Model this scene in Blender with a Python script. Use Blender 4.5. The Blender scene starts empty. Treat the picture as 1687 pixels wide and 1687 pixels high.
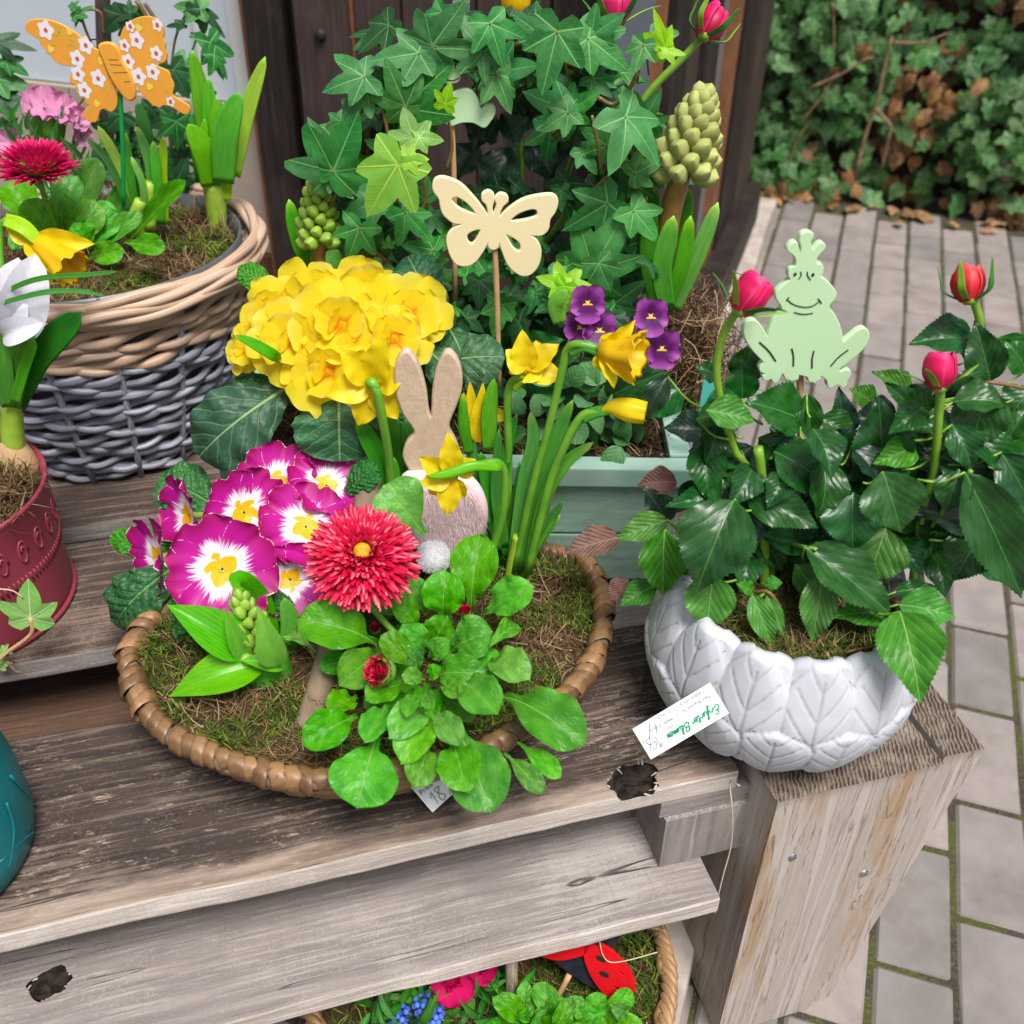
import bpy, bmesh, math, random
from mathutils import Vector as V, Matrix as Mx, noise as mnoise
import numpy as np
random.seed(11)
scene = bpy.context.scene
COL = scene.collection
# ------------------------------------------------------------------ camera
FPX = 1700.0
TH, ROLL, AZ = math.radians(36.5), math.radians(-1.0), math.radians(73.9)
CAM = V((0, 0, 1.15))
F0 = V((math.cos(AZ), math.sin(AZ), 0)); R0 = V((math.sin(AZ), -math.cos(AZ), 0)); UP = V((0, 0, 1))
FW = F0*math.cos(TH) - UP*math.sin(TH)
U0 = R0.cross(FW)
RT = R0*math.cos(ROLL) - U0*math.sin(ROLL)
UC = RT.cross(FW)
cd = bpy.data.cameras.new('camera'); cam = bpy.data.objects.new('camera', cd); COL.objects.link(cam)
m = Mx.Identity(4)
for i in range(3):
    m[i][0] = RT[i]; m[i][1] = UC[i]; m[i][2] = -FW[i]; m[i][3] = CAM[i]
cam.matrix_basis = m
cd.sensor_width = 36; cd.lens = 36*FPX/1687; cd.clip_start = .02; cd.clip_end = 200
cd.dof.use_dof = True; cd.dof.focus_distance = 1.02; cd.dof.aperture_fstop = 6.0
scene.camera = cam
# ------------------------------------------------------------------ light
w = bpy.data.worlds.new('World'); scene.world = w; w.use_nodes = True
wn = w.node_tree; bg = wn.nodes['Background']
sky = wn.nodes.new('ShaderNodeTexSky'); sky.sky_type = 'NISHITA'; sky.sun_disc = False
SE, SA = math.radians(64), math.radians(-80)      # elevation, azimuth (ccw from +X)
sky.sun_elevation = SE; sky.sun_rotation = math.pi/2 - SA
sky.air_density = 1.0; sky.dust_density = 3.0; sky.ozone_density = 1.0
hsv = wn.nodes.new('ShaderNodeHueSaturation'); hsv.inputs['Saturation'].default_value = .50   # overcast: the sky is nearly grey
wn.links.new(sky.outputs[0], hsv.inputs['Color']); wn.links.new(hsv.outputs[0], bg.inputs[0]); bg.inputs[1].default_value = 0.076
sd = bpy.data.lights.new('sun', 'SUN'); sd.energy = 2.9; sd.angle = math.radians(24); sd.color = (1, .965, .925)
sun = bpy.data.objects.new('sun', sd); COL.objects.link(sun)
sun.rotation_euler = V((math.cos(SE)*math.cos(SA), math.cos(SE)*math.sin(SA), math.sin(SE))).to_track_quat('Z', 'Y').to_euler()
vs = scene.view_settings; vs.view_transform = 'Standard'; vs.look = 'None'; vs.gamma = 1; vs.use_curve_mapping = False
vs.exposure = 0.72
scene.render.engine = 'CYCLES'
scene.cycles.max_bounces = 8; scene.cycles.transmission_bounces = 4; scene.cycles.caustics_reflective = False
scene.cycles.use_denoising = True
# ------------------------------------------------------------------ pixel -> place (photo pixels, 1687 frame)
def ray(px, py): return FW + RT*((px-843.5)/FPX) - UC*((py-843.5)/FPX)
def Z(px, py, z): r = ray(px, py); return CAM + r*((z-CAM.z)/r.z)          # on a level plane
def G(px, py, d): r = ray(px, py); return CAM + r*(d/r.dot(F0))            # on an upright plane at ground distance d
def PL(px, py, o, n): r = ray(px, py); return CAM + r*((o-CAM).dot(n)/r.dot(n))
def proj(p):
    v = V(p)-CAM; zc = v.dot(FW); return 843.5+FPX*v.dot(RT)/zc, 843.5-FPX*v.dot(UC)/zc, zc
AP = math.radians(56.3)
PD = V((math.cos(AP), math.sin(AP), 0)); QD = V((math.sin(AP), -math.cos(AP), 0))   # paving direction and its right
GS, GZ = 1.05, -.0575        # the paving lies this far below the bench's own zero
def PQ(p, q, z=0): return PD*(p*GS) + QD*(q*GS) + UP*(z*GS+GZ)
# ------------------------------------------------------------------ node helpers
def nd(nt, typ, ins=None, **kw):
    n = nt.nodes.new('ShaderNode'+typ)
    for k, v in kw.items(): setattr(n, k, v)
    for k, v in (ins or {}).items():
        s = n.inputs[k]
        if isinstance(v, bpy.types.NodeSocket): nt.links.new(v, s)
        else: s.default_value = v
    return n
def mt(nt, op, a, b=None, c=None, clamp=False):
    ins = {0: a}
    if b is not None: ins[1] = b
    if c is not None: ins[2] = c
    return nd(nt, 'Math', ins, operation=op, use_clamp=clamp).outputs[0]
def c4(c): return (c[0], c[1], c[2], 1)
def mixc(nt, f, a, b, bt='MIX'):
    n = nd(nt, 'Mix', data_type='RGBA', blend_type=bt)
    for k, v in ((0, f), (6, a), (7, b)):
        if isinstance(v, bpy.types.NodeSocket): nt.links.new(v, n.inputs[k])
        else: n.inputs[k].default_value = v if k == 0 else c4(v)
    return n.outputs[2]
def sstep(nt, x, lo, hi, o0=0., o1=1.):
    n = nd(nt, 'MapRange', {0: x, 1: lo, 2: hi, 3: o0, 4: o1}, interpolation_type='SMOOTHSTEP'); return n.outputs[0]
def nois(nt, vec, scale, detail=4, rough=.55, dist=0, w=None):
    n = nd(nt, 'TexNoise', {'Vector': vec, 'Scale': scale, 'Detail': detail, 'Roughness': rough, 'Distortion': dist}, noise_dimensions='4D' if w is not None else '3D')
    if w is not None: nt.links.new(w, n.inputs['W'])
    return n.outputs[0]
def mapv(nt, vec, scale=(1, 1, 1), rot=(0, 0, 0), loc=(0, 0, 0)):
    return nd(nt, 'Mapping', {'Vector': vec, 'Location': loc, 'Rotation': rot, 'Scale': scale}).outputs[0]
def newmat(name):
    mm = bpy.data.materials.new(name); mm.use_nodes = True; nt = mm.node_tree; nt.nodes.clear()
    return mm, nt
def finish(nt, col, rough=.5, spec=.5, bump=None, bs=.3, bd=.002, tl=0, tlc=None, coat=0, sheen=0, metal=0, sss=0):
    ins = {'Base Color': col if isinstance(col, bpy.types.NodeSocket) else c4(col), 'Roughness': rough, 'Specular IOR Level': spec, 'Coat Weight': coat, 'Metallic': metal, 'Sheen Weight': sheen}
    p = nd(nt, 'BsdfPrincipled', ins)
    nrm = None
    if bump is not None:
        nrm = nd(nt, 'Bump', {'Height': bump, 'Strength': bs, 'Distance': bd}).outputs[0]
        nt.links.new(nrm, p.inputs['Normal'])
    sh = p.outputs[0]
    if tl:
        t = nd(nt, 'BsdfTranslucent', {0: tlc if isinstance(tlc, bpy.types.NodeSocket) else (c4(tlc) if tlc else col)})
        sh = nd(nt, 'MixShader', {0: tl, 1: sh, 2: t.outputs[0]}).outputs[0]
    o = nd(nt, 'OutputMaterial'); nt.links.new(sh, o.inputs[0])
def rnd(nt, island=False):
    return nd(nt, 'NewGeometry').outputs['Random Per Island'] if island else nd(nt, 'ObjectInfo').outputs['Random']
def objc(nt): return nd(nt, 'TexCoord').outputs['Object']
def geop(nt): return nd(nt, 'NewGeometry').outputs['Position']
# ------------------------------------------------------------------ materials
def leaf_mat(name, c1, c2, vein, kind='pin', n=7, k=.9, rough=.38, bs=.35, tl=.18, pucker=0, vw=.02, lat=.5, island=False, spec=.3, edge=None, wet=0.0, vary=.45):
    mm, nt = newmat(name)
    uv = nd(nt, 'UVMap').outputs[0]; s = nd(nt, 'SeparateXYZ', {0: uv}); x = mt(nt, 'SUBTRACT', s.outputs[0], .5); y = s.outputs[1]
    r = rnd(nt, island); rw = mt(nt, 'MULTIPLY', r, 37.)
    ax = mt(nt, 'ABSOLUTE', x)
    if kind == 'pin':
        wv = mt(nt, 'MULTIPLY_ADD', y, -vw*.7, vw)
        mid = sstep(nt, mt(nt, 'DIVIDE', ax, wv), 1.0, .3)
        wob = nois(nt, uv, 6, 1, w=rw)
        ph = mt(nt, 'ADD', mt(nt, 'SUBTRACT', mt(nt, 'MULTIPLY', y, float(n)), mt(nt, 'MULTIPLY', ax, k*n)), mt(nt, 'MULTIPLY', wob, .6))
        fr = mt(nt, 'ABSOLUTE', mt(nt, 'SUBTRACT', mt(nt, 'FRACT', ph), .5))
        la = sstep(nt, fr, .12, .0)
        mask = mt(nt, 'MAXIMUM', mid, mt(nt, 'MULTIPLY', la, lat))
        ridge = fr
    elif kind == 'ivy':
        px = mt(nt, 'MULTIPLY', x, 2.); py = mt(nt, 'MULTIPLY', mt(nt, 'SUBTRACT', y, .5), 2.)
        best = None
        for a in (0, 50, -50, 112, -112):
            dx, dy = math.sin(math.radians(a)), math.cos(math.radians(a))
            al = mt(nt, 'ADD', mt(nt, 'MULTIPLY', px, dx), mt(nt, 'MULTIPLY', py, dy))
            pe = mt(nt, 'ABSOLUTE', mt(nt, 'SUBTRACT', mt(nt, 'MULTIPLY', px, dy), mt(nt, 'MULTIPLY', py, dx)))
            wd = mt(nt, 'MULTIPLY_ADD', al, -.02, .026)
            mm_ = mt(nt, 'MULTIPLY', sstep(nt, mt(nt, 'DIVIDE', pe, wd), 1., .2), sstep(nt, al, -.02, .02))
            ph = mt(nt, 'SUBTRACT', mt(nt, 'MULTIPLY', al, 7.), mt(nt, 'MULTIPLY', pe, 6.))
            fr = mt(nt, 'ABSOLUTE', mt(nt, 'SUBTRACT', mt(nt, 'FRACT', ph), .5))
            lt = mt(nt, 'MULTIPLY', mt(nt, 'MULTIPLY', sstep(nt, fr, .1, .0), sstep(nt, pe, .24, .1)), mt(nt, 'MULTIPLY', sstep(nt, al, .1, .2), .20))
            mm_ = mt(nt, 'MAXIMUM', mm_, lt)
            best = mm_ if best is None else mt(nt, 'MAXIMUM', best, mm_)
        mask = best; ridge = mask
    else:   # parallel
        ph = mt(nt, 'SINE', mt(nt, 'MULTIPLY', x, 70.)); mask = sstep(nt, ph, .3, 1.0); mask = mt(nt, 'MULTIPLY', mask, lat); ridge = mask
    nv = nois(nt, uv, 5, 3, w=rw)
    col = mixc(nt, sstep(nt, nv, .35, .65), c1, c2)
    if edge:
        col = mixc(nt, sstep(nt, y, edge[0], edge[1]), col, edge[2])
    hs = nd(nt, 'HueSaturation', {'Hue': mt(nt, 'MULTIPLY_ADD', mt(nt, 'FRACT', mt(nt, 'MULTIPLY', r, 7.3)), -.03, .515), 'Saturation': mt(nt, 'MULTIPLY_ADD', mt(nt, 'FRACT', mt(nt, 'MULTIPLY', r, 13.7)), .2, .9), 'Value': mt(nt, 'MULTIPLY_ADD', r, vary, 1-vary/2), 'Color': col})
    col = mixc(nt, mask, hs.outputs[0], vein)
    bp = mt(nt, 'MULTIPLY', mask, -1.)
    if kind == 'pin':
        bp = mt(nt, 'ADD', bp, mt(nt, 'MULTIPLY', ridge, 1.0))
    if pucker:
        vo = nd(nt, 'TexVoronoi', {'Vector': mapv(nt, uv, (1, 1, 1)), 'Scale': 17.}, feature='SMOOTH_F1').outputs[0]
        bp = mt(nt, 'ADD', bp, mt(nt, 'MULTIPLY', mt(nt, 'SUBTRACT', 1., vo), pucker))
    bp = mt(nt, 'ADD', bp, mt(nt, 'MULTIPLY', nois(nt, uv, 25, 2), .35))
    tc = nd(nt, 'HueSaturation', {'Hue': .485, 'Saturation': 1.1, 'Value': 2.2, 'Color': col}).outputs[0]
    ro = mt(nt, 'MULTIPLY_ADD', nois(nt, uv, 9, 3, w=rw), .25, rough-.1)
    finish(nt, col, ro, spec, bp, bs, .0025, tl, tc)
    return mm
ML = {}
ML['ivy'] = leaf_mat('ivy_leaf', (.024, .16, .030), (.055, .25, .055), (.17, .42, .13), 'ivy', rough=.5, bs=.3, spec=.35)
ML['ivydark'] = leaf_mat('ivy_leaf_dark', (.014, .07, .02), (.024, .10, .028), (.08, .2, .08), 'ivy', rough=.45, spec=.4)
ML['ivylime'] = leaf_mat('ivy_leaf_young', (.28, .55, .02), (.22, .48, .02), (.45, .68, .08), 'ivy', rough=.42, tl=.3, vary=.2)
ML['ivyvar'] = leaf_mat('ivy_leaf_pale', (.2, .45, .09), (.28, .5, .14), (.55, .7, .4), 'ivy', rough=.5, vary=.1)
ML['hedge'] = leaf_mat('hedge_leaf', (.028, .10, .022), (.10, .22, .07), (.19, .31, .14), 'ivy', rough=.5, bs=.2, tl=.1, vary=1.0)
ML['hedges'] = leaf_mat('hedge_leaf_mass', (.028, .10, .022), (.09, .20, .065), (.19, .31, .14), 'ivy', rough=.5, bs=.2, tl=.1, vary=1.1, island=True)
ML['dead'] = leaf_mat('dead_leaf', (.30, .15, .06), (.40, .23, .11), (.3, .16, .07), 'ivy', rough=.7, tl=.15, vary=.7)
ML['rose'] = leaf_mat('rose_leaf', (.007, .060, .009), (.016, .098, .014), (.08, .22, .06), 'pin', n=6, k=1.1, rough=.28, bs=.18, tl=.10, vw=.016, lat=.14, spec=.38)
ML['rosey'] = leaf_mat('rose_leaf_young', (.04, .18, .018), (.065, .235, .026), (.25, .42, .12), 'pin', n=6, k=1.1, rough=.36, bs=.35, tl=.2, vw=.02, lat=.3, vary=.3)
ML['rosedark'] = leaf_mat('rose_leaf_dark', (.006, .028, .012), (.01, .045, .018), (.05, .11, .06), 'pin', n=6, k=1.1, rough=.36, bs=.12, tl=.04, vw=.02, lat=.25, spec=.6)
ML['rosebrown'] = leaf_mat('rose_leaf_brown', (.20, .10, .08), (.15, .06, .05), (.4, .25, .2), 'pin', n=8, rough=.55, bs=.5, tl=.1, vary=.2)
ML['bellis'] = leaf_mat('daisy_leaf', (.052, .235, .014), (.095, .33, .022), (.19, .42, .08), 'pin', n=5, k=.7, rough=.36, bs=.5, tl=.2, vw=.03, lat=.06, pucker=.5, vary=.5)
ML['prim'] = leaf_mat('primrose_leaf', (.016, .105, .022), (.03, .15, .03), (.10, .26, .07), 'pin', n=8, k=.6, rough=.36, bs=.9, tl=.08, vw=.05, lat=.25, pucker=1.3, vary=.4)
ML['primlight'] = leaf_mat('primrose_leaf_young', (.06, .26, .03), (.08, .30, .04), (.2, .42, .1), 'pin', n=8, k=.6, rough=.36, bs=.9, tl=.15, vw=.05, lat=.3, pucker=1.2, vary=.2)
ML['primy'] = leaf_mat('primrose_leaf_grey', (.018, .08, .032), (.03, .11, .045), (.22, .36, .16), 'pin', n=6, k=.8, rough=.42, bs=.6, tl=.08, vw=.035, lat=.3, pucker=.6, vary=.3)
ML['strap'] = leaf_mat('bulb_leaf', (.055, .26, .02), (.08, .32, .03), (.12, .38, .05), 'par', rough=.32, bs=.12, tl=.18, lat=.5, vary=.35, edge=(.82, 1.0, (.25, .5, .05)))
ML['strapd'] = leaf_mat('bulb_leaf_deep', (.03, .16, .018), (.045, .21, .02), (.07, .26, .04), 'par', rough=.34, bs=.12, tl=.15, lat=.5, vary=.4)
ML['strapy'] = leaf_mat('bulb_leaf_yellowish', (.30, .52, .02), (.38, .58, .03), (.45, .62, .1), 'par', rough=.34, bs=.12, tl=.2, lat=.4, vary=.15)
ML['hyleaf'] = leaf_mat('hyacinth_leaf', (.085, .34, .012), (.12, .41, .018), (.16, .46, .03), 'par', rough=.28, bs=.1, tl=.22, lat=.4, vary=.2)
ML['viola'] = leaf_mat('viola_leaf', (.06, .19, .06), (.08, .23, .07), (.15, .3, .12), 'pin', n=5, rough=.5, bs=.25, tl=.15, lat=.1, vary=.4)

def simple(name, c1, c2, scale=40, rough=.5, spec=.5, bs=.2, bd=.001, stretch=(1, 1, 1), tl=0, vary=0, island=False, detail=5, lo=.35, hi=.65, coat=0, metal=0):
    mm, nt = newmat(name)
    v = mapv(nt, objc(nt), stretch); n1 = nois(nt, v, scale, detail)
    col = mixc(nt, sstep(nt, n1, lo, hi), c1, c2)
    if vary:
        r = rnd(nt, island)
        col = nd(nt, 'HueSaturation', {'Hue': .5, 'Saturation': 1., 'Value': mt(nt, 'MULTIPLY_ADD', r, vary, 1-vary/2), 'Color': col}).outputs[0]
    finish(nt, col, rough, spec, n1, bs, bd, tl, col if tl else None, coat=coat, metal=metal)
    return mm
ML['stem'] = simple('stem_green', (.10, .30, .02), (.16, .40, .03), 30, .4, tl=.08)
ML['stemlight'] = simple('stem_pale', (.28, .45, .03), (.36, .55, .06), 30, .4, tl=.08)
ML['stemrose'] = simple('rose_stem', (.14, .30, .02), (.2, .38, .03), 40, .4)
ML['stemred'] = simple('red_stem', (.2, .07, .03), (.14, .1, .03), 60, .45)
ML['twig'] = simple('twig_bark', (.16, .09, .05), (.28, .18, .1), 60, .75, stretch=(1, 1, 1))
ML['stick'] = simple('stick_wood', (.55, .33, .17), (.45, .26, .13), 60, .6)
ML['hybud'] = simple('hyacinth_bud', (.36, .40, .10), (.48, .50, .18), 60, .5, spec=.3, bs=.25, tl=.1, vary=.3)
ML['hybudg'] = simple('hyacinth_bud_green', (.24, .42, .04), (.32, .48, .07), 35, .4, tl=.1, vary=.2)
ML['hystem'] = simple('hyacinth_stem', (.28, .14, .03), (.36, .2, .05), 40, .4)
ML['yellow'] = simple('daffodil_yellow', (.90, .72, .008), (.88, .66, .006), 25, .45, tl=.38, vary=.12)
ML['gold'] = simple('daffodil_gold', (.90, .60, .003), (.86, .55, .003), 25, .45, tl=.35)
ML['white'] = simple('white_petal', (.80, .80, .84), (.72, .72, .8), 20, .45, tl=.25)
ML['pinkp'] = simple('pale_pink_petal', (.72, .32, .52), (.62, .22, .42), 25, .5, tl=.25, vary=.2)
ML['rosered'] = simple('rose_petal', (.72, .010, .11), (.60, .006, .08), 20, .42, tl=.15, vary=.25)
ML['roseredb'] = simple('rose_petal_scarlet', (.75, .03, .035), (.62, .02, .03), 20, .42, tl=.15, vary=.2)
ML['fuch'] = simple('fuchsia_petal', (.74, .012, .17), (.64, .010, .13), 20, .45, tl=.25, vary=.2)
ML['blue'] = simple('muscari_blue', (.06, .14, .62), (.1, .22, .7), 50, .5, vary=.5)
ML['black'] = simple('black_line', (.008, .012, .008), (.012, .012, .01), 30, .6)
ML['grn_wire'] = simple('green_wire', (.0, .30, .06), (.0, .26, .05), 30, .3)
ML['thread'] = simple('pale_thread', (.6, .5, .38), (.5, .4, .3), 80, .7)
def uvmat(name, fn, **kw):
    mm, nt = newmat(name); uv = nd(nt, 'UVMap').outputs[0]; s = nd(nt, 'SeparateXYZ', {0: uv})
    fn(nt, uv, s.outputs[0], s.outputs[1], kw); return mm
def f_pink(nt, uv, x, y, kw):       # magenta primrose petal: yellow star, white flare, magenta, white picotee
    r = rnd(nt); rw = mt(nt, 'MULTIPLY', r, 29.)
    ax = mt(nt, 'ABSOLUTE', mt(nt, 'SUBTRACT', x, .5))
    st = nois(nt, mapv(nt, uv, (26, 2.2, 1)), 1., 3, w=rw)
    yb = mt(nt, 'MULTIPLY_ADD', ax, -.50, .27)
    ye = sstep(nt, mt(nt, 'SUBTRACT', y, mt(nt, 'MULTIPLY_ADD', st, .05, yb)), .03, -.01)
    wl = mt(nt, 'ADD', mt(nt, 'MULTIPLY_ADD', ax, -.60, .24), mt(nt, 'MULTIPLY', st, .62))
    wh = sstep(nt, mt(nt, 'SUBTRACT', y, wl), .07, -.10)
    mg = mixc(nt, sstep(nt, y, .55, 1.), (.50, .006, .28), (.34, .003, .11))
    col = mixc(nt, wh, mg, (.88, .80, .90))
    col = mixc(nt, ye, col, (.85, .48, .004))
    ed = mt(nt, 'MAXIMUM', sstep(nt, y, .972, .992), sstep(nt, ax, .488, .496))
    dash = sstep(nt, nois(nt, mapv(nt, uv, (9, 9, 1)), 1., 2, w=rw), .47, .55)
    col = mixc(nt, mt(nt, 'MULTIPLY', ed, dash), col, (.85, .72, .8))
    finish(nt, col, .42, .4, st, .12, .002, .22, col)
ML['pinkprim'] = uvmat('magenta_primrose_petal', f_pink)
def f_yel(nt, uv, x, y, kw):
    r = rnd(nt)
    n1 = nois(nt, uv, 4, 2, w=mt(nt, 'MULTIPLY', r, 17.))
    col = mixc(nt, sstep(nt, mt(nt, 'ADD', y, mt(nt, 'MULTIPLY', n1, .3)), .26, .48), (.90, .42, .006), (.90, .74, .022))
    col = mixc(nt, mt(nt, 'MULTIPLY', sstep(nt, y, .7, 1.1), mt(nt, 'MULTIPLY', r, 1.0)), col, (.92, .82, .22))
    finish(nt, col, .6, .25, n1, .15, .002, .55, col)
ML['yelprim'] = uvmat('double_yellow_petal', f_yel)
def f_daisy(nt, uv, x, y, kw):
    ax = mt(nt, 'ABSOLUTE', mt(nt, 'SUBTRACT', x, .5)); r = rnd(nt, True)
    col = mixc(nt, sstep(nt, y, .1, .8), (.52, .003, .03), (.66, .007, .06))
    pale = mt(nt, 'MULTIPLY', sstep(nt, ax, .1, .35), sstep(nt, y, .45, .8))
    col = mixc(nt, mt(nt, 'MULTIPLY', mt(nt, 'SUBTRACT', 1., pale), mt(nt, 'MULTIPLY', sstep(nt, y, .55, .75), sstep(nt, r, .60, .85))), col, (.76, .17, .22))
    hs = nd(nt, 'HueSaturation', {'Hue': .5, 'Saturation': 1., 'Value': mt(nt, 'MULTIPLY_ADD', r, .5, .75), 'Color': col}).outputs[0]
    finish(nt, hs, .42, .4, None, tl=.2, tlc=hs)
ML['daisy'] = uvmat('red_daisy_petal', f_daisy)
def f_rose(nt, uv, x, y, kw):
    r = rnd(nt); ax = mt(nt, 'ABSOLUTE', mt(nt, 'SUBTRACT', x, .5)); st = nois(nt, mapv(nt, uv, (30, 2, 1)), 1., 3)
    e = mt(nt, 'MAXIMUM', sstep(nt, y, .82, 1.), sstep(nt, ax, .38, .5))
    col = mixc(nt, sstep(nt, y, .1, .9), kw['a'], kw['b']); col = mixc(nt, mt(nt, 'MULTIPLY', e, .55), col, kw['c']); col = mixc(nt, mt(nt, 'MULTIPLY', sstep(nt, st, .5, .7), .3), col, kw['a'])
    hs = nd(nt, 'HueSaturation', {'Hue': .5, 'Saturation': 1., 'Value': mt(nt, 'MULTIPLY_ADD', r, .45, .75), 'Color': col}).outputs[0]
    finish(nt, hs, .45, .35, st, .2, .001, .15, hs)
ML['rosered'] = uvmat('rose_petal_pink', f_rose, a=(.46, .004, .05), b=(.68, .008, .11), c=(.82, .06, .26))
ML['roseredb'] = uvmat('rose_petal_red', f_rose, a=(.52, .01, .02), b=(.70, .03, .04), c=(.80, .16, .14))
def f_viola(nt, uv, x, y, kw):
    st = nois(nt, mapv(nt, uv, (22, 1.5, 1)), 1., 2)
    col = mixc(nt, sstep(nt, y, .35, .9), (.10, .008, .11), (.34, .06, .36))
    col = mixc(nt, mt(nt, 'MULTIPLY', sstep(nt, st, .55, .65), sstep(nt, y, .7, .3)), col, (.04, .005, .1))
    col = mixc(nt, sstep(nt, y, .10, .06), col, (.8, .5, .05))
    finish(nt, col, .5, .3, st, .1, .001, .2, col)
ML['viopet'] = uvmat('viola_petal', f_viola)
# --- wood, stone, weave
def big_(nt, o, r): return nois(nt, o, 9., 4, .6, w=r)
def wood(name, base, dark, pale, axis=0, wear=None, cracks=True, rough=.8, saw=0, knots=0, bs=.5):
    """weathered board; grain runs along axis of the object's own coordinates"""
    mm, nt = newmat(name); o = objc(nt)
    sc = [80, 80, 80]; sc[axis] = 5
    r = mt(nt, 'MULTIPLY', rnd(nt), 23.)
    g1 = nois(nt, mapv(nt, o, tuple(sc)), 1., 6, .65, .6, w=r)
    sc2 = [260, 260, 260]; sc2[axis] = 9
    g2 = nois(nt, mapv(nt, o, tuple(sc2)), 1., 4, .7, w=r)
    big = nois(nt, o, 9., 4, .6, w=r)
    col = mixc(nt, sstep(nt, g1, .30, .72), dark, base)
    fl = nois(nt, o, 420., 3, .75, w=r); cr_ = [30, 30, 30]; cr_[axis] = 300; xs_ = nois(nt, mapv(nt, o, tuple(cr_)), 1., 3, .7, w=r)
    col = mixc(nt, mt(nt, 'MULTIPLY', sstep(nt, mt(nt, 'ADD', fl, mt(nt, 'MULTIPLY', big_(nt, o, r), .5)), .80, .92), .6), col, pale)
    col = mixc(nt, mt(nt, 'MULTIPLY', sstep(nt, xs_, .56, .72), .28), col, dark)
    blot = nois(nt, o, 5.5, 5, .65, w=r); col = mixc(nt, mt(nt, 'MULTIPLY', sstep(nt, blot, .55, .75), .6), col, dark)
    col = mixc(nt, mt(nt, 'MULTIPLY', sstep(nt, mt(nt, 'ADD', g2, mt(nt, 'MULTIPLY', big, .5)), .74, .9), .8), col, pale)
    col = mixc(nt, mt(nt, 'MULTIPLY', sstep(nt, big, .5, .8), .45), col, pale if not wear else dark)
    h = mt(nt, 'ADD', mt(nt, 'ADD', g1, mt(nt, 'MULTIPLY', g2, .6)), mt(nt, 'MULTIPLY', fl, .5))
    if saw:
        s3 = [60, 60, 60]; s3[axis] = 330.
        s_ = nois(nt, mapv(nt, o, (240 if axis == 0 else 6, 6 if axis == 0 else 240, 6)), 1., 3, .7)
        col = mixc(nt, mt(nt, 'MULTIPLY', sstep(nt, s_, .52, .72), saw), col, dark); h = mt(nt, 'ADD', h, mt(nt, 'MULTIPLY', s_, -.5))
    if wear:     # paint worn off towards an edge at coordinate wear=(axis, at, width)
        sx = nd(nt, 'SeparateXYZ', {0: o}).outputs[wear[0]]
        dd = mt(nt, 'ADD', mt(nt, 'MULTIPLY', mt(nt, 'SUBTRACT', sx, wear[1]), 1/wear[2]), mt(nt, 'MULTIPLY', mt(nt, 'SUBTRACT', nois(nt, mapv(nt, o, (8, 40, 40)), 1., 5, .7), .5), 2.4))
        col = mixc(nt, mt(nt, 'MULTIPLY', sstep(nt, dd, 1.0, .1), .85), col, mixc(nt, sstep(nt, g1, .35, .65), (.24, .17, .13), (.42, .33, .27)))
        sp = nois(nt, mapv(nt, o, (60, 260, 260)), 1., 5, .75, w=r)
        col = mixc(nt, mt(nt, 'MULTIPLY', sstep(nt, mt(nt, 'ADD', sp, mt(nt, 'MULTIPLY', big, .35)), .74, .84), .75), col, (.40, .31, .24))
    if cracks:
        s4 = [30, 30, 30]; s4[axis] = 1.4
        ck = nois(nt, mapv(nt, o, tuple(s4)), 1., 2, .5, .3, w=r)
        ln = sstep(nt, mt(nt, 'ABSOLUTE', mt(nt, 'SUBTRACT', ck, .5)), .006, .0)
        ln = mt(nt, 'MULTIPLY', ln, sstep(nt, big, .45, .6))
        col = mixc(nt, mt(nt, 'MULTIPLY', ln, .8), col, (.03, .022, .018)); h = mt(nt, 'SUBTRACT', h, mt(nt, 'MULTIPLY', ln, 1.5))
    if knots:
        vo = nd(nt, 'TexVoronoi', {'Vector': mapv(nt, o, tuple(3. if i == axis else 14. for i in range(3))), 'Scale': 1.}).outputs[0]
        kn = sstep(nt, vo, .12, .05); col = mixc(nt, mt(nt, 'MULTIPLY', kn, .7), col, (.10, .06, .03))
    finish(nt, col, rough, .3, h, min(1., bs*1.5), .002)
    return mm
ML['boardtop'] = wood('stained_board', (.066, .046, .038), (.034, .025, .022), (.18, .135, .105), 0, wear=(1, .558, .04))
ML['boardtop2'] = wood('stained_board_rear', (.085, .058, .048), (.045, .032, .027), (.24, .18, .14), 0)
ML['boardpale'] = wood('bare_board', (.60, .53, .47), (.38, .32, .275), (.72, .66, .60), 0, saw=.2)
ML['boardgrey'] = wood('grey_board', (.30, .262, .245), (.185, .158, .148), (.39, .35, .33), 0, saw=.22)
ML['boardbrown'] = wood('brown_board', (.11, .06, .04), (.075, .042, .028), (.15, .09, .06), 0)
ML['block'] = wood('block_wood', (.30, .26, .24), (.18, .15, .14), (.40, .36, .34), 2)
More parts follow.
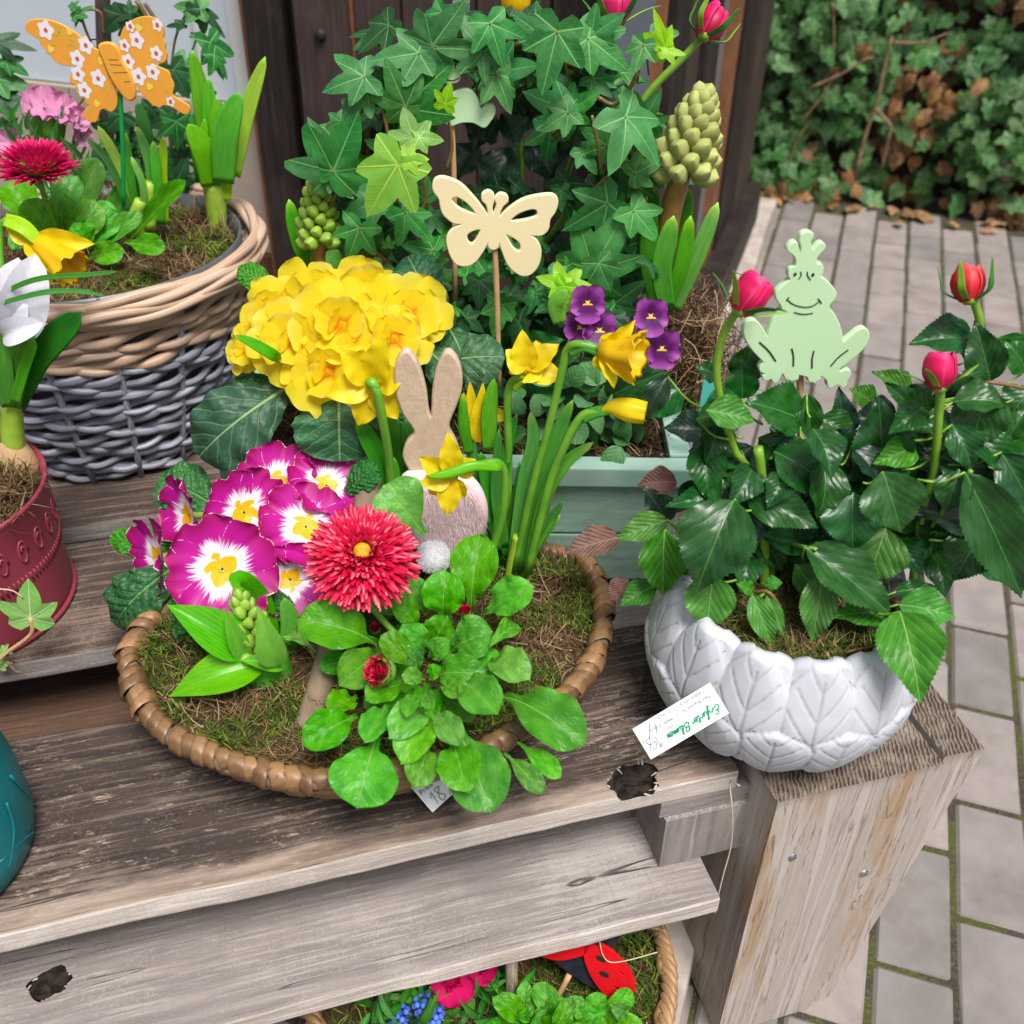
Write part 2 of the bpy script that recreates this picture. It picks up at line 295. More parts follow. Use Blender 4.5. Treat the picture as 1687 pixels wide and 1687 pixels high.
def f_post():
    mm, nt = newmat('post_wood'); o = objc(nt)
    r = mt(nt, 'MULTIPLY', rnd(nt), 23.)
    g1 = nois(nt, mapv(nt, o, (26, 26, .9)), 1., 7, .6, 2.2, w=r)
    g2 = nois(nt, mapv(nt, o, (200, 200, 6)), 1., 4, .7, w=r)
    big = nois(nt, mapv(nt, o, (22, 22, 3.)), 1., 4, .6, w=r)
    col = mixc(nt, sstep(nt, g1, .3, .7), (.37, .31, .27), (.51, .455, .41))
    col = mixc(nt, mt(nt, 'MULTIPLY', sstep(nt, g2, .5, .8), .4), col, (.26, .19, .14))
    col = mixc(nt, mt(nt, 'MULTIPLY', sstep(nt, big, .52, .66), .75), col, (.34, .20, .085))
    ln = sstep(nt, mt(nt, 'ABSOLUTE', mt(nt, 'SUBTRACT', g1, .5)), .013, .0)
    col = mixc(nt, mt(nt, 'MULTIPLY', ln, .75), col, (.13, .08, .05))
    # darkened weathered band right below the top end
    z = nd(nt, 'SeparateXYZ', {0: o}).outputs[2]
    tz = sstep(nt, mt(nt, 'ADD', z, mt(nt, 'MULTIPLY', g1, .03)), .372, .392)
    col = mixc(nt, mt(nt, 'MULTIPLY', tz, .5), col, (.16, .12, .09))
    finish(nt, col, .78, .3, mt(nt, 'ADD', g1, mt(nt, 'MULTIPLY', g2, .5)), .6, .002)
    return mm
ML['post'] = f_post()
def f_endgrain():
    mm, nt = newmat('post_end_grain'); o = objc(nt)
    wv = nd(nt, 'TexWave', {'Vector': mapv(nt, o, (1, 1, 1), (0, 0, .35)), 'Scale': 75., 'Distortion': 5., 'Detail': 3., 'Detail Scale': 1.2}, wave_type='BANDS', bands_direction='X').outputs[1]
    n1 = nois(nt, o, 60, 5)
    col = mixc(nt, wv, (.06, .045, .035), (.24, .18, .14)); col = mixc(nt, sstep(nt, n1, .4, .7), col, (.3, .24, .19))
    finish(nt, col, .85, .2, mt(nt, 'ADD', wv, n1), .8, .003)
    return mm
ML['endgrain'] = f_endgrain()
def f_paver():
    mm, nt = newmat('paver_stone'); o = geop(nt); r = rnd(nt)
    n1 = nois(nt, o, 14, 5, .6); n2 = nois(nt, o, 260, 3, .7)
    col = mixc(nt, sstep(nt, n1, .3, .7), (.205, .180, .170), (.27, .24, .226))
    col = mixc(nt, mt(nt, 'MULTIPLY', sstep(nt, n2, .5, .75), .5), col, (.22, .19, .19))
    col = nd(nt, 'HueSaturation', {'Hue': .5, 'Saturation': mt(nt, 'MULTIPLY_ADD', r, .5, .8), 'Value': mt(nt, 'MULTIPLY_ADD', r, .42, .79), 'Color': col}).outputs[0]
    st = sstep(nt, nois(nt, o, 5, 4, .65), .58, .75)
    col = mixc(nt, mt(nt, 'MULTIPLY', st, .6), col, (.14, .125, .10))
    finish(nt, col, .8, .3, mt(nt, 'ADD', n2, n1), .35, .0015)
    return mm
ML['paver'] = f_paver()
def f_joint():
    mm, nt = newmat('mossy_joint_sand'); o = geop(nt)
    n1 = nois(nt, o, 9, 4, .6); n2 = nois(nt, o, 200, 4, .7)
    col = mixc(nt, sstep(nt, n1, .48, .62), (.060, .050, .042), (.075, .085, .022))
    col = mixc(nt, sstep(nt, n2, .45, .7), col, (.13, .12, .07))
    finish(nt, col, .95, .1, n2, 1., .004); return mm
ML['joint'] = f_joint()
def f_ground():
    mm, nt = newmat('ground_earth'); o = geop(nt); n1 = nois(nt, o, 3, 6, .6)
    finish(nt, mixc(nt, n1, (.06, .05, .035), (.11, .1, .06)), .95, .1, n1, .5, .01); return mm
ML['ground'] = f_ground()
def f_willow(name, a, b, hi):
    mm, nt = newmat(name); uv = nd(nt, 'UVMap').outputs[0]; r = mt(nt, 'MULTIPLY', rnd(nt), 31.)
    n1 = nois(nt, mapv(nt, uv, (60, 2.5, 1)), 1., 4, .6, w=r); n2 = nois(nt, mapv(nt, uv, (6, 10, 1)), 1., 5, .7, w=r)
    n3 = nois(nt, mapv(nt, uv, (22, 1, 1)), 1., 2, w=r)
    col = mixc(nt, sstep(nt, n1, .35, .65), a, b); col = mixc(nt, mt(nt, 'MULTIPLY', sstep(nt, n2, .47, .64), .65), col, hi)
    hs = nd(nt, 'HueSaturation', {'Hue': .5, 'Saturation': 1., 'Value': mt(nt, 'MULTIPLY_ADD', n3, 1.2, .4), 'Color': col}).outputs[0]
    finish(nt, hs, .45, .4, n2, .4, .001); return mm
ML['wtan'] = f_willow('peeled_willow', (.46, .29, .19), (.60, .42, .30), (.66, .52, .44))
ML['wgrey'] = f_willow('grey_willow', (.15, .15, .19), (.31, .315, .37), (.6, .63, .73))
ML['wbrown'] = f_willow('brown_cane', (.27, .15, .065), (.40, .25, .12), (.22, .11, .05))
ML['wrap'] = simple('cane_wrap', (.12, .060, .025), (.31, .18, .085), 38, .42, .4, .5, .001, vary=.8)
ML['handle'] = simple('bark_handle', (.17, .115, .075), (.25, .18, .125), 50, .75, .3, .6, .001, stretch=(1, .3, .3))
def f_strand(name, c1, c2, c3, rough=.85):
    mm, nt = newmat(name); r = rnd(nt, True)
    col = mixc(nt, sstep(nt, r, .25, .55), c1, c2); col = mixc(nt, sstep(nt, r, .75, .9), col, c3)
    finish(nt, col, rough, .2, None, tl=.12, tlc=col); return mm
ML['fibre'] = f_strand('dry_fibre', (.10, .055, .028), (.20, .12, .062), (.38, .26, .15))
ML['moss'] = f_strand('green_moss', (.035, .07, .008), (.075, .13, .012), (.2, .24, .03))
ML['soil'] = simple('dark_soil', (.028, .019, .013), (.06, .04, .025), 90, .95, .1, 1., .006)
ML['mossbase'] = simple('moss_bed', (.05, .045, .012), (.09, .06, .03), 70, .95, .1, 1., .006)
def f_bowl():
    mm, nt = newmat('white_cast_stone'); o = objc(nt)
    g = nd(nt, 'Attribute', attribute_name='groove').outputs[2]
    n1 = nois(nt, o, 10, 4); n2 = nd(nt, 'TexVoronoi', {'Vector': o, 'Scale': 150.}).outputs[0]
    pit = sstep(nt, n2, .16, .08); pit = mt(nt, 'MULTIPLY', pit, sstep(nt, nois(nt, o, 26, 2), .5, .6))
    col = mixc(nt, sstep(nt, n1, .35, .7), (.56, .575, .62), (.49, .505, .55))
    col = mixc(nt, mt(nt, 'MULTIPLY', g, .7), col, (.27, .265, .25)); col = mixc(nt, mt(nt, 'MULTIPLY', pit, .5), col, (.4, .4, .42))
    sp = sstep(nt, nois(nt, o, 6, 3), .62, .75); col = mixc(nt, mt(nt, 'MULTIPLY', sp, .45), col, (.42, .40, .30))
    finish(nt, col, .55, .35, mt(nt, 'SUBTRACT', mt(nt, 'MULTIPLY', nois(nt, o, 90, 3), .3), pit), .25, .001); return mm
ML['bowl'] = f_bowl()
ML['redpot'] = simple('red_enamel', (.24, .035, .055), (.29, .045, .07), 12, .42, .5, .1, .001)
ML['tealpot'] = simple('teal_enamel', (.0, .14, .16), (.005, .18, .2), 12, .4, .5, .1, .001)
def f_mint():
    mm, nt = newmat('mint_paint'); o = objc(nt)
    g = nois(nt, mapv(nt, o, (6, 90, 90)), 1., 5, .65, .4); n = nois(nt, mapv(nt, o, (18, 120, 120)), 1., 5, .7)
    col = mixc(nt, sstep(nt, g, .35, .65), (.27, .44, .345), (.35, .51, .42)); col = mixc(nt, sstep(nt, n, .58, .70), col, (.30, .30, .24))
    finish(nt, col, .6, .3, mt(nt, 'ADD', g, n), .35, .001); return mm
ML['mint'] = f_mint()
ML['mintrim'] = simple('mint_rim', (.27, .48, .39), (.38, .54, .46), 30, .55, .3, .3, .001, stretch=(.1, 1, 1))
ML['frog'] = simple('pale_green_paint', (.50, .72, .42), (.53, .74, .46), 8, .55, .35, .05)
ML['cream'] = simple('cream_paint', (.84, .72, .43), (.82, .70, .41), 8, .55, .35, .05)
ML['orange'] = simple('orange_paint', (.80, .36, .045), (.76, .33, .04), 8, .5, .35, .05)
ML['rabbit'] = wood('rabbit_wood', (.60, .46, .33), (.52, .37, .26), (.66, .53, .41), 2, cracks=False, rough=.7, bs=.15)
ML['fur'] = f_strand('pink_fur', (.86, .62, .64), (.88, .68, .70), (.9, .80, .80), .7)
ML['furpad'] = simple('pink_pad', (.84, .58, .60), (.86, .62, .64), 40, .9)
ML['pom'] = f_strand('white_fluff', (.84, .84, .9), (.88, .88, .92), (.9, .9, .92), .9)
ML['redfelt'] = simple('red_felt', (.62, .006, .012), (.55, .005, .01), 150, .9, .1, .1)
ML['navy'] = simple('dark_navy_felt', (.012, .014, .022), (.02, .022, .03), 150, .9, .1, .1)
ML['paper'] = simple('tag_paper', (.80, .81, .83), (.77, .78, .81), 5, .5, .3, .02)
ML['inkgreen'] = simple('green_ink', (.0, .28, .11), (.0, .26, .1), 5, .6)
ML['inkgrey'] = simple('grey_ink', (.09, .095, .11), (.11, .11, .13), 5, .7)
ML['inkpen'] = simple('pen_ink', (.10, .10, .16), (.14, .14, .2), 5, .7)
ML['pwhite'] = simple('print_white', (.82, .78, .82), (.8, .76, .8), 5, .6)
ML['pred'] = simple('print_red', (.55, .10, .08), (.55, .1, .08), 5, .6)
ML['pyel'] = simple('print_yellow', (.85, .6, .08), (.85, .6, .08), 5, .6)
ML['pgrn'] = simple('print_green', (.45, .5, .06), (.45, .5, .06), 5, .6)
ML['darkwood'] = wood('dark_stained_timber', (.028, .019, .017), (.014, .010, .010), (.05, .036, .032), 2, cracks=False, rough=.55, bs=.3)
ML['brownwood'] = wood('brown_stained_timber', (.065, .042, .038), (.045, .03, .028), (.09, .062, .055), 2, cracks=False, rough=.5, bs=.2)
ML['bluestrip'] = simple('blue_grey_glazing', (.13, .15, .17), (.17, .19, .21), 4, .25, .6, .02)
ML['rust'] = simple('orange_brown_bead', (.25, .10, .04), (.18, .07, .03), 20, .6)
ML['panel'] = simple('pale_blue_panel', (.50, .57, .63), (.54, .60, .65), 2, .45, .4, .02)
ML['panelw'] = simple('white_frame', (.66, .66, .64), (.6, .6, .58), 4, .5)
ML['plaster'] = simple('beige_plaster', (.42, .34, .28), (.36, .29, .24), 8, .8, .2, .3)
ML['brownbase'] = simple('brown_plinth', (.11, .05, .03), (.08, .035, .022), 12, .7, .2, .3)
ML['stone'] = simple('pale_stone', (.46, .41, .36), (.34, .29, .25), 18, .85, .2, .5, .004)
ML['steel'] = simple('galvanised_steel', (.45, .45, .47), (.3, .3, .32), 80, .4, .5, .2, metal=.9)
ML['plastic'] = simple('grey_liner', (.10, .11, .12), (.08, .09, .1), 20, .35)
ML['hole'] = simple('charred_hole', (.008, .006, .005), (.045, .033, .024), 90, .8, .2, 1., .006)
ML['eyegreen'] = simple('flower_eye', (.32, .40, .05), (.22, .3, .03), 90, .5)
ML['yeldisc'] = simple('daisy_disc', (.66, .36, .01), (.50, .22, .01), 220, .6, .3, 1., .002)
ML['pebble'] = simple('grey_pebble', (.42, .37, .34), (.33, .29, .27), 15, .7)
# ------------------------------------------------------------------ object helpers
def tag(o, label=None, cat=None, group=None, kind=None):
    for k, v in (('label', label), ('category', cat), ('group', group), ('kind', kind)):
        if v: o[k] = v
    return o
def thing(name, loc, label, cat, group=None):
    o = bpy.data.objects.new(name, None); COL.objects.link(o); o.matrix_basis = Mx.Translation(V(loc)); o.empty_display_size = .02
    return tag(o, label, cat, group)
def wm(p):
    m_ = Mx.Identity(4)
    while p is not None: m_ = p.matrix_basis @ m_; p = p.parent
    return m_
def link(name, me, parent=None, M=None):
    """M: world matrix"""
    o = bpy.data.objects.new(name, me); COL.objects.link(o)
    M = M if M is not None else Mx.Identity(4)
    if parent is not None:
        o.parent = parent; M = wm(parent).inverted() @ M
    o.matrix_basis = M
    return o
def mesh(name, vs, fs, mat, uvs=None, smooth=True, mats=None):
    me = bpy.data.meshes.new(name); me.from_pydata([tuple(v) for v in vs], [], fs)
    for mm in ([mat] if mats is None else mats): me.materials.append(mm)
    if smooth: me.polygons.foreach_set('use_smooth', [True]*len(me.polygons))
    if uvs is not None:
        ul = me.uv_layers.new(name='UVMap'); li = np.empty(len(me.loops), dtype=np.int32); me.loops.foreach_get('vertex_index', li)
        ul.data.foreach_set('uv', np.asarray(uvs, dtype=np.float32)[li].ravel())
    me.update(); return me
def obj(name, vs, fs, mat, parent=None, uvs=None, smooth=True, kind=None):
    o = link(name, mesh(name, vs, fs, mat, uvs, smooth), parent)
    if kind: o['kind'] = kind
    return o
def catmull(pts, n, closed=False):
    P = [V(p) for p in pts]; out = []
    if closed:
        N = len(P)
        for i in range(N):
            a, b, c, d = P[i-1], P[i], P[(i+1) % N], P[(i+2) % N]
            for k in range(n):
                t = k/n; out.append(.5*((2*b)+(c-a)*t+(2*a-5*b+4*c-d)*t*t+(3*b-a-3*c+d)*t**3))
        return out
    if len(P) == 2: return [P[0].lerp(P[1], i/n) for i in range(n+1)]
    Q = [P[0]*2-P[1]]+P+[P[-1]*2-P[-2]]; seg = len(P)-1
    for i in range(n+1):
        u = i/n*seg; s = min(int(u), seg-1); t = u-s
        a, b, c, d = Q[s:s+4]
        out.append(.5*((2*b)+(c-a)*t+(2*a-5*b+4*c-d)*t*t+(3*b-a-3*c+d)*t**3))
    return out
def sweep(pts, prof, nrm=None, closed=False, cap=True):
    """prof(i, n) -> list of (a, b) offsets along side and normal; returns verts, faces, uvs"""
    n = len(pts); vs = []; fs = []; uvs = []; k = None; side0 = None
    for i, p in enumerate(pts):
        t = (pts[(i+1) % n]-pts[i-1]) if closed else (pts[min(i+1, n-1)]-pts[max(i-1, 0)])
        t = t.normalized() if t.length > 1e-9 else UP
        if nrm is not None: nn = nrm - t*nrm.dot(t)
        else: nn = (side0 - t*side0.dot(t)) if side0 is not None else (UP - t*t.z if abs(t.z) < .9 else V((1, 0, 0))-t*t.x)
        if nn.length < 1e-6: nn = t.orthogonal()
        nn.normalize(); side0 = nn; sd_ = t.cross(nn)
        pr = prof(i, n); k = len(pr)
        for j, (a, b) in enumerate(pr): vs.append(p+sd_*a+nn*b); uvs.append((j/k, i/max(n-1, 1)))
    for i in range(n if closed else n-1):
        for j in range(k):
            fs.append((i*k+j, i*k+(j+1) % k, ((i+1) % n)*k+(j+1) % k, ((i+1) % n)*k+j))
    if cap and not closed: fs.append(tuple(range(k))[::-1]); fs.append(tuple(range((n-1)*k, n*k)))
    return vs, fs, uvs
def tubeg(pts, r, k=8, n=None, closed=False):
    pts = [V(p) for p in pts]
    if n: pts = catmull(pts, n, closed) if not closed else catmull(pts, max(1, n//len(pts)), True)
    N = len(pts)
    def prof(i, nn):
        t = i/max(N-1, 1); rr = r(t) if callable(r) else (r[0]+(r[1]-r[0])*t if isinstance(r, tuple) else r)
        return [(rr*math.cos(2*math.pi*j/k), rr*math.sin(2*math.pi*j/k)) for j in range(k)]
    return sweep(pts, prof, closed=closed)
def tube(name, pts, r, mat, parent, k=8, n=10, closed=False):
    vs, fs, uv = tubeg(pts, r, k, n, closed); return obj(name, vs, fs, mat, parent, uv)
def strap(name, parent, pts, wd, mat, nrm=None, th=None, ch=.12, n=16, tip=.3, base=.8, round_=True):
    """bulb leaf: thick flat blade along pts"""
    P = catmull(pts, n); th = th or wd*.13
    mid = P[len(P)//2]; nrm = nrm or (CAM-mid).normalized()
    k = 10
    def prof(i, nn):
        t = i/(nn-1)
        s = (base+(1-base)*min(1, t/.35)) * (math.sqrt(max(0., 1-((t-(1-tip))/tip)**2)) if t > 1-tip else 1)
        s = max(s, .03); a = wd/2*s
        return [(a*math.cos(2*math.pi*j/k), th/2*max(s, .3)*math.sin(2*math.pi*j/k)+ch*wd*(math.cos(2*math.pi*j/k)**2)*s) for j in range(k)]
    vs, fs, uv = sweep(P, prof, nrm)
    uv = [(.5+.5*math.cos(2*math.pi*(j % k)/k), i) for (_, i), j in zip(uv, range(len(uv)))]
    return obj(name, vs, fs, mat, parent, uv)
# ---------------- unit leaves: base at origin, tip at (0,1,0), full width 1
def pr_rose(y): return .53*(math.sin(math.pi*min(1, y**.74))**.88)*(1-.30*max(0, (y-.45)/.55)**1.2)
def pr_spat(y):
    return (.07+.08*y) if y < .2 else .086+.414*math.sin(min(1., (y-.2)/.52)*math.pi/2)**1.15 if y < .72 else .5*math.sqrt(max(0, 1-((y-.70)/.30)**2))
def pr_prim(y): return .5*(min(1, .28+y*1.6))*(math.sqrt(max(0, 1-((y-.62)/.385)**2)) if y > .62 else 1)
def pr_oval(y): return .5*math.sqrt(max(0, 1-(2*y-1)**2))
def pr_tep(y): return .5*math.sin(math.pi*min(1, .08+.92*y**.8))**.9
def pr_lance(y): return .5*math.sin(math.pi*y**.7)
def gleaf(name, prof, mat, nu=3, nv=14, arch=.1, fold=.2, wave=0., serr=0., curl=0., wv=3, sd_=0, jag=0.):
    vs = []; uv = []; fs = []; rr = random.Random(sd_)
    ph = rr.random()*6
    for j in range(nv+1):
        y = j/nv; hw = prof(y)
        for i in range(-nu, nu+1):
            u = i/nu; x = u*hw; yy = y
            if serr and abs(i) == nu and 0 < j < nv:
                if j % 2: x *= 1+serr; yy += serr*.28
                else: x *= 1-serr*.35
            if jag and abs(i) == nu: x *= 1+jag*(rr.random()-.5)
            z = arch*4*y*(1-y) + fold*abs(x) + wave*math.sin(y*wv*math.pi*2+ph+(1.3 if u > 0 else 0))*u*u - curl*(u*u)*hw*2
            vs.append((x, yy, z)); uv.append((x+.5, yy))
    w_ = 2*nu+1
    for j in range(nv):
        for i in range(w_-1): fs.append((j*w_+i, j*w_+i+1, (j+1)*w_+i+1, (j+1)*w_+i))
    return mesh(name, vs, fs, mat, uv)
def ivyleaf(name, mat, n=48, rings=4, wide=1., tipl=1., cup=.1, sd_=0, lobes=None):
    rr = random.Random(sd_); L = lobes or [(0, tipl, 38), (54, .82*wide, 34), (-54, .82*wide, 34), (114, .56*wide, 38), (-114, .56*wide, 38)]
    L = [(a+rr.uniform(-9, 9)*(a != 0), l*rr.uniform(.82, 1.1) if a else l, w_*rr.uniform(.88, 1.08)) for a, l, w_ in L]
    def R(a):
        r = .36 if abs(a) < 140 else .36-.22*(abs(a)-140)/40
        for la, l, w_ in L:
            d = abs((a-la+180) % 360-180)/w_
            if d < 1: r = max(r, .36+(l-.36)*(1-d)**1.25)
        return r
    vs = [(0, 0, 0)]; uv = [(.5, .5)]; fs = []
    for k in range(1, rings+1):
        for i in range(n):
            a = -180+360*i/n; r = R(a)*k/rings; x = r*math.sin(math.radians(a)); y = r*math.cos(math.radians(a))
            dl = min(abs((a-la+180) % 360-180) for la, _, _ in L)
            z = -cup*r*r + .0035*dl*r*(1-r*.3) + .02*math.sin(6*x+rr.random()*.6)
            vs.append((x, y, z)); uv.append((x*.5+.5, y*.5+.5))
    for i in range(n):
        fs.append((0, 1+i, 1+(i+1) % n))
        for k in range(rings-1): fs.append((1+k*n+i, 1+(k+1)*n+i, 1+(k+1)*n+(i+1) % n, 1+k*n+(i+1) % n))
    return mesh(name, vs, fs, mat, uv)
def frame(base, tip, wd, nrm, zs=None):
    y = V(tip)-V(base); L = max(y.length, 1e-5); yn = y/L
    n = nrm - yn*nrm.dot(yn)
    if n.length < 1e-4: n = yn.orthogonal()
    n.normalize(); x = yn.cross(n)
    zs = zs or min(L, wd*1.6)
    m_ = Mx.Identity(4)
    for i in range(3): m_[i][0] = x[i]*wd; m_[i][1] = y[i]; m_[i][2] = n[i]*zs; m_[i][3] = base[i]
    return m_
def rv(s=1.): return V((random.uniform(-1, 1), random.uniform(-1, 1), random.uniform(-1, 1)))*s
def leafn(base, tip, wpx, up=.5, rn=.25):
    mid = (V(base)+V(tip))/2; n = ((CAM-mid).normalized()+UP*up+rv(rn)).normalized(); return n
def put(parent, meshes, base, tip, wpx, up=.45, rn=.25, name='leaf', nrm=None):
    base, tip = V(base), V(tip); zc = ((base+tip)/2-CAM).dot(FW)
    n = nrm or leafn(base, tip, wpx, up, rn)
    me = random.choice(meshes) if isinstance(meshes, list) else meshes
    return link(name, me, parent, frame(base, tip, wpx*zc/FPX, n))
# leaf libraries
LIB = {}
def lib(key, mats, prof, **kw):
    for mk in mats:
        LIB[(key, mk)] = [gleaf('leaf', prof, ML[mk], sd_=s, **{**kw, 'arch': kw.get('arch', .1)*(.6+.4*s)}) for s in range(3)]
lib('rose', ['rose', 'rosey', 'rosedark', 'rosebrown'], pr_rose, nu=4, nv=44, arch=.12, fold=.30, serr=.055, wave=.035)
lib('bel', ['bellis'], pr_spat, nu=4, nv=24, arch=.18, fold=.30, wave=.045, jag=.03, wv=3)
lib('prim', ['prim', 'primlight', 'primy'], pr_prim, nu=4, nv=20, arch=.16, fold=.12, wave=.06, wv=4, jag=.07, curl=.12)
lib('vio', ['viola'], pr_oval, nu=2, nv=9, arch=.1, fold=.15)
lib('lance', ['bellis', 'viola', 'rosedark', 'rosey', 'hyleaf', 'strapd'], pr_lance, nu=2, nv=10, arch=.1, fold=.25)
for mk in ('ivy', 'ivydark', 'ivylime', 'ivyvar', 'dead'):
    LIB[('ivy', mk)] = [ivyleaf('leaf', ML[mk], sd_=s, wide=.9+.04*s, cup=.06+.045*s) for s in range(7)]
LIB[('hed', 'hedge')] = [ivyleaf('leaf', ML['hedge'], n=24, rings=2, sd_=s, wide=.9+.06*s, cup=.18, lobes=[(0, 1., 50), (55, .75, 40), (-55, .75, 40), (120, .55, 40), (-120, .55, 40)]) for s in range(4)]
LIB[('hed', 'dead')] = [ivyleaf('leaf', ML['dead'], n=24, rings=2, sd_=s, cup=.5, lobes=[(0, 1., 55), (60, .7, 40), (-60, .7, 40), (120, .5, 40), (-120, .5, 40)]) for s in range(3)]
# ---------------- outlines cut from board
def cutout(name, parent, polys, o, ax, ay, th, mat, bevel=.0008, smooth=0, M0=None):
    """polys: list of lists of 2-D local points (first outline, then holes)"""
    cu = bpy.data.curves.new(name, 'CURVE'); cu.dimensions = '2D'; cu.fill_mode = 'BOTH'; cu.extrude = th/2-bevel; cu.bevel_depth = bevel; cu.bevel_resolution = 1
    for pl in polys:
        pts = catmull([(x, y, 0) for x, y in pl], smooth, True) if smooth else [V((x, y, 0)) for x, y in pl]
        sp = cu.splines.new('POLY'); sp.points.add(len(pts)-1)
        for p, q in zip(sp.points, pts): p.co = (q.x, q.y, 0, 1)
        sp.use_cyclic_u = True
    tmp = bpy.data.objects.new('tmp', cu); COL.objects.link(tmp)
    dg = bpy.context.evaluated_depsgraph_get(); me = bpy.data.meshes.new_from_object(tmp.evaluated_get(dg))
    bpy.data.objects.remove(tmp); bpy.data.curves.remove(cu)
    me.materials.clear(); me.materials.append(mat); me.name = name
    az_ = ax.cross(ay); m_ = Mx.Identity(4)
    for i in range(3): m_[i][0] = ax[i]; m_[i][1] = ay[i]; m_[i][2] = az_[i]; m_[i][3] = o[i]
    return link(name, me, parent, m_)
class Plane:
    def __init__(s, px, py, d, yaw=0., pitch=0.):
        s.o = G(px, py, d); n = -F0
        n = Mx.Rotation(yaw, 3, 'Z') @ n
        s.ax = UP.cross(n).normalized(); n = Mx.Rotation(pitch, 3, s.ax) @ n; s.n = n; s.ay = n.cross(s.ax)
    def loc(s, px, py): p = PL(px, py, s.o, s.n)-s.o; return p.dot(s.ax), p.dot(s.ay)
    def at(s, x, y, z=0.): return s.o+s.ax*x+s.ay*y+s.n*z
    def pt(s, px, py, z=0.): x, y = s.loc(px, py); return s.at(x, y, z)
    def poly(s, pts, f=None): return [s.loc(*(f(*p) if f else p)) for p in pts]
def strokes(name, parent, lines, pl, z, wd, mat, local=False):
    """flat ink or groove strokes lying on a plane"""
    vs = []; fs = []
    for ln in lines:
        pts = [V((a, b, 0)) for a, b in (ln if local else [pl.loc(*q) for q in ln])]
        if len(pts) > 2: pts = catmull(pts, 5*len(pts))
        b0 = len(vs)
        for i, p in enumerate(pts):
            t = pts[min(i+1, len(pts)-1)]-pts[max(i-1, 0)]; t = t.normalized() if t.length > 1e-9 else V((1, 0, 0)); q = V((-t.y, t.x, 0))*wd/2
            for s in (q, -q): vs.append(pl.at(p.x+s.x, p.y+s.y, z))
            if i: a = b0+2*(i-1); fs.append((a, a+2, a+3, a+1))
    return obj(name, vs, fs, mat, parent, smooth=False)
def discs(name, parent, pl, items, z, mat, n=10):
    """items: (px, py, rpx, petals)"""
    vs = []; fs = []
    for px, py, r, pet in items:
        x, y = pl.loc(px, py); rr = r*((pl.o-CAM).dot(FW))/FPX; b = len(vs); N = n if not pet else pet*6
        vs.append(pl.at(x, y, z))
        for i in range(N):
            a = 2*math.pi*i/N+px; q = rr*(1 if not pet else .84+.14*math.cos(a*pet))
            vs.append(pl.at(x+q*math.cos(a), y+q*math.sin(a)*1.15, z))
        for i in range(N): fs.append((b, b+1+i, b+1+(i+1) % N))
    return obj(name, vs, fs, mat, parent, smooth=False)
def box(vs, fs, c, sx, sy, sz, ax=V((1, 0, 0)), ay=V((0, 1, 0)), az_=UP):
    b = len(vs); c = V(c)
    for k in (-1, 1):
        for j in (-1, 1):
            for i in (-1, 1): vs.append(c+ax*(i*sx/2)+ay*(j*sy/2)+az_*(k*sz/2))
    for f in ((0, 2, 3, 1), (4, 5, 7, 6), (0, 1, 5, 4), (2, 6, 7, 3), (0, 4, 6, 2), (1, 3, 7, 5)): fs.append(tuple(b+i for i in f))
def bevbox(name, parent, c, sx, sy, sz, mat, bev=.003, ax=V((1, 0, 0)), ay=V((0, 1, 0)), jit=0., seg=2, sub=0, mats=None, topi=None):
    """bevelled box in world coordinates (object origin stays at the parent)"""
    bm = bmesh.new(); vs = []; fs = []; box(vs, fs, (0, 0, 0), sx, sy, sz)
    bv = [bm.verts.new(v) for v in vs]; [bm.faces.new([bv[i] for i in f]) for f in fs]
    if sub: bmesh.ops.subdivide_edges(bm, edges=[e for e in bm.edges if abs((e.verts[0].co-e.verts[1].co).x) > sx*.5], cuts=sub, use_grid_fill=True)
    bmesh.ops.bevel(bm, geom=[e for e in bm.edges if e.calc_face_angle(0) > 1.], offset=bev, segments=seg, affect='EDGES', profile=.6)
    az_ = ax.cross(ay); c = V(c)
    for v in bm.verts:
        p = v.co.copy()
        if jit:
            q = c+ax*p.x+ay*p.y+az_*p.z; nn = mnoise.noise_vector(q*9)*jit+mnoise.noise_vector(q*45)*jit*.35; p += V((nn.x*.2, nn.y, nn.z))
        v.co = c+ax*p.x+ay*p.y+az_*p.z
    me = bpy.data.meshes.new(name); 
    for mm in (mats or [mat]): me.materials.append(mm)
    if topi is not None:
        bm.normal_update()
        for f in bm.faces: f.material_index = topi(f)
    for f in bm.faces: f.smooth = False
    bm.to_mesh(me); bm.free()
    return link(name, me, parent)
def lathe(prof, n=48, c=V((0, 0, 0)), ex=1., ey=1., fn=None):
    """prof: list of (r, z)"""
    vs = []; fs = []; uv = []
    for j, (r, z) in enumerate(prof):
        for i in range(n):
            a = 2*math.pi*i/n; q = fn(a, j, r, z) if fn else (r, z)
            vs.append(c+V((q[0]*math.cos(a)*ex, q[0]*math.sin(a)*ey, q[1]))); uv.append((i/n, j/(len(prof)-1)))
    for j in range(len(prof)-1):
        for i in range(n): fs.append((j*n+i, j*n+(i+1) % n, (j+1)*n+(i+1) % n, (j+1)*n+i))
    return vs, fs, uv
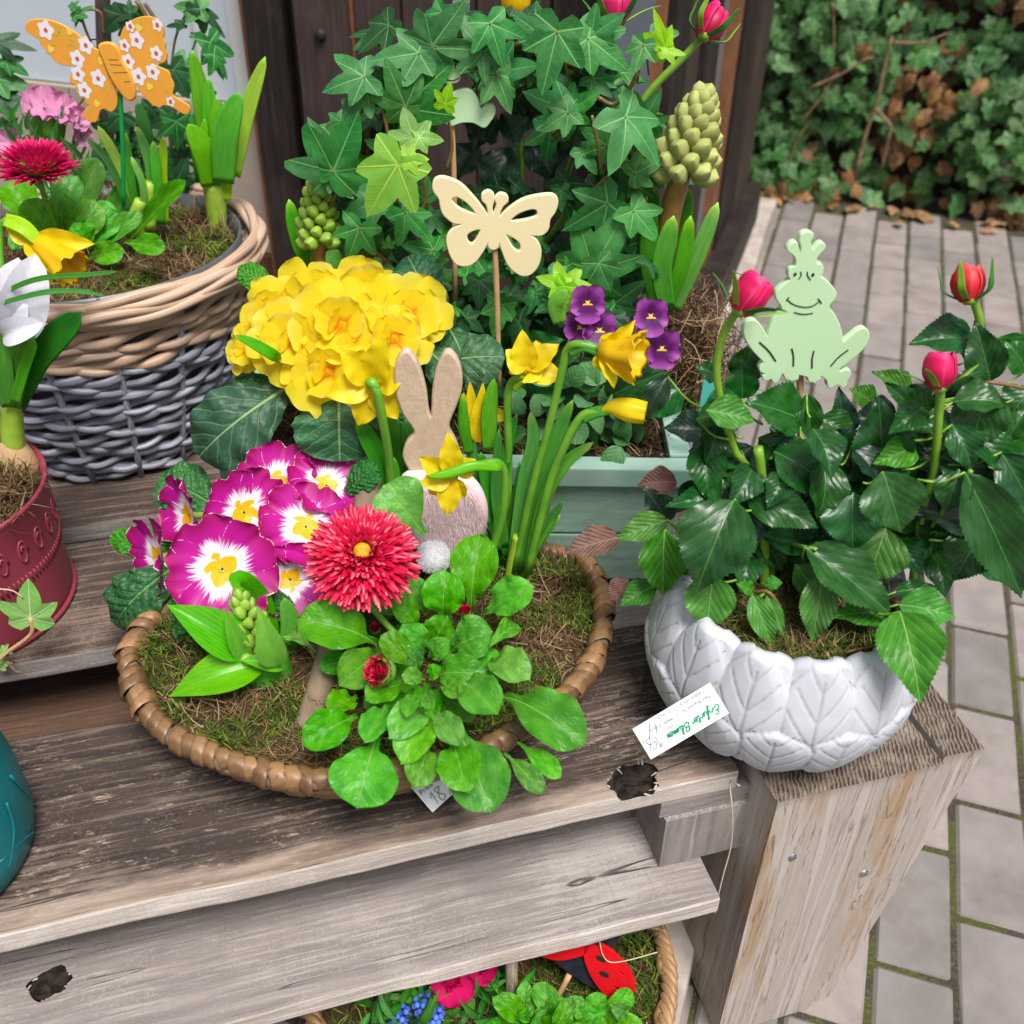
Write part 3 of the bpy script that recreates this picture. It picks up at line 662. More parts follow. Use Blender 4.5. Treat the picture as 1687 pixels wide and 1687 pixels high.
def strands(name, parent, mat, pts, ln=(.015, .035), wd=.0007, curl=1.2, lift=.5, seg=3, kind='stuff'):
    """moss or fibre: pts are (point, normal)"""
    vs = []; fs = []
    for p, nn in pts:
        t = (rv()-nn*.2); t = (t-nn*t.dot(nn)).normalized(); t = (t+nn*random.uniform(0, lift)).normalized()
        L = random.uniform(*ln); q = V(p); b = len(vs); bend = rv(curl)
        for k in range(seg+1):
            s = t.cross(nn); s = s.normalized() if s.length > 1e-4 else V((1, 0, 0)); s = (s+nn*.3).normalized()*wd*(1-.6*k/seg)
            vs += [q+s, q-s]
            if k: a = b+2*(k-1); fs.append((a, a+1, a+3, a+2))
            q = q+t*(L/seg); t = (t+bend*(1/seg)-nn*(.35*k/seg)).normalized()
    return obj(name, vs, fs, mat, parent, smooth=False, kind=kind)
# ================================================================== SETTING
g = obj('ground', [(-30, -30, -.10), (30, -30, -.10), (30, 30, -.10), (-30, 30, -.10)], [(0, 1, 2, 3)], ML['ground']); g['kind'] = 'structure'
def quadPQ(p0, p1, q0, q1, z): return [PQ(p0, q0, z), PQ(p1, q0, z), PQ(p1, q1, z), PQ(p0, q1, z)]
pav = obj('pavement', quadPQ(-3, 3.42, -.28, 4, -.006)+quadPQ(-3, 1.58, -3, -.281, -.006), [(0, 3, 2, 1), (4, 7, 6, 5)], ML['joint']); pav['kind'] = 'structure'
# pavers: running bond, courses along PD
PW, PLn, GAP = .0953, .187, .007
def paver_mesh(sd_):
    bm = bmesh.new(); vs = []; fs = []; box(vs, fs, (0, 0, 0), (PLn-GAP)*GS, (PW-GAP)*GS, .05)
    bv = [bm.verts.new(v) for v in vs]; [bm.faces.new([bv[i] for i in f]) for f in fs]
    bmesh.ops.bevel(bm, geom=[e for e in bm.edges], offset=.0045, segments=1, affect='EDGES')
    rr = random.Random(sd_)
    for v in bm.verts: v.co += V((rr.uniform(-1, 1), rr.uniform(-1, 1), rr.uniform(-.3, .3)))*.0012
    me = bpy.data.meshes.new('paver'); bm.to_mesh(me); bm.free(); me.materials.append(ML['paver']); return me
pms = [paver_mesh(i) for i in range(5)]
cands = []
for ci in range(-22, 24):
    q = .022+PW*(ci+.5)
    for ri in range(-14, 19):
        p = .868+PLn*(ri+.5)+(.5*PLn if ci % 2 == 0 else 0)
        if p > 3.36 or (q < -.27 and p > 1.5) or p < -1.5: continue
        c = PQ(p, q, -.025); x, y, zc = proj(c)
        vis = zc > 0 and -150 < x < 1850 and 250 < y < 1900 and not (x < 1080 and y < 1560) and not (1080 < x < 1500 and 700 < y < 1400)
        cands.append((0 if vis else 1, zc, c))
cands.sort(key=lambda t: (t[0], t[1]))
az_ang = AP
for k, (v_, zc, c) in enumerate(cands[:290]):
    M_ = Mx.Translation(c+UP*random.uniform(-.002, .0015)) @ Mx.Rotation(az_ang+random.uniform(-.012, .012), 4, 'Z') @ Mx.Rotation(random.uniform(-.008, .008), 4, 'X')
    link('paver', random.choice(pms), pav, M_)
vs = []; fs = []
for v_, zc, c in cands[290:]: box(vs, fs, c, (PLn-GAP)*GS, (PW-GAP)*GS, .05, PD, -QD)
obj('paver_field', vs, fs, ML['paver'], pav, smooth=False, kind='stuff')
# ---- house front: face A (across, recessed door) and face B (runs along the paving)
hs = thing('house_facade', PQ(1.62, -.9, 0), 'dark timber house front with a pale blue panel behind the baskets', 'house')
PA = 1.62
def onA(px, py, off=0.): return PL(px, py, PD*(PA+off)*GS, PD)
def onB(px, py): return PL(px, py, QD*-.28*GS, QD)
def slabA(name, q0, q1, z0, z1, p0, th, mat, bev=.004):
    return bevbox(name, hs, PQ(p0+th/2, (q0+q1)/2, (z0+z1)/2), (q1-q0)*GS, th*GS, (z1-z0)*GS, mat, bev, ax=QD, ay=PD)
def qA(px, py=120): return onA(px, py).dot(QD)/GS
q_ = {k: qA(k) for k in (-60, 384, 397, 460, 492, 578, 583, 660, 780, 900, 1040)}
qc = -.28
slabA('back_panel', q_[384]-.9, q_[384], .62, 1.7, PA+.10, .02, ML['panel'])
slabA('panel_rail', q_[384]-.055, q_[384]-.025, .62, 1.7, PA+.092, .012, ML['panelw'])
slabA('panel_rail', q_[384]-.125, q_[384]-.105, .62, 1.7, PA+.09, .012, ML['panelw'])
slabA('plaster_wall', q_[384]-.9, q_[384]+.02, .34, .617, PA+.085, .04, ML['plaster'])
slabA('wall_base', q_[384]-.9, q_[384]+.02, 0, .337, PA+.07, .06, ML['brownbase'])
slabA('bead', q_[384], q_[397]-.004, 0, 1.7, PA+.045, .03, ML['rust'], .002)
slabA('door_jamb', q_[397], q_[460], 0, 1.7, PA+.03, .10, ML['darkwood'])
slabA('door_leaf', q_[460]+.002, q_[492], 0, 1.7, PA+.055, .06, ML['darkwood'])
dp = slabA('door_post', q_[492]+.002, q_[578], 0, 1.7, PA, .10, ML['brownwood'])
slabA('bead', q_[578]+.001, q_[583], 0, 1.7, PA+.01, .05, ML['rust'], .001)
ks = [583, 660, 780, 900, 1040]
for a, b in zip(ks[:-1], ks[1:]): slabA('plank', q_[a]+.003, q_[b]-.002, 0, 1.7, PA+.012+.006*(a % 7 > 3), .06, ML['brownwood'])
slabA('plank', q_[1040]+.003, qc-.02, 0, 1.7, PA+.02, .06, ML['darkwood'])
bp = onA(528, 58); vs, fs, uv = lathe([(.0001, .009), (.006, .0085), (.0095, .006), (.011, .0)], 16)
rot = QD.to_track_quat('X', 'Z').to_matrix()
bo = [bp+QD*v.x*1.+UP*v.y-PD*v.z for v in vs]; obj('bolt', bo, [f[::-1] for f in fs], ML['darkwood'], dp)
# face B strips: photo x at y=20 where each begins
def pB(px, py=20): return onB(px, py).dot(PD)/GS
strips = [(1062, 1094, 'bluestrip', -.012, 'glazing_strip'), (1094, 1101, 'rust', 0, 'bead'), (1101, 1128, 'darkwood', .012, 'stile'), (1128, 1160, 'brownwood', .0, 'stile'), (1160, 1183, 'darkwood', .01, 'stile'), (1183, 1211, 'bluestrip', -.012, 'glazing_strip'), (1211, 1222, 'rust', .004, 'bead'), (1222, 1240, 'darkwood', .012, 'stile'), (1240, 1262, 'brownwood', .02, 'stile')]
for x0, x1, mk, off, nm in strips:
    p0, p1 = pB(x0), pB(x1)
    if x0 == 1062: p0 = PA-.0
    bevbox(nm, hs, PQ((p0+p1)/2, -.28-.03+off, .17+.78), (p1-p0-.003)*GS, .06*GS, 1.56*GS, ML[mk], .003, ax=PD, ay=-QD)
pe = pB(1262)
bevbox('wall_core', hs, PQ((PA+3.4)/2, -.40, .85), (3.4-PA)*GS, .10*GS, 1.7*GS, ML['darkwood'], .004, ax=PD, ay=-QD)
bevbox('sill_board', hs, PQ((PA+pe)/2, -.262, .10), (pe-PA)*GS, .085*GS, .14*GS, ML['darkwood'], .006, ax=PD, ay=-QD)
bevbox('plinth_stone', hs, PQ((PA+3.2)/2-.25, -.235, .012), (3.2-PA+.5)*GS, .11*GS, .10*GS, ML['stone'], .012, ax=PD, ay=-QD, jit=.012, sub=12)
# ---- ivy hedge at the end of the pavement
hg = thing('ivy_hedge', PQ(3.45, .6, 0), 'dense ivy hedge with dead brown leaves at the end of the brick pavement', 'hedge')
bevbox('hedge_wall', hg, PQ(3.62, 1.0, .8), 3.2*GS, .12*GS, 1.6*GS, ML['soil'], .01, ax=QD, ay=PD)
hl = LIB[('hed', 'hedge')]; hd = LIB[('hed', 'dead')]
spots = []
for i in range(3600):
    q = random.uniform(-.36, 2.0); z = random.uniform(0., 1.15)**1.0; dep = random.random()
    p = 3.55-.16*dep - .06*max(0, .25-z) + .04*math.sin(q*9)+.03*math.sin(z*11+q*5)
    spots.append((p, q, z))
def hedge_leaf(p, q, z, dead):
    s = random.uniform(.036, .066)*(.85 if dead else 1.)
    a = random.gauss(math.pi, .75); dn = QD*math.sin(a)+UP*math.cos(a)-PD*random.uniform(.0, .5)
    n = (-PD+UP*random.uniform(.0, .8)+QD*random.uniform(-.5, .5)).normalized()
    b = PQ(p, q, max(z, .02)); return frame(b, b+dn.normalized()*s, s*.95, n, s)
def isdead(q, z):
    c = mnoise.noise(V((q*3.1, z*3.1, 4.2))); near = math.exp(-((q-1.25)/.25)**2-((z-.35)/.3)**2)*.5
    return random.random() < max(.03, .08+.55*(c > .28)+near*.35+(z < .06)*.35)
inview = [];
for s_ in spots:
    x, y, zc = proj(PQ(*s_))
    (inview if (1225 < x < 1700 and -20 < y < 380) else []).append(s_)
inview.sort(key=lambda t: t[0])
for s_ in inview[:298]:
    dd = isdead(s_[1], s_[2]); link('leaf', random.choice(hd if dd else hl), hg, hedge_leaf(*s_, dd))
first = set(inview[:298])
def mass(name, lst, mat, src):
    vs = []; fs = []; uvs = []
    for s_, dd in lst:
        me = random.choice(src); M_ = hedge_leaf(*s_, dd); b = len(vs)
        vs += [M_ @ v.co for v in me.vertices]; fs += [tuple(b+i for i in p.vertices) for p in me.polygons]
        ul = me.uv_layers[0].data; tmp = [None]*len(me.vertices)
        for l in me.loops: tmp[l.vertex_index] = tuple(ul[l.index].uv)
        uvs += tmp
    obj(name, vs, fs, mat, hg, uvs, kind='stuff')
rest = [(s_, isdead(s_[1], s_[2])) for s_ in spots if s_ not in first]
mass('leaf_mass', [r_ for r_ in rest if not r_[1]], ML['hedges'], [ivyleaf('tmpl', ML['hedge'], n=14, rings=1, cup=.18, lobes=[(0, 1., 50), (60, .72, 45), (-60, .72, 45)]) for _ in range(1)])
DS = leaf_mat('dead_leaf_mass', (.20, .10, .045), (.36, .21, .10), (.2, .1, .05), 'ivy', rough=.75, tl=.1, vary=.9, island=True)
mass('dead_leaf_mass', [r_ for r_ in rest if r_[1]], DS, [ivyleaf('tmpl', ML['dead'], n=14, rings=1, cup=.5, lobes=[(0, 1., 55), (60, .7, 45), (-60, .7, 45)]) for _ in range(1)])
def hp(px, py, p=3.36): return PL(px, py, PD*p*GS, PD)
for ln, r in (([(1408, 290), (1428, 215), (1446, 165), (1455, 118), (1470, 60)], .007), ([(1441, 178), (1466, 205), (1465, 225), (1452, 280)], .006), ([(1335, 145), (1390, 120), (1425, 98), (1440, 95)], .005), ([(1470, 70), (1520, 70), (1560, 55)], .005), ([(1372, 5), (1374, 60), (1372, 105)], .004), ([(1320, 200), (1345, 170), (1380, 120)], .004), ([(1290, 300), (1310, 240), (1330, 205)], .004)):
    tube('twig', [hp(x, y) for x, y in ln], (r, r*.5), ML['twig'], hg, 6, 14)
# fallen leaves along the foot of the hedge
vs = []; fs = []; uvs = []
for i in range(75):
    q = random.uniform(-.25, 1.7); p = 3.385-abs(random.gauss(0, .05)); c = PQ(p, q, .014); me = random.choice(hd)
    a = random.uniform(0, 6.28); dn = PD*math.cos(a)+QD*math.sin(a); s_ = random.uniform(.03, .05)
    M_ = frame(c, c+dn*s_+UP*random.uniform(0, .02), s_, (UP+rv(.5)).normalized(), s_); b = len(vs)
    vs += [M_ @ v.co for v in me.vertices]; fs += [tuple(b+k for k in p_.vertices) for p_ in me.polygons]; ul = me.uv_layers[0].data; tmp = [None]*len(me.vertices)
    for l in me.loops: tmp[l.vertex_index] = tuple(ul[l.index].uv)
    uvs += tmp
obj('leaf_litter', vs, fs, DS, None, uvs, kind='stuff')
# ================================================================== BENCH
bench = thing('wooden_bench', (.15, .9, 0), 'weathered pallet wood bench with stained top boards and thick corner post', 'bench')
def tops(f): return 0 if f.normal.z > .55 else 1
def board(name, x0, x1, y0, y1, z1, th, mt_, mp, jit=.0024, bev=.003):
    return bevbox(name, bench, ((x0+x1)/2, (y0+y1)/2, z1-th/2), x1-x0, y1-y0, th, None, bev, jit=jit, sub=40, mats=[ML[mt_], ML[mp]], topi=tops)
XL = -.75
board('board', XL, .392, .560, .776, .37, .026, 'boardtop', 'boardpale')
board('board', XL, .66, .885, 1.085, .37, .026, 'boardtop2', 'boardgrey')
board('board', XL, .66, 1.118, 1.33, .37, .026, 'boardtop2', 'boardgrey')
board('board', XL, .60, 1.36, 1.56, .37, .026, 'boardtop2', 'boardgrey')
board('board', .604, .66, .66, .882, .37, .026, 'boardtop2', 'boardgrey')
board('lower_board', XL, .366, .507, .70, .250, .024, 'boardgrey', 'boardpale')
board('lower_board', XL, .60, .715, .995, .262, .024, 'boardbrown', 'boardbrown')
board('lower_board', XL, .60, 1.0, 1.5, .262, .024, 'boardbrown', 'boardbrown')
for cx, ys in ((.365, (.60, .85, 1.42)), (-.70, (.60, .85, 1.42))):
    for y in ys: bevbox('block', bench, (cx, y+.02, .286), .09, .13, .071, ML['block'], .003, jit=.002)
    bevbox('crosspiece', bench, (cx, 1.06, .3325), .10, 1.0, .021, ML['boardgrey'], .003, ax=V((1, 0, 0)), jit=.002)
for y in (.65, 1.3): bevbox('foot', bench, (-.70, y, .09), .10, .10, .292, ML['block'], .004, jit=.002)
bevbox('foot', bench, (.50, 1.45, .09), .10, .10, .292, ML['block'], .004, jit=.002)
def ptop(f): return 1 if f.normal.z > .6 else 0
po = bevbox('post', bench, (.4965, .5855, .158), .177, .142, .428, None, .006, jit=.003, seg=3, mats=[ML['post'], ML['endgrain']], topi=ptop)
def splay(o, x0):
    for v in o.data.vertices: v.co.x -= max(0, .372-v.co.z)*.14*max(0, (v.co.x-x0)/.18)
splay(po, .41)
po2 = bevbox('post', bench, (.6115, .591, .159), .043, .140, .43, None, .005, jit=.003, seg=3, mats=[ML['post'], ML['endgrain']], topi=ptop)
bevbox('board_end', bench, (.42, .70, .357), .36, .085, .026, ML['boardtop2'], .003, jit=.002)
splay(po2, .41)
for px, py in ((1306, 1413), (1424, 1440)):
    p = PL(px, py, V((0, .514, 0)), V((0, 1, 0))); vs, fs, uv = lathe([(.0001, .0025), (.004, .002), (.0052, 0)], 12)
    obj('screw', [p+V((v.x, -v.z+.0012, v.y)) for v in vs], fs, ML['steel'], po)
# knot holes cut out of the boards
def knot(board_, c, sx, sy, sz, sd_):
    n, rings = 26, 12; vs = []; fs = []
    for j in range(rings+1):
        ph = math.pi*j/rings
        for i in range(n):
            a = 2*math.pi*i/n; d_ = V((math.cos(a)*math.sin(ph), math.sin(a)*math.sin(ph), math.cos(ph)))
            q = 1+.45*mnoise.noise(d_*1.5+V((sd_*3.1, 0, 0)))+.08*mnoise.noise(d_*5+V((0, sd_, 0))); vs.append(V((c.x+sx*d_.x*q, c.y+sy*d_.y*q, c.z+sz*d_.z*q)))
    for j in range(rings):
        for i in range(n): fs.append((j*n+i, (j+1)*n+i, (j+1)*n+(i+1) % n, j*n+(i+1) % n))
    me = mesh('cutter', vs, fs, ML['hole']); bm = bmesh.new(); bm.from_mesh(me); bmesh.ops.remove_doubles(bm, verts=bm.verts, dist=1e-6); bmesh.ops.recalc_face_normals(bm, faces=bm.faces); bm.to_mesh(me); bm.free()
    me.materials.clear(); 
    for mm in list(board_.data.materials)+[ML['hole']]: me.materials.append(mm)
    me.polygons.foreach_set('material_index', [2]*len(me.polygons)); board_.data.materials.append(ML['hole'])
    cu = bpy.data.objects.new('cutter', me); COL.objects.link(cu)
    bpy.context.view_layer.update()
    md = board_.modifiers.new('cut', 'BOOLEAN'); md.object = cu; md.operation = 'DIFFERENCE'; md.solver = 'EXACT'
    bpy.context.view_layer.update(); dg = bpy.context.evaluated_depsgraph_get(); nm = bpy.data.meshes.new_from_object(board_.evaluated_get(dg)); board_.modifiers.clear(); board_.data = nm
    bpy.data.objects.remove(cu)
    for i in range(14):
        a = random.uniform(0, 6.28); p = V((c.x+sx*.95*math.cos(a), c.y+sy*.95*math.sin(a), c.z-.002)); d_ = V((random.uniform(-1, 1)*.006, random.uniform(-1, 1)*.006, random.uniform(-.003, .001)))
        tube('splinter', [p, p+d_*.5+UP*.0006, p+d_], (.0011, .0004), ML['boardpale'], board_, 5, 4)
boards = [o for o in bench.children if o.name.startswith('board')]; lows = [o for o in bench.children if o.name.startswith('lower_board')]
knot(boards[0], Z(1046, 1288, .371)+V((0, .004, 0)), .026, .019, .014, 3); knot(lows[0], PL(82, 1622, V((0, .52, .249)), UP), .019, .014, .012, 5)
# ================================================================== CONTAINERS
def ell(cx, cy, a, b, bb=None):
    """point on an oval: front half semi-axis b, back half bb"""
    def f(t, r=1.):
        s = math.sin(t); return V((cx+a*r*math.cos(t), cy+(b if s < 0 or bb is None else bb)*r*s, 0))
    return f
# ---- brown cane basket
B1 = ell(.083, .79, .238, .207, .105)
ZB = .44
bk = thing('wicker_basket', (.083, .79, .37), 'brown oval cane basket with bound rim and bark handle on the bench front', 'basket')
def slope(pts): return pts
for k in range(5):
    z = .378+k*.0115; r = .84+.032*k; pts = []
    for i in range(120):
        t = 2*math.pi*i/120; p = B1(t, r+.012*math.sin(t*22+math.pi*(k % 2))); p.z = z+.002*math.sin(t*22); pts.append(p)
    tube('cane', pts, .0055, ML['wbrown'], bk, 6, None, True)
core = [B1(2*math.pi*i/90)+UP*(ZB-.004+.003*math.sin(i*.7)) for i in range(90)]
tube('rim_core', core, .0085, ML['handle'], bk, 8, None, True)
def wrap_mesh(s):
    rr = random.Random(s); n = 12; vs = []; fs = []
    for j, (y, r) in enumerate(((-.0056, .0112), (-.0042, .0136), (.0042, .0140), (.0056, .0112))):
        for i in range(n):
            a = 2*math.pi*i/n; q = r*(1+.12*rr.uniform(-1, 1)*.4); vs.append((q*math.cos(a)*1.05, y+.0035*math.cos(a)+rr.uniform(-.0005, .0005), q*math.sin(a)*.95))
    for j in range(3):
        for i in range(n): fs.append((j*n+i, j*n+(i+1) % n, (j+1)*n+(i+1) % n, (j+1)*n+i))
    return mesh('wrap', vs, fs, ML['wrap'])
wms = [wrap_mesh(i) for i in range(5)]
# spacing by arc length
dense = [B1(2*math.pi*i/2000) for i in range(2000)]; acc = 0; nxt = 0; last = dense[0]
for i, p in enumerate(dense):
    acc += (p-last).length; last = p
    if acc >= nxt:
        nxt = acc+random.choice((.0115, .0118, .012, .0125, .013)) + (random.random() < .06)*.008
        t = (dense[(i+3) % 2000]-dense[i-3]).normalized(); out = t.cross(UP)
        t2 = Mx.Rotation(random.gauss(.12, .20), 3, UP) @ t
        m_ = Mx.Identity(4); x_ = t2.cross(UP)
        for k in range(3): m_[k][0] = x_[k]; m_[k][1] = t2[k]; m_[k][2] = UP[k]; m_[k][3] = (p+UP*(ZB+.003*math.sin(i*.031)))[k]
        s = random.uniform(.74, .92); link('wrap', random.choice(wms), bk, m_ @ Mx.Diagonal((s, random.uniform(1.0, 1.55), s, 1)))
hpts = [Z(506, 1205, .435), G(526, 1135, .675), G(552, 1050, .718), G(584, 950, .77), G(598, 870, .82), G(606, 800, .86), G(611, 790, .875)]
tube('handle', hpts, .0125, ML['handle'], bk, 12, 30)
vs = [V((.083, .79, .436))]; fs = []; N = 60
for k in range(1, 7):
    for i in range(N):
        p = B1(2*math.pi*i/N, .955*k/6); p.z = .438+.004*mnoise.noise(p*30)-.012*(k/6)**3; vs.append(p)
for i in range(N):
    fs.append((0, 1+i, 1+(i+1) % N))
    for k in range(5): fs.append((1+k*N+i, 1+(k+1)*N+i, 1+(k+1)*N+(i+1) % N, 1+k*N+(i+1) % N))
obj('moss_bed', vs, fs, ML['mossbase'], bk)
def inB(fn, n, zf, rmax=.94, cond=None):
    out = []
    while len(out) < n:
        t = random.uniform(0, 2*math.pi); p = fn(t, math.sqrt(random.random())*rmax)
        if cond and not cond(p): continue
        p.z = zf(p); out.append((p, (UP+rv(.25)).normalized()))
    return out
zb_ = lambda p: .438+.006*mnoise.noise(p*28)
green = lambda s, o=0.: (lambda p: mnoise.noise(V((p.x*s+o, p.y*s, 1.7))) > -.10)
brownc = lambda s, o=0.: (lambda p: mnoise.noise(V((p.x*s+o, p.y*s, 1.7))) < .12)
strands('fibre', bk, ML['fibre'], inB(B1, 4600, zb_, .95, brownc(17)), (.012, .038), .0006, 1.6, .5)
strands('moss', bk, ML['moss'], inB(B1, 9500, lambda p: zb_(p)+.003, .95, green(17)), (.006, .014), .0007, 1.5, 1.4)
for i in range(26):
    p = B1(random.uniform(0, 6.28), random.uniform(.2, .9))+UP*.445; a = random.uniform(0, 3.14); L = random.uniform(.02, .055)
    d_ = V((math.cos(a), math.sin(a), random.uniform(-.1, .15)))*L; tube('straw', [p-d_/2, p+UP*.002, p+d_/2], .0010, ML['fibre'] if i % 3 else ML['twig'], bk, 5, 4)
# ---- grey and tan willow planter
gk = thing('wicker_planter', (-.19, 1.36, .37), 'large grey willow planter with a peeled tan upper band at the left', 'planter')
ROWS = 27
for k in range(ROWS):
    f_ = k/(ROWS-1); z = .378+f_*.252; a = .150+.072*f_; b = .152+.056*f_; pts = []; tan = k >= 18
    E1 = ell(-.19, 1.36, a, b); nst = 16; n = 160
    rr_ = random.uniform(-.002, .002); ph_ = random.uniform(-.55, .55)
    for i in range(n):
        t = 2*math.pi*i/n; wv = math.sin(t*nst+math.pi*(k % 2)+ph_+.5*math.sin(t*3+k)); p = E1(t, 1+(.026 if not tan else .02)*wv+rr_*3)
        p.z = z+.0045*math.sin(t*nst*.5+k*1.9)+rr_*1.4+.002*mnoise.noise(p*25+V((k*3., 0, 0))); pts.append(p)
    rad = (.0052, .0062)[tan]
    vs, fs, uv = sweep(pts, lambda i, n_, r=rad, k=k: [(r*.8*math.cos(2*math.pi*j/7)*(1+.2*math.sin(i*.31+k)), r*math.sin(2*math.pi*j/7)*(1+.2*math.sin(i*.31+k*2))) for j in range(7)], closed=True)
    obj('willow_rod', vs, fs, ML['wtan' if tan else 'wgrey'], gk, uv)
for i in range(16):
    t = 2*math.pi*(i+.5)/16; pts = [ell(-.19, 1.36, .150+.072*f_, .152+.056*f_)(t)+UP*(.372+f_*.262) for f_ in (0, .3, .6, 1)]
    tube('stake', pts, .0045, ML['wgrey'], gk, 6, 8)
for k, (dr, dz) in enumerate(((1.0, .000), (1.022, .002), (.982, .004), (1.004, .008), (1.03, -.007), (1.026, -.014))):
    pts = []
    for i in range(160):
        t = 2*math.pi*i/160; p = ell(-.19, 1.36, .224, .21)(t, dr+.012*math.sin(t*7+k*1.6)); p.z = .634+dz+.003*math.sin(t*9+k*1.6+1.3); pts.append(p)
    tube('rim_rod', pts, .0062, ML['wtan'], gk, 8, None, True)
E2 = ell(-.19, 1.36, .207, .193)
vs, fs, uv = lathe([(.7, .374), (.99, .62), (1., .641), (.985, .641), (.97, .6)], 64, V((-.19, 1.36, 0)), .205, .19); obj('liner', vs, fs, ML['plastic'], gk)
vs, fs, uv = lathe([(.001, .632), (.5, .63), (.97, .618)], 40, V((-.19, 1.36, 0)), .205, .19); obj('moss_bed', vs, fs, ML['mossbase'], gk)
zg = lambda p: .626+.012*mnoise.noise(p*22)
strands('fibre', gk, ML['fibre'], inB(E2, 3200, zg, .95, brownc(14, 5)), (.015, .04), .0008, 1.6, .9)
strands('moss', gk, ML['moss'], inB(E2, 3600, zg, .95, green(14, 5)), (.008, .018), .0009, 1.5, 1.3)
# ---- red enamel pot at the left
RC = Z(-40, 990, .37); RC = V((-.345, 1.00, .37))
rp = thing('red_pot', RC, 'round red enamel pot with a raised scroll band at the left edge', 'pot')
def redprof(a, j, r, z):
    return (r, z)
prof = [(.001, .372), (.108, .372), (.112, .376), (.113, .386), (.1135, .42), (.115, .47), (.1165, .515), (.1185, .52), (.1195, .523), (.118, .526), (.115, .524), (.112, .50), (.001, .495)]
vs, fs, uv = lathe(prof, 64, V((RC.x, RC.y, 0))); obj('pot_body', vs, fs, ML['redpot'], rp)
def onpot(t, z, r=.1165): return V((RC.x+r*math.cos(t), RC.y+r*math.sin(t), z))
for k in range(14):
    t0 = -2.2+k*.22
    pts = [onpot(t0+.055*(1-u*.6)*math.cos(u*9), .478+.016*(1-u*.6)*math.sin(u*9), .1153) for u in [i/12 for i in range(13)]]
    tube('scroll', pts, .0016, ML['redpot'], rp, 6, 30)
for k in range(70):
    t0 = -2.3+k*.047; tube('scroll', [onpot(t0, .452, .1145), onpot(t0+.02, .440, .1142)], .0013, ML['redpot'], rp, 5, 2)
tube('rolled_edge', [onpot(2*math.pi*i/60, .375, .1135) for i in range(60)], .003, ML['redpot'], rp, 6, None, True)
E3 = ell(RC.x, RC.y, .108, .108); zr = lambda p: .515+.03*max(0, 1-((p-V((RC.x, RC.y, p.z))).length/.108)**2)+.006*mnoise.noise(p*30)
vs, fs, uv = lathe([(.001, .54), (.06, .528), (.111, .508)], 32, V((RC.x, RC.y, 0))); obj('moss_bed', vs, fs, ML['mossbase'], rp)
strands('fibre', rp, ML['fibre'], inB(E3, 2200, zr, 1., brownc(18, 9)), (.015, .045), .0008, 1.5, 1.)
strands('moss', rp, ML['moss'], inB(E3, 1500, zr, .95, green(18, 9)), (.008, .018), .0009, 1.5, 1.4)
# ---- teal pot at the left edge
TC = V((-.338, .655, .37))
tp = thing('teal_pot', TC, 'teal enamel pot with raised seams at the left front of the bench', 'pot')
prof = [(.001, .372), (.088, .372), (.094, .378), (.097, .40), (.095, .45), (.088, .50), (.084, .515), (.080, .513), (.078, .49), (.001, .485)]
vs, fs, uv = lathe(prof, 56, V((TC.x, TC.y, 0))); obj('pot_body', vs, fs, ML['tealpot'], tp)
def ont(t, z): return V((TC.x+(.0965-.0)*math.cos(t), TC.y+.0965*math.sin(t), z))
for pts in ([(-.55, .395), (-.35, .42), (-.30, .45)], [(-.1, .385), (-.3, .40), (-.6, .41)], [(.3, .38), (.1, .41), (-.1, .46)]):
    tube('seam', [ont(t, z)*1 for t, z in pts], .0012, ML['tealpot'], tp, 5, 10)
obj('soil', *lathe([(.001, .5), (.08, .498)], 24, V((TC.x, TC.y, 0)))[:2], ML['soil'], tp)
# ---- mint wooden crate
cr = thing('mint_crate', (.25, .97, .37), 'mint green painted wooden crate behind the basket full of ivy and spring flowers', 'crate')
CO = G(1106, 985, .915); CO.z = .37
ca, cb = R0.copy(), F0.copy()
W_, Dp, Hc = .50, .25, .178
def cpt(u, v, z): return CO - ca*u + cb*v + UP*z
def cbox(name, u0, u1, v0, v1, z0, z1, mk, bev=.002, jit=.0012): return bevbox(name, cr, cpt((u0+u1)/2, (v0+v1)/2, (z0+z1)/2), abs(u1-u0), abs(v1-v0), z1-z0, ML[mk], bev, ax=ca, ay=cb, jit=jit, sub=10)
cbox('front_board', .004, W_, .008, .020, .002, .067, 'mint'); cbox('front_board', .004, W_, .008, .020, .0695, .136, 'mint')
cbox('rim_board', -.004, W_+.004, -.001, .024, .1385, .163, 'mintrim')
cbox('side_board', .004, .016, .0215, Dp, .002, .136, 'mint'); cbox('side_board', W_-.012, W_, .0215, Dp, .002, .136, 'mint')
cbox('rim_board', -.006, .018, .026, Dp, .139, .165, 'mintrim'); cbox('rim_board', W_-.018, W_+.006, .026, Dp, .139, .165, 'mintrim')
cbox('back_board', .018, W_-.014, Dp-.012, Dp, .002, .163, 'mint')
cbox('soil', .018, W_-.014, .026, Dp-.014, .01, .152, 'soil', .004, .006)
pts = [(cpt(random.uniform(.02, W_-.03), random.uniform(.03, Dp-.02), .152+random.uniform(0, .008)), UP) for _ in range(3000)]
strands('fibre', cr, ML['fibre'], pts[:1300], (.015, .035), .0008, 1.5, .8); strands('moss', cr, ML['moss'], pts[1300:1900], (.008, .018), .0009, 1.5, 1.2)
mc = G(1142, 560, 1.06)
pts = [(mc+V((random.gauss(0, .022), random.gauss(0, .022), random.gauss(0, .028)-.01)), rv().normalized()) for _ in range(1500)]
strands('fibre', cr, ML['fibre'], pts, (.02, .05), .0008, 2.2, 1.2)
pts = [(p+UP*-.06+ca*.005, n) for p, n in pts[:500]]; strands('moss', cr, ML['moss'], pts, (.012, .03), .0009, 2., 1.2)
lb = G(1172, 634, .93)
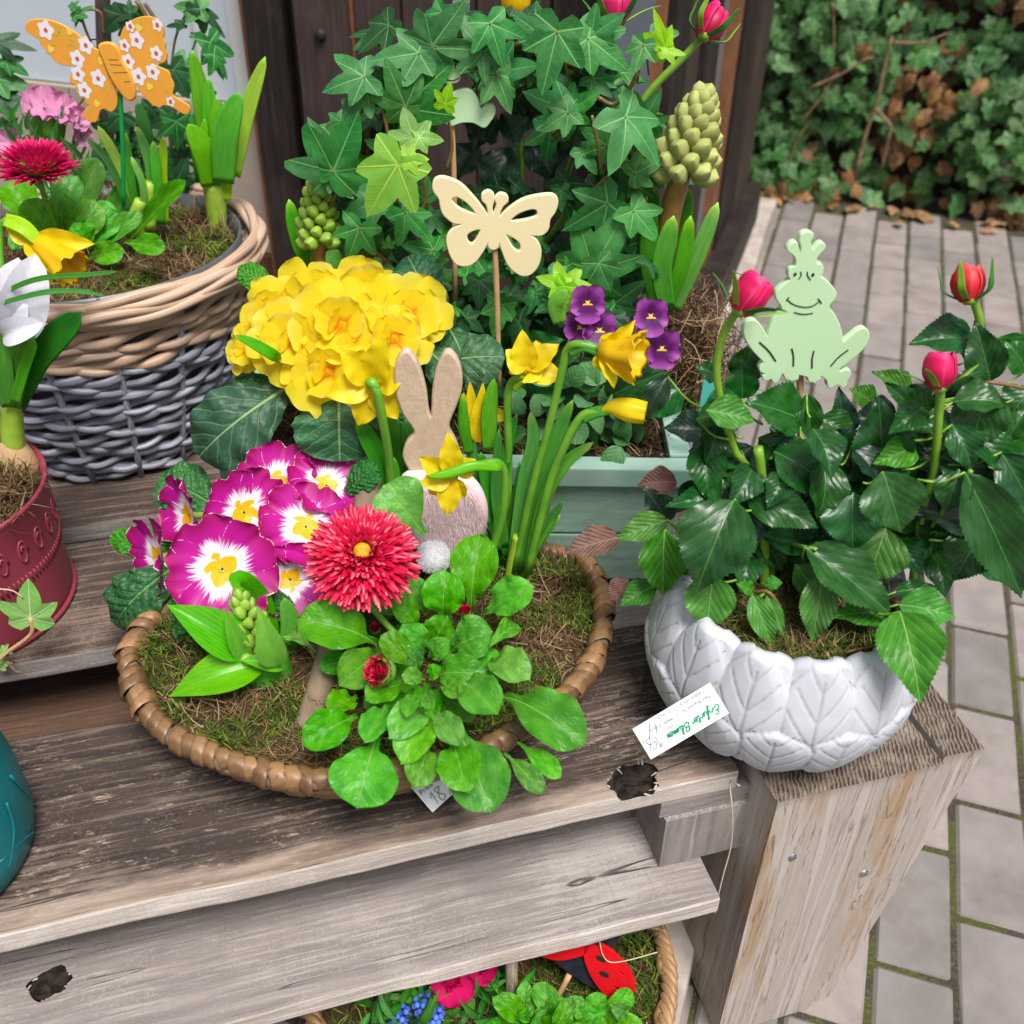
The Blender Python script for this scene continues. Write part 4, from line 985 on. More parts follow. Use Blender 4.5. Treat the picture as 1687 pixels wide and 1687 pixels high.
o = obj('label_stick', [lb+ca*-.009+UP*-.05, lb+ca*.006+UP*-.05, lb+ca*.009+UP*.008, lb+UP*.014, lb+ca*-.009+UP*.004]+[lb+ca*-.009+UP*-.05-F0*.001, lb+ca*.006+UP*-.05-F0*.001, lb+ca*.009+UP*.008-F0*.001, lb+UP*.014-F0*.001, lb+ca*-.009+UP*.004-F0*.001], [(0, 1, 2, 3, 4), (9, 8, 7, 6, 5)]+[(i, (i+1) % 5, 5+(i+1) % 5, 5+i) for i in range(5)], simple('aqua_plastic', (.12, .62, .52), (.1, .58, .5), 5, .4), None, smooth=False); tag(o, 'small aqua plastic plant label between the crate and the rose', 'label')
# ---- white leaf-relief bowl
BC = F0*.728 + R0*.262
bw = thing('leaf_relief_bowl', (BC.x, BC.y, .37), 'round white stone bowl carved with veined leaves at the right bench end', 'bowl')
NT_, NZ = 540, 92
NL = 13
def bprof(t):   # t 0 foot .. 1 rim
    z = .372+.160*t
    r = .072+.052*math.sin(min(1., t/.58)*math.pi/2)**.70 - (.017*((t-.6)/.4)**1.6 if t > .6 else 0)
    return r, z
def leafd(u, s):
    """u: angle offset in leaf widths, s: 0 base..1 tip; returns (inside, edge distance, groove)"""
    if s < 0 or s > 1.02: return None
    w_ = .62*math.sin(min(1., s*1.25)*math.pi/2)**1.0*(1 if s < .72 else math.sqrt(max(0, 1-((s-.72)/.30)**2)))
    if abs(u) > w_: return None
    ed = (w_-abs(u))
    mid = max(0, 1-abs(u)/.022) if s < .93 else 0
    ph = (s*5.2-abs(u)*3.1); fr = abs(ph-math.floor(ph)-.5)
    lat = max(0, 1-fr/.075)*(1 if abs(u) < w_*.78 and s > .15 else 0)*.75
    return ed, max(mid, lat)
vs = []; fs = []; gr = []
for j in range(NZ+1):
    t = j/NZ; r, z = bprof(t)
    for i in range(NT_):
        a = 2*math.pi*i/NT_; h = 0; g_ = 0
        la = a/(2*math.pi)*NL
        best = None
        for row, (s0, s1, off) in enumerate(((.0, .60, .5), (.08, 1.0, 0.))):
            u = (la+off) % 1-.5; s = (t-s0)/(s1-s0)
            q = leafd(u+.06*math.sin(s*2+row), s)
            if q: best = (row, q, s); break
        if best:
            row, (ed, vn), s = best
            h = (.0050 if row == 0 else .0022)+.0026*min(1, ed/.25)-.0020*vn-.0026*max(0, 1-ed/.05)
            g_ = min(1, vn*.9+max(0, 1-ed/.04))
        else:
            h = -.0005; g_ = .15
        # scalloped rim
        k = la % 1; sc = abs(math.cos(math.pi*(la+.5)))
        zz = z + (.011*(sc**.6)-.006)*max(0, (t-.8)/.2)**1.0
        rr_ = r+h+.0035*sc*max(0, (t-.75)/.25)
        vs.append(V((rr_*math.cos(a), rr_*math.sin(a), zz-.37))); gr.append(g_)
for j in range(NZ):
    for i in range(NT_): fs.append((j*NT_+i, j*NT_+(i+1) % NT_, (j+1)*NT_+(i+1) % NT_, (j+1)*NT_+i))
top = NZ*NT_
for (dr, dz) in ((-.006, .0025), (-.013, .0005), (-.017, -.01), (-.02, -.05)):
    b0 = len(vs)
    for i in range(NT_):
        p = vs[top+i]; q = V((p.x, p.y, 0)); q = q*((q.length+dr)/q.length); vs.append(V((q.x, q.y, (p.z+dz)))); gr.append(0)
    pr = b0-NT_
    if pr < top: pr = top
    for i in range(NT_): fs.append((pr+i, pr+(i+1) % NT_, b0+(i+1) % NT_, b0+i))
bot = len(vs); vs.append(V((0, 0, .002))); gr.append(0)
for i in range(NT_): fs.append((bot, (i+1) % NT_, i))
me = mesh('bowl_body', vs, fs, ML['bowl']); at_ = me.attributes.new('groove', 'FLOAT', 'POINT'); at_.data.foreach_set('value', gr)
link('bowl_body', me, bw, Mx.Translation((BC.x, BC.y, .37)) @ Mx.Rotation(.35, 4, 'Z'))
E4 = ell(BC.x, BC.y, .092, .092)
obj('moss_bed', *lathe([(.001, .520), (.05, .516), (.092, .508)], 32, V((BC.x, BC.y, 0)))[:2], ML['mossbase'], bw)
zw = lambda p: .513+.005*mnoise.noise(p*30)
strands('moss', bw, ML['moss'], inB(E4, 2600, zw, 1.), (.010, .022), .0008, 1.4, 1.1)
strands('fibre', bw, ML['fibre'], inB(E4, 1900, zw, 1.), (.012, .035), .0007, 1.4, .8)
tube('straw', [Z(1392, 1075, .523), Z(1440, 1063, .526), Z(1470, 1048, .523)], .0014, ML['stemred'], bw, 6, 8)
# ---- basket on the ground below
LC = V((.115, .545, 0)); LC = F0*.575+R0*-.012; GB = -.0575
lk = thing('ground_basket', LC+UP*GB, 'brown basket of plants standing on the paving under the bench', 'basket')
for k in range(10):
    z = GB+.012+k*.0195; r = .15+.0035*k; pts = []
    for i in range(100):
        t = 2*math.pi*i/100; rr_ = r+.004*math.sin(t*20+math.pi*(k % 2)); pts.append(V((LC.x+rr_*math.cos(t), LC.y+rr_*math.sin(t)*.92, z)))
    tube('cane', pts, .0068, ML['wbrown'], lk, 6, None, True)
for kk in range(4):
    pts = [V((LC.x+(.184+.0055*math.cos(i*.9+kk*1.571))*math.cos(2*math.pi*i/180), LC.y+(.169+.0055*math.cos(i*.9+kk*1.571))*math.sin(2*math.pi*i/180), .131+.006*math.sin(i*.9+kk*1.571))) for i in range(180)]
    tube('rim_rod', pts, .0045, ML['wbrown'], lk, 6, None, True)
obj('moss_bed', *lathe([(.001, .125), (.16, .12), (.182, .125)], 32, V((LC.x, LC.y, 0)), 1, .92)[:2], ML['mossbase'], lk)
E5 = ell(LC.x, LC.y, .175, .16)
strands('moss', lk, ML['moss'], inB(E5, 3200, lambda p: .126+.008*mnoise.noise(p*25), .99, lambda p: p.x-LC.x > .04 or random.random() < .3), (.01, .022), .001, 1.4, 1.3)
strands('fibre', lk, ML['fibre'], inB(E5, 900, lambda p: .124, .99), (.015, .03), .0008, 1.4, .8)
o = bevbox('paving_slab', None, Z(1090, 1620, -.03)+V((.02, .02, 0)), .05, .34, .05, ML['stone'], .008, ax=QD, ay=PD, jit=.004, sub=6); tag(o, 'pale stone strip on the paving beside the basket under the bench', 'stone')
# ================================================================== PLANTS
def stem(parent, pts, r, mat='stem', name='stem', k=8, n=14): return tube(name, pts, r, ML[mat] if isinstance(mat, str) else mat, parent, k, n)
def flower5(parent, px, py, d, rpx, axis, mat, np_=5, eye=True, roll=0., cup=.25, sz=None, name='flower', petals=None, jit=.12):
    """open flower of np_ petals; axis is where it looks"""
    c = G(px, py, d); zc = (c-CAM).dot(FW); R = rpx*zc/FPX; ax = axis.normalized(); x = ax.orthogonal().normalized(); x = (x*math.cos(roll)+ax.cross(x)*math.sin(roll)); y = ax.cross(x)
    vs, fs, uv = lathe([(.001, .0), (R*.07, R*.02), (R*.10, -R*.02), (R*.08, -R*.25), (R*.05, -R*.5)], 12)
    fl = obj(name, [c+x*v.x+y*v.y+ax*v.z for v in vs], fs, ML['eyegreen'] if eye else mat, parent)
    for i in range(np_):
        a = 2*math.pi*(i+.5*0)/np_+random.uniform(-jit, jit); dr = x*math.cos(a)+y*math.sin(a)
        cu = cup+random.uniform(-.13, .13); dirv = (dr*math.cos(cu)+ax*math.sin(cu)); L = R*random.uniform(.92, 1.05)
        b = c+dr*R*.03+ax*(.0006*(i % 3)); n = ax*math.cos(cu)-dr*math.sin(cu)+ (ax.cross(dr))*random.uniform(-.12, .12)
        link('petal', random.choice(petals), fl, frame(b, b+dirv*L, L*1.12, n, L))
    return fl
def petalm(mat, seed, nu=5, nv=12, notch=.13, cup=.1, ruf=.05, base=.16, pw=1.):
    vs = []; uv = []; fs = []; rr = random.Random(seed); p1, p2 = rr.random()*6, rr.random()*6
    for j in range(nv+1):
        v = j/nv; hw = .5*pw*(base+(1-base)*math.sin(min(1, v/.78)*math.pi/2)**.9)*(1 if v < .8 else 1-.22*((v-.8)/.2)**2)
        for i in range(-nu, nu+1):
            u = i/nu; ab = abs(u)
            top = 1-notch*math.exp(-(u/.22)**2)-.16*ab**2.6
            y = v*(1-(1-top)*v**2); x = u*hw
            z = cup*v*v*.6+.10*ab*ab*v + ruf*math.sin(u*5+p1)*v*v+ruf*.6*math.sin(u*11+p2)*v**3 - .05*math.exp(-(u/.12)**2)*v
            vs.append((x, y, z)); uv.append((u*.5+.5, v))
    w_ = 2*nu+1
    for j in range(nv):
        for i in range(w_-1): fs.append((j*w_+i, j*w_+i+1, (j+1)*w_+i+1, (j+1)*w_+i))
    return mesh('petal', vs, fs, mat, uv)
PINK = [petalm(ML['pinkprim'], s, 6, 16, ruf=.055, cup=.16) for s in range(5)]
YEL = [petalm(ML['yelprim'], s, 6, 12, notch=.10, ruf=.035, cup=.14) for s in range(6)]
VIO = [petalm(ML['viopet'], s, 3, 8, notch=0.02, ruf=.05, base=.3) for s in range(3)]
DIA = [petalm(ML['pinkp'], s, 4, 8, notch=.05, ruf=.14, cup=.3) for s in range(4)]
def toward(px, py, d, up=.3, right=0.): return ((CAM-G(px, py, d)).normalized()+UP*up+RT*right).normalized()
# ---- magenta primrose in the cane basket
pp = thing('primrose', Z(395, 1000, .44), 'magenta primrose with white flares and yellow eyes in the left of the cane basket', 'primrose')
PL_ = LIB[('prim', 'prim')]; PLL = LIB[('prim', 'primlight')]
for bx, by, tx, ty, w_, db, dt, lb in ((352, 832, 262, 785, 92, .88, .90, PL_), (300, 900, 181, 888, 52, .86, .87, PLL), (262, 950, 178, 1000, 10, .8, .8, PL_), (285, 935, 190, 1030, 100, .80, .775, PL_), (285, 985, 352, 1072, 74, .765, .745, PL_), (420, 1010, 478, 968, 66, .74, .775, PL_), (572, 812, 622, 766, 52, .85, .86, PL_), (330, 950, 240, 940, 70, .83, .82, PL_), (560, 890, 600, 830, 40, .88, .9, PL_), (450, 870, 400, 760, 80, .9, .92, PL_)):
    put(pp, lb, G(bx, by, db), G(tx, ty, dt), w_, .35, .12)
for px, py, d, r, up, rt, ro in ((312, 850, .85, 70, -.1, -1.35, .3), (262, 918, .81, 74, -.2, -1.4, .8), (455, 795, .86, 68, .25, .1, .9), (538, 800, .86, 66, .7, .25, .4), (402, 845, .82, 76, .0, .35, .5), (504, 868, .815, 76, .45, .05, .2), (478, 955, .775, 66, .0, .0, .65), (366, 938, .752, 93, -.1, .05, .25)):
    ax = toward(px, py, d, up, rt); fl = flower5(pp, px, py, d, r, ax, ML['eyegreen'], 5, True, ro, .22, petals=PINK)
    c = G(px, py, d); stem(pp, [c-ax*.012, c-ax*.03-UP*.02, Z(400, 985, .445)], .0016, 'stem')
# ---- green hyacinth in the cane basket
def budspike(parent, base, tip, rad, mat, nb, bl, bw_, start=.05):
    """a spike of closed buds round an axis; every bud its own part"""
    n = 12; vs = []; fs = []; uv = []
    for j, (r, z) in enumerate(((.02, 0), (.30, .10), (.46, .32), (.47, .58), (.33, .84), (.004, 1.))):
        for i in range(n): a = 2*math.pi*i/n; q = r*(1+.15*math.cos(3*a)); vs.append((q*math.cos(a), z, q*math.sin(a)))
    for j in range(5):
        for i in range(n): fs.append((j*n+i, (j+1)*n+i, (j+1)*n+(i+1) % n, j*n+(i+1) % n))
    me = mesh('bud', vs, fs, mat)
    ax = (tip-base); L = ax.length; ax.normalize(); x = ax.orthogonal().normalized(); y = ax.cross(x)
    for i in range(nb):
        t = (i+.5)/nb; a = i*2.39996; rr = rad*(math.sin(math.pi*min(1, .25+t*.72))**.7)*(1-.25*t)
        o = x*math.cos(a)+y*math.sin(a); p = base+ax*(L*(start+(1-start)*t*.92)); el = .25+1.1*t**1.5
        d_ = (o*math.cos(el)+ax*math.sin(el)).normalized(); s = (1-.35*t)*random.uniform(.92, 1.08)
        q = p+o*rr*.45; link('bud', me, parent, frame(q, q+d_*bl*s, bw_*s, (ax-d_*ax.dot(d_)), bw_*s))
h1 = thing('hyacinth', Z(440, 1105, .44), 'short green hyacinth with a tight bud beside the magenta primrose', 'hyacinth')
budspike(h1, G(430, 1094, .695), G(394, 978, .713), .0135, ML['hybudg'], 34, .021, .0155)
hb = [G(444, 1112, .70), G(440, 1085, .703), G(432, 1060, .708)]
tube('bulb_sheath', hb, lambda t: .023-.004*t, ML['hyleaf'], h1, 14, 8)
def S(parent, pts, w_, mk='strap', name='leaf', **kw):
    P = [V(p) for p in pts]; zc = (P[len(P)//2]-CAM).dot(FW); return strap(name, parent, P, w_*zc/FPX, ML[mk], **kw)
S(h1, [G(470, 1090, .725), G(478, 1030, .735), G(468, 985, .74)], 32, 'hyleaf', tip=.5)
S(h1, [G(450, 1080, .735), G(430, 1000, .74), G(398, 962, .725), G(384, 970, .71)], 46, 'hyleaf', tip=.4)
lh = [gleaf('leaf', pr_lance, ML['hyleaf'], 3, 12, arch=.14, fold=.35, sd_=s) for s in range(2)]
put(h1, lh, G(412, 1082, .69), G(274, 996, .70), 74, .5, .05); put(h1, lh, G(440, 1094, .685), G(279, 1148, .655), 74, .7, .05)
put(h1, lh, G(406, 1090, .685), G(368, 1000, .69), 34, .2, .05); put(h1, lh, G(455, 1098, .672), G(425, 998, .680), 48, .1, .05); put(h1, lh, G(470, 1100, .68), G(396, 1088, .675), 34, .9, .05)
# ---- red daisy in the cane basket
da = thing('bellis', Z(705, 1110, .44), 'large red pompon daisy with bright green leaves spilling over the cane basket front', 'daisy')
BL = LIB[('bel', 'bellis')]
bel = ((795, 1075, 850, 1028, 40, .47, .46), (520, 1075, 478, 1040, 40, .46, .455), (621, 1063, 489, 1020, 96, .475, .515), (580, 1085, 527, 1100, 46, .455, .46), (777, 1007, 791, 880, 88, .455, .52), (820, 905, 775, 890, 30, .5, .51), (797, 1014, 879, 968, 72, .46, .50), (731, 1020, 735, 938, 80, .46, .51), (700, 1010, 668, 950, 50, .46, .50), (690, 1040, 650, 985, 46, .46, .49), (670, 1020, 610, 985, 40, .455, .475),
 (745, 1070, 814, 1040, 82, .46, .485), (806, 1095, 872, 1122, 70, .46, .475), (590, 1150, 540, 1172, 52, .45, .46), (589, 1181, 498, 1226, 74, .455, .45), (827, 1148, 962, 1230, 100, .455, .445), (852, 1223, 923, 1282, 40, .445, .43), (831, 1241, 895, 1308, 42, .445, .425),
 (620, 1215, 588, 1333, 126, .455, .425), (752, 1195, 808, 1338, 116, .455, .42), (745, 1215, 770, 1305, 84, .46, .45), (713, 1188, 660, 1258, 74, .46, .455), (706, 1225, 681, 1300, 62, .455, .44), (717, 1170, 757, 1232, 52, .465, .465), (700, 1170, 640, 1215, 66, .465, .47), (640, 1160, 600, 1222, 54, .465, .47),
 (760, 1120, 822, 1180, 78, .47, .475), (715, 1113, 800, 1110, 70, .475, .49), (625, 1075, 556, 1132, 74, .465, .48), (668, 1125, 602, 1152, 56, .475, .485), (690, 1105, 628, 1046, 54, .47, .50), (700, 1075, 662, 1025, 54, .47, .505), (715, 1065, 740, 1012, 56, .47, .505), (712, 1085, 742, 1056, 42, .48, .50), (690, 1112, 680, 1066, 28, .485, .51), (700, 1135, 712, 1168, 30, .48, .49), (688, 1140, 668, 1180, 34, .48, .485), (725, 1130, 770, 1150, 44, .48, .49), (660, 1095, 640, 1070, 30, .475, .49), (700, 1120, 660, 1112, 34, .49, .50), (708, 1118, 728, 1100, 30, .49, .505))
for bx, by, tx, ty, w_, zb, zt in bel:
    dz = .035 if ty > 1165 else .012
    put(da, BL, Z(bx, by, zb+dz*.6), Z(tx, ty, zt+dz), w_*.9, .45, .18)
for i in range(34):
    a = random.uniform(0, 2*math.pi); px, py = 705+random.uniform(15, 45)*math.cos(a), 1110+random.uniform(15, 40)*math.sin(a); q = random.uniform(70, 135)
    tx, ty = 705+q*math.cos(a), 1112+q*.9*math.sin(a)
    if ty < 990: continue
    put(da, BL, Z(px, py, .452), Z(tx, ty, .452+random.uniform(0, .012)), random.uniform(34, 56), .45, .2)
def pompon(parent, c, ax, R, mat, rings, lenf, wd, disc=None, spread=1.25, name='petals', cone=None):
    """many narrow petals in rings round an axis, one joined part"""
    x = ax.orthogonal().normalized(); y = ax.cross(x); vs = []; fs = []; uv = []
    for k, (n, el, L, r0, z0) in enumerate(rings):
        for i in range(n):
            a = 2*math.pi*(i+.5*(k % 2))/n+random.uniform(-.08, .08); o = x*math.cos(a)+y*math.sin(a); e = el+random.uniform(-.13, .13); LL = L*random.uniform(.86, 1.1)
            d_ = o*math.cos(e)+ax*math.sin(e); up_ = ax*math.cos(e)-o*math.sin(e); sd = d_.cross(up_); b = c+o*(r0*R)+ax*(z0*R); w2 = wd*R*random.uniform(.85, 1.3); b0 = len(vs); tw = random.uniform(-.3, .3)
            for j in range(4):
                t = j/3; ww = w2*(.5, .9, 1.05, .40)[j]; p = b+d_*(LL*R*t)+up_*(R*.10*math.sin(t*2.2)*lenf); s2 = (sd+up_*tw)
                for u in (-1, 0, 1): vs.append(p+s2*(ww*u)+up_*(abs(u)*ww*.55)); uv.append((u*.5+.5, t))
                if j:
                    q = b0+3*(j-1); fs += [(q, q+1, q+4, q+3), (q+1, q+2, q+5, q+4)]
    return obj(name, vs, fs, mat, parent, uv, kind='stuff')
def daisy(parent, c, ax, R, scale=1):
    rings = [(46, -.12, .60, .42, -.06), (50, .02, .62, .42, -.02), (50, .14, .62, .40, .04), (48, .26, .58, .38, .10), (46, .38, .55, .36, .15), (46, .50, .50, .33, .19), (50, .64, .46, .30, .23), (44, .80, .42, .27, .27), (36, .95, .34, .25, .29), (24, 1.12, .24, .22, .30)]
    x = ax.orthogonal().normalized(); y = ax.cross(x)
    vs, fs, uv = lathe([(.001, .42), (.10, .41), (.15, .36), (.2, .2), (.40, .05), (.42, -.08), (.12, -.2), (.05, -.3)], 20)
    fl = obj('flower', [c+(x*v.x+y*v.y+ax*v.z)*R for v in vs], fs, ML['daisy'], parent, uv)
    vs, fs, uv = lathe([(.001, .47), (.09, .45), (.15, .42), (.165, .34)], 18); obj('disc', [c+(x*v.x+y*v.y+ax*v.z)*R for v in vs], fs, ML['yeldisc'], fl)
    pompon(fl, c, ax, R, ML['daisy'], rings, 1., .050, name='petals')
    return fl
c = G(597, 922, .715); ax = ((CAM-c).normalized()*.8+UP*.75+RT*.05).normalized(); R_ = 91*(c-CAM).dot(FW)/FPX
daisy(da, c, ax, R_); stem(da, [c-ax*.02, c-ax*.05-UP*.02, Z(690, 1085, .46)], .0032)
vs, fs, uv = lathe([(.001, -.012), (.012, -.008), (.02, 0.), (.022, .006)], 14)
c2 = Z(632, 1106, .497); a2 = ((CAM-c2).normalized()+UP*.1-RT*.5).normalized(); x2 = a2.orthogonal().normalized(); y2 = a2.cross(x2)
def smallbud(c2, a2, s, mat=None):
    x2 = a2.orthogonal().normalized(); y2 = a2.cross(x2)
    v_, f_, u_ = lathe([(.001, -.55), (.5, -.4), (.8, 0), (.75, .45), (.6, .6)], 14); b = obj('bud', [c2+(x2*v.x+y2*v.y+a2*v.z)*s for v in v_], f_, ML['bellis'], da, u_)
    pompon(b, c2, a2, s, ML['daisy'], [(20, 1.25, .8, .66, .0), (20, 1.4, .85, .5, .15), (16, 1.5, .8, .32, .25), (8, 1.55, .8, .12, .3)], .5, .16, name='petals')
smallbud(Z(632, 1106, .512), a2, .0155); smallbud(Z(766, 1010, .475), UP*.8+(CAM-c2).normalized()*.5, .007); smallbud(Z(618, 1038, .47), (UP+(CAM-c2).normalized()).normalized(), .007)
# ---- daffodils
def daff(parent, px, py, d, axis, tips, cor=(.016, .024), mat='yellow', w_=34, clen=None):
    """flower: trumpet along axis, tepals to given photo tips (px,py,d)"""
    c = G(px, py, d); ax = axis.normalized(); x = ax.orthogonal().normalized(); y = ax.cross(x); L = clen or cor[1]*1.2
    prof = [(.001, -.001), (cor[0]*.5, 0), (cor[0]*.62, L*.3), (cor[0]*.75, L*.65), (cor[0]*1., L*.95), (cor[0]*1.08, L), (cor[0]*.9, L*.93), (cor[0]*.6, L*.4), (cor[0]*.3, L*.1)]
    vs, fs, uv = lathe(prof, 30, fn=lambda a, j, r, z: (r*(1+(.09*math.sin(6*a)+.05*math.sin(13*a) if 3 <= j <= 6 else 0)), z+(L*.05*math.sin(8*a) if 4 <= j <= 6 else 0)))
    fl = obj('flower', [c+x*v.x+y*v.y+ax*v.z for v in vs], fs, ML['gold'], parent, uv)
    if tips is None:
        tips = []
        for i in range(6):
            a = math.pi/3*i; tips.append(c+(x*math.cos(a)+y*math.sin(a))*w_*.001*1.1-ax*.004*(1 if i % 2 else -1))
    for i, t in enumerate(tips):
        T = t if isinstance(t, V) else G(*t); b = c+(T-c).normalized()*.003-ax*.001*(i % 2)
        wd = w_*((c-CAM).dot(FW))/FPX; n = ((CAM-c).normalized()+ax*.35+rv(.2)).normalized(); link('tepal', TEP[i % 3], fl, frame(b, T, wd, n, (T-b).length))
    return fl
TEP = [gleaf('tepal', pr_tep, ML['yellow'], 3, 14, arch=.06, fold=.25, wave=.03, sd_=s) for s in range(3)]
d1 = thing('daffodil_clump', Z(850, 945, .44), 'clump of tall yellow daffodils at the back right of the cane basket', 'daffodils')
DD = .845
for pts, w_, mk in (([(884, 905, .85), (905, 868, .86), (927, 832, .87)], 9, 'strapd'), ([(878, 900, .85), (895, 860, .86), (907, 826, .87)], 10, 'strapd'), ([(835, 920, .85), (826, 830, .86), (836, 740, .87), (852, 680, .88)], 22, 'strapd'), ([(832, 900, .85), (818, 820, .86), (822, 706, .87)], 24, 'strapd'), ([(822, 905, .855), (806, 810, .865), (792, 745, .875)], 30, 'strapd'), ([(806, 900, .86), (785, 800, .875), (771, 690, .89)], 26, 'strapd'), ([(842, 940, .845), (862, 800, .86), (878, 730, .87), (874, 678, .88)], 28, 'strap'), ([(856, 942, .84), (885, 800, .85), (915, 722, .86), (944, 658, .87)], 32, 'strap'), ([(868, 944, .835), (895, 830, .84), (930, 765, .845), (978, 728, .85)], 27, 'strap'), ([(818, 905, .83), (822, 860, .83), (832, 822, .835)], 24, 'strap')):
    S(d1, [G(*p) for p in pts], w_*.82, mk, tip=.45)
for pts, r in (([(846, 942, .842), (878, 800, .842), (905, 700, .842), (926, 610, .842), (934, 578, .842), (950, 567, .838), (985, 574, .834)], 10), ([(868, 945, .832), (905, 800, .832), (930, 735, .832), (955, 690, .832), (975, 679, .830), (998, 677, .828)], 11), ([(836, 905, .87), (838, 760, .87), (836, 665, .87), (842, 632, .868), (862, 618, .864)], 10), ([(812, 905, .80), (828, 850, .80), (832, 795, .80), (826, 768, .798), (810, 762, .793), (770, 772, .787)], 11)):
    pts = [G(*p) for p in pts]; zc = (pts[0]-CAM).dot(FW); stem(d1, pts, r*zc/FPX*.62, 'stem', n=26)
for px in (843, 868): stem(d1, [G(px-4, 962, DD), G(px, 930, DD), G(px+10, 882, DD)], (.0066, .0050), 'stemlight', 'stem_base', 10)
zf = (G(850, 700, .84)-CAM).dot(FW)/FPX
daff(d1, 992, 577, .832, RT*.9+UC*-.2+FW*-.42, [(1047, 528, .835), (1010, 548, .84), (985, 610, .83), (1012, 640, .815), (1045, 636, .81), (1058, 560, .82)], (.020, .03), w_=30, clen=.036)
daff(d1, 870, 612, .862, (UC*.55+RT*.25+FW*.8), [(860, 543, .868), (922, 567, .87), (928, 622, .86), (833, 576, .865), (888, 628, .85), (845, 600, .88)], (.016, .024), w_=44)
def budr(t, a): return (.0025+.0085*math.sin(min(1, t*1.35)*math.pi/2)**1.2-.0015*max(0, t-.75)*4)*(1+.16*math.cos(6*a+t)*t**3)
vs, fs, uv = sweep(catmull([G(990, 677, .828), G(1012, 671, .826), G(1040, 676, .823), G(1068, 681, .82)], 20), lambda i, n: [((.25 if i == n-1 else 1)*budr(min(1, i/(n-2)), 2*math.pi*j/24)*math.cos(2*math.pi*j/24), (.25 if i == n-1 else 1)*budr(min(1, i/(n-2)), 2*math.pi*j/24)*math.sin(2*math.pi*j/24)) for j in range(24)])
for k in range(len(vs)-24, len(vs)): vs[k] = vs[k]-RT*.007
obj('flower_bud', vs, fs, ML['yellow'], d1, uv)
daff(d1, 745, 782, .787, (FW*.75-UC*.45-RT*.5), [(738, 712, .79), (690, 752, .785), (693, 798, .78), (737, 850, .775), (766, 820, .785), (784, 757, .795)], (.013, .02), w_=40)
def spathe(parent, pts, w_, mk): return S(parent, [G(*p) for p in pts], w_, mk, 'spathe', th=.006, tip=.55)
spathe(d1, [(825, 770, .79), (780, 768, .784), (740, 780, .778), (704, 786, .774)], 18, 'hyleaf'); spathe(d1, [(922, 530, .84), (916, 500, .838), (935, 478, .836)], 28, 'hyleaf'); spathe(d1, [(938, 582, .84), (965, 570, .836), (1002, 590, .83)], 20, 'strap'); spathe(d1, [(845, 640, .868), (862, 622, .865), (900, 625, .862)], 20, 'strapy'); spathe(d1, [(960, 690, .83), (985, 678, .828), (1014, 676, .825)], 20, 'strap')
# buds in sheaths left of the tall daffodils
for pts, w_, mk in (([(806, 740, .878), (806, 680, .878), (814, 624, .88)], 28, 'hyleaf'), ([(772, 745, .878), (764, 700, .878), (762, 648, .885)], 20, 'strap')): S(d1, [G(*p) for p in pts], w_, mk, 'spathe', th=.007, tip=.6)
for bx, by, tx, ty, w_, d in ((782, 728, 774, 628, 30, .886), (786, 728, 796, 630, 30, .884), (780, 730, 764, 645, 24, .89), (788, 726, 806, 640, 24, .89)): put(d1, TEP, G(bx, by, d), G(tx, ty, d), w_, .2, .15, 'tepal')
for tx, ty in ((755, 688), (845, 690)): link('tepal', TEP[0], d1, frame(G(800, 680, .89), G(tx, ty, .888), .014, FW*-1, .03))
for i in range(12):
    x0 = random.uniform(815, 880); x1 = x0+random.uniform(-20, 75); y1 = random.uniform(735, 850); S(d1, [G(x0, 930, .855), G((x0+x1)/2-6, (930+y1)/2, .862), G(x1, y1, .868)], random.uniform(11, 20), random.choice(('strap', 'strapd')), tip=.5)
# daffodil in front of the yellow primrose
d2 = thing('daffodil', Z(645, 830, .44), 'single yellow daffodil seen from behind left of the wooden rabbit', 'daffodil')
for pts, w_, mk in (([(640, 830, .89), (655, 750, .9), (632, 670, .91)], 28, 'strapd'), ([(665, 830, .89), (676, 760, .9), (668, 690, .91)], 26, 'strapd'), ([(642, 830, .87), (625, 760, .872), (588, 688, .876)], 32, 'strap'), ([(648, 830, .865), (652, 790, .865), (646, 752, .868)], 16, 'strap')): S(d2, [G(*p) for p in pts], w_, mk)
stem(d2, [G(644, 820, .868), G(640, 750, .860), G(630, 690, .853), G(621, 645, .850), G(612, 632, .853), G(610, 634, .862)], .0046)
daff(d2, 616, 628, .87, (FW*.8+UC*.15-RT*.1), [(560, 573, .862), (640, 555, .862), (535, 652, .856), (590, 702, .856), (655, 690, .862), (668, 618, .862)], (.017, .026), w_=54)
tube('ovary', [G(622, 640, .850), G(612, 630, .852), G(607, 634, .858)], lambda t: .0035+.002*math.sin(t*3.1), ML['stem'], d2, 10, 8)
link('leaf', BL[1], d2, frame(G(700, 880, .80), G(632, 798, .815), .056, toward(660, 840, .8), .03))
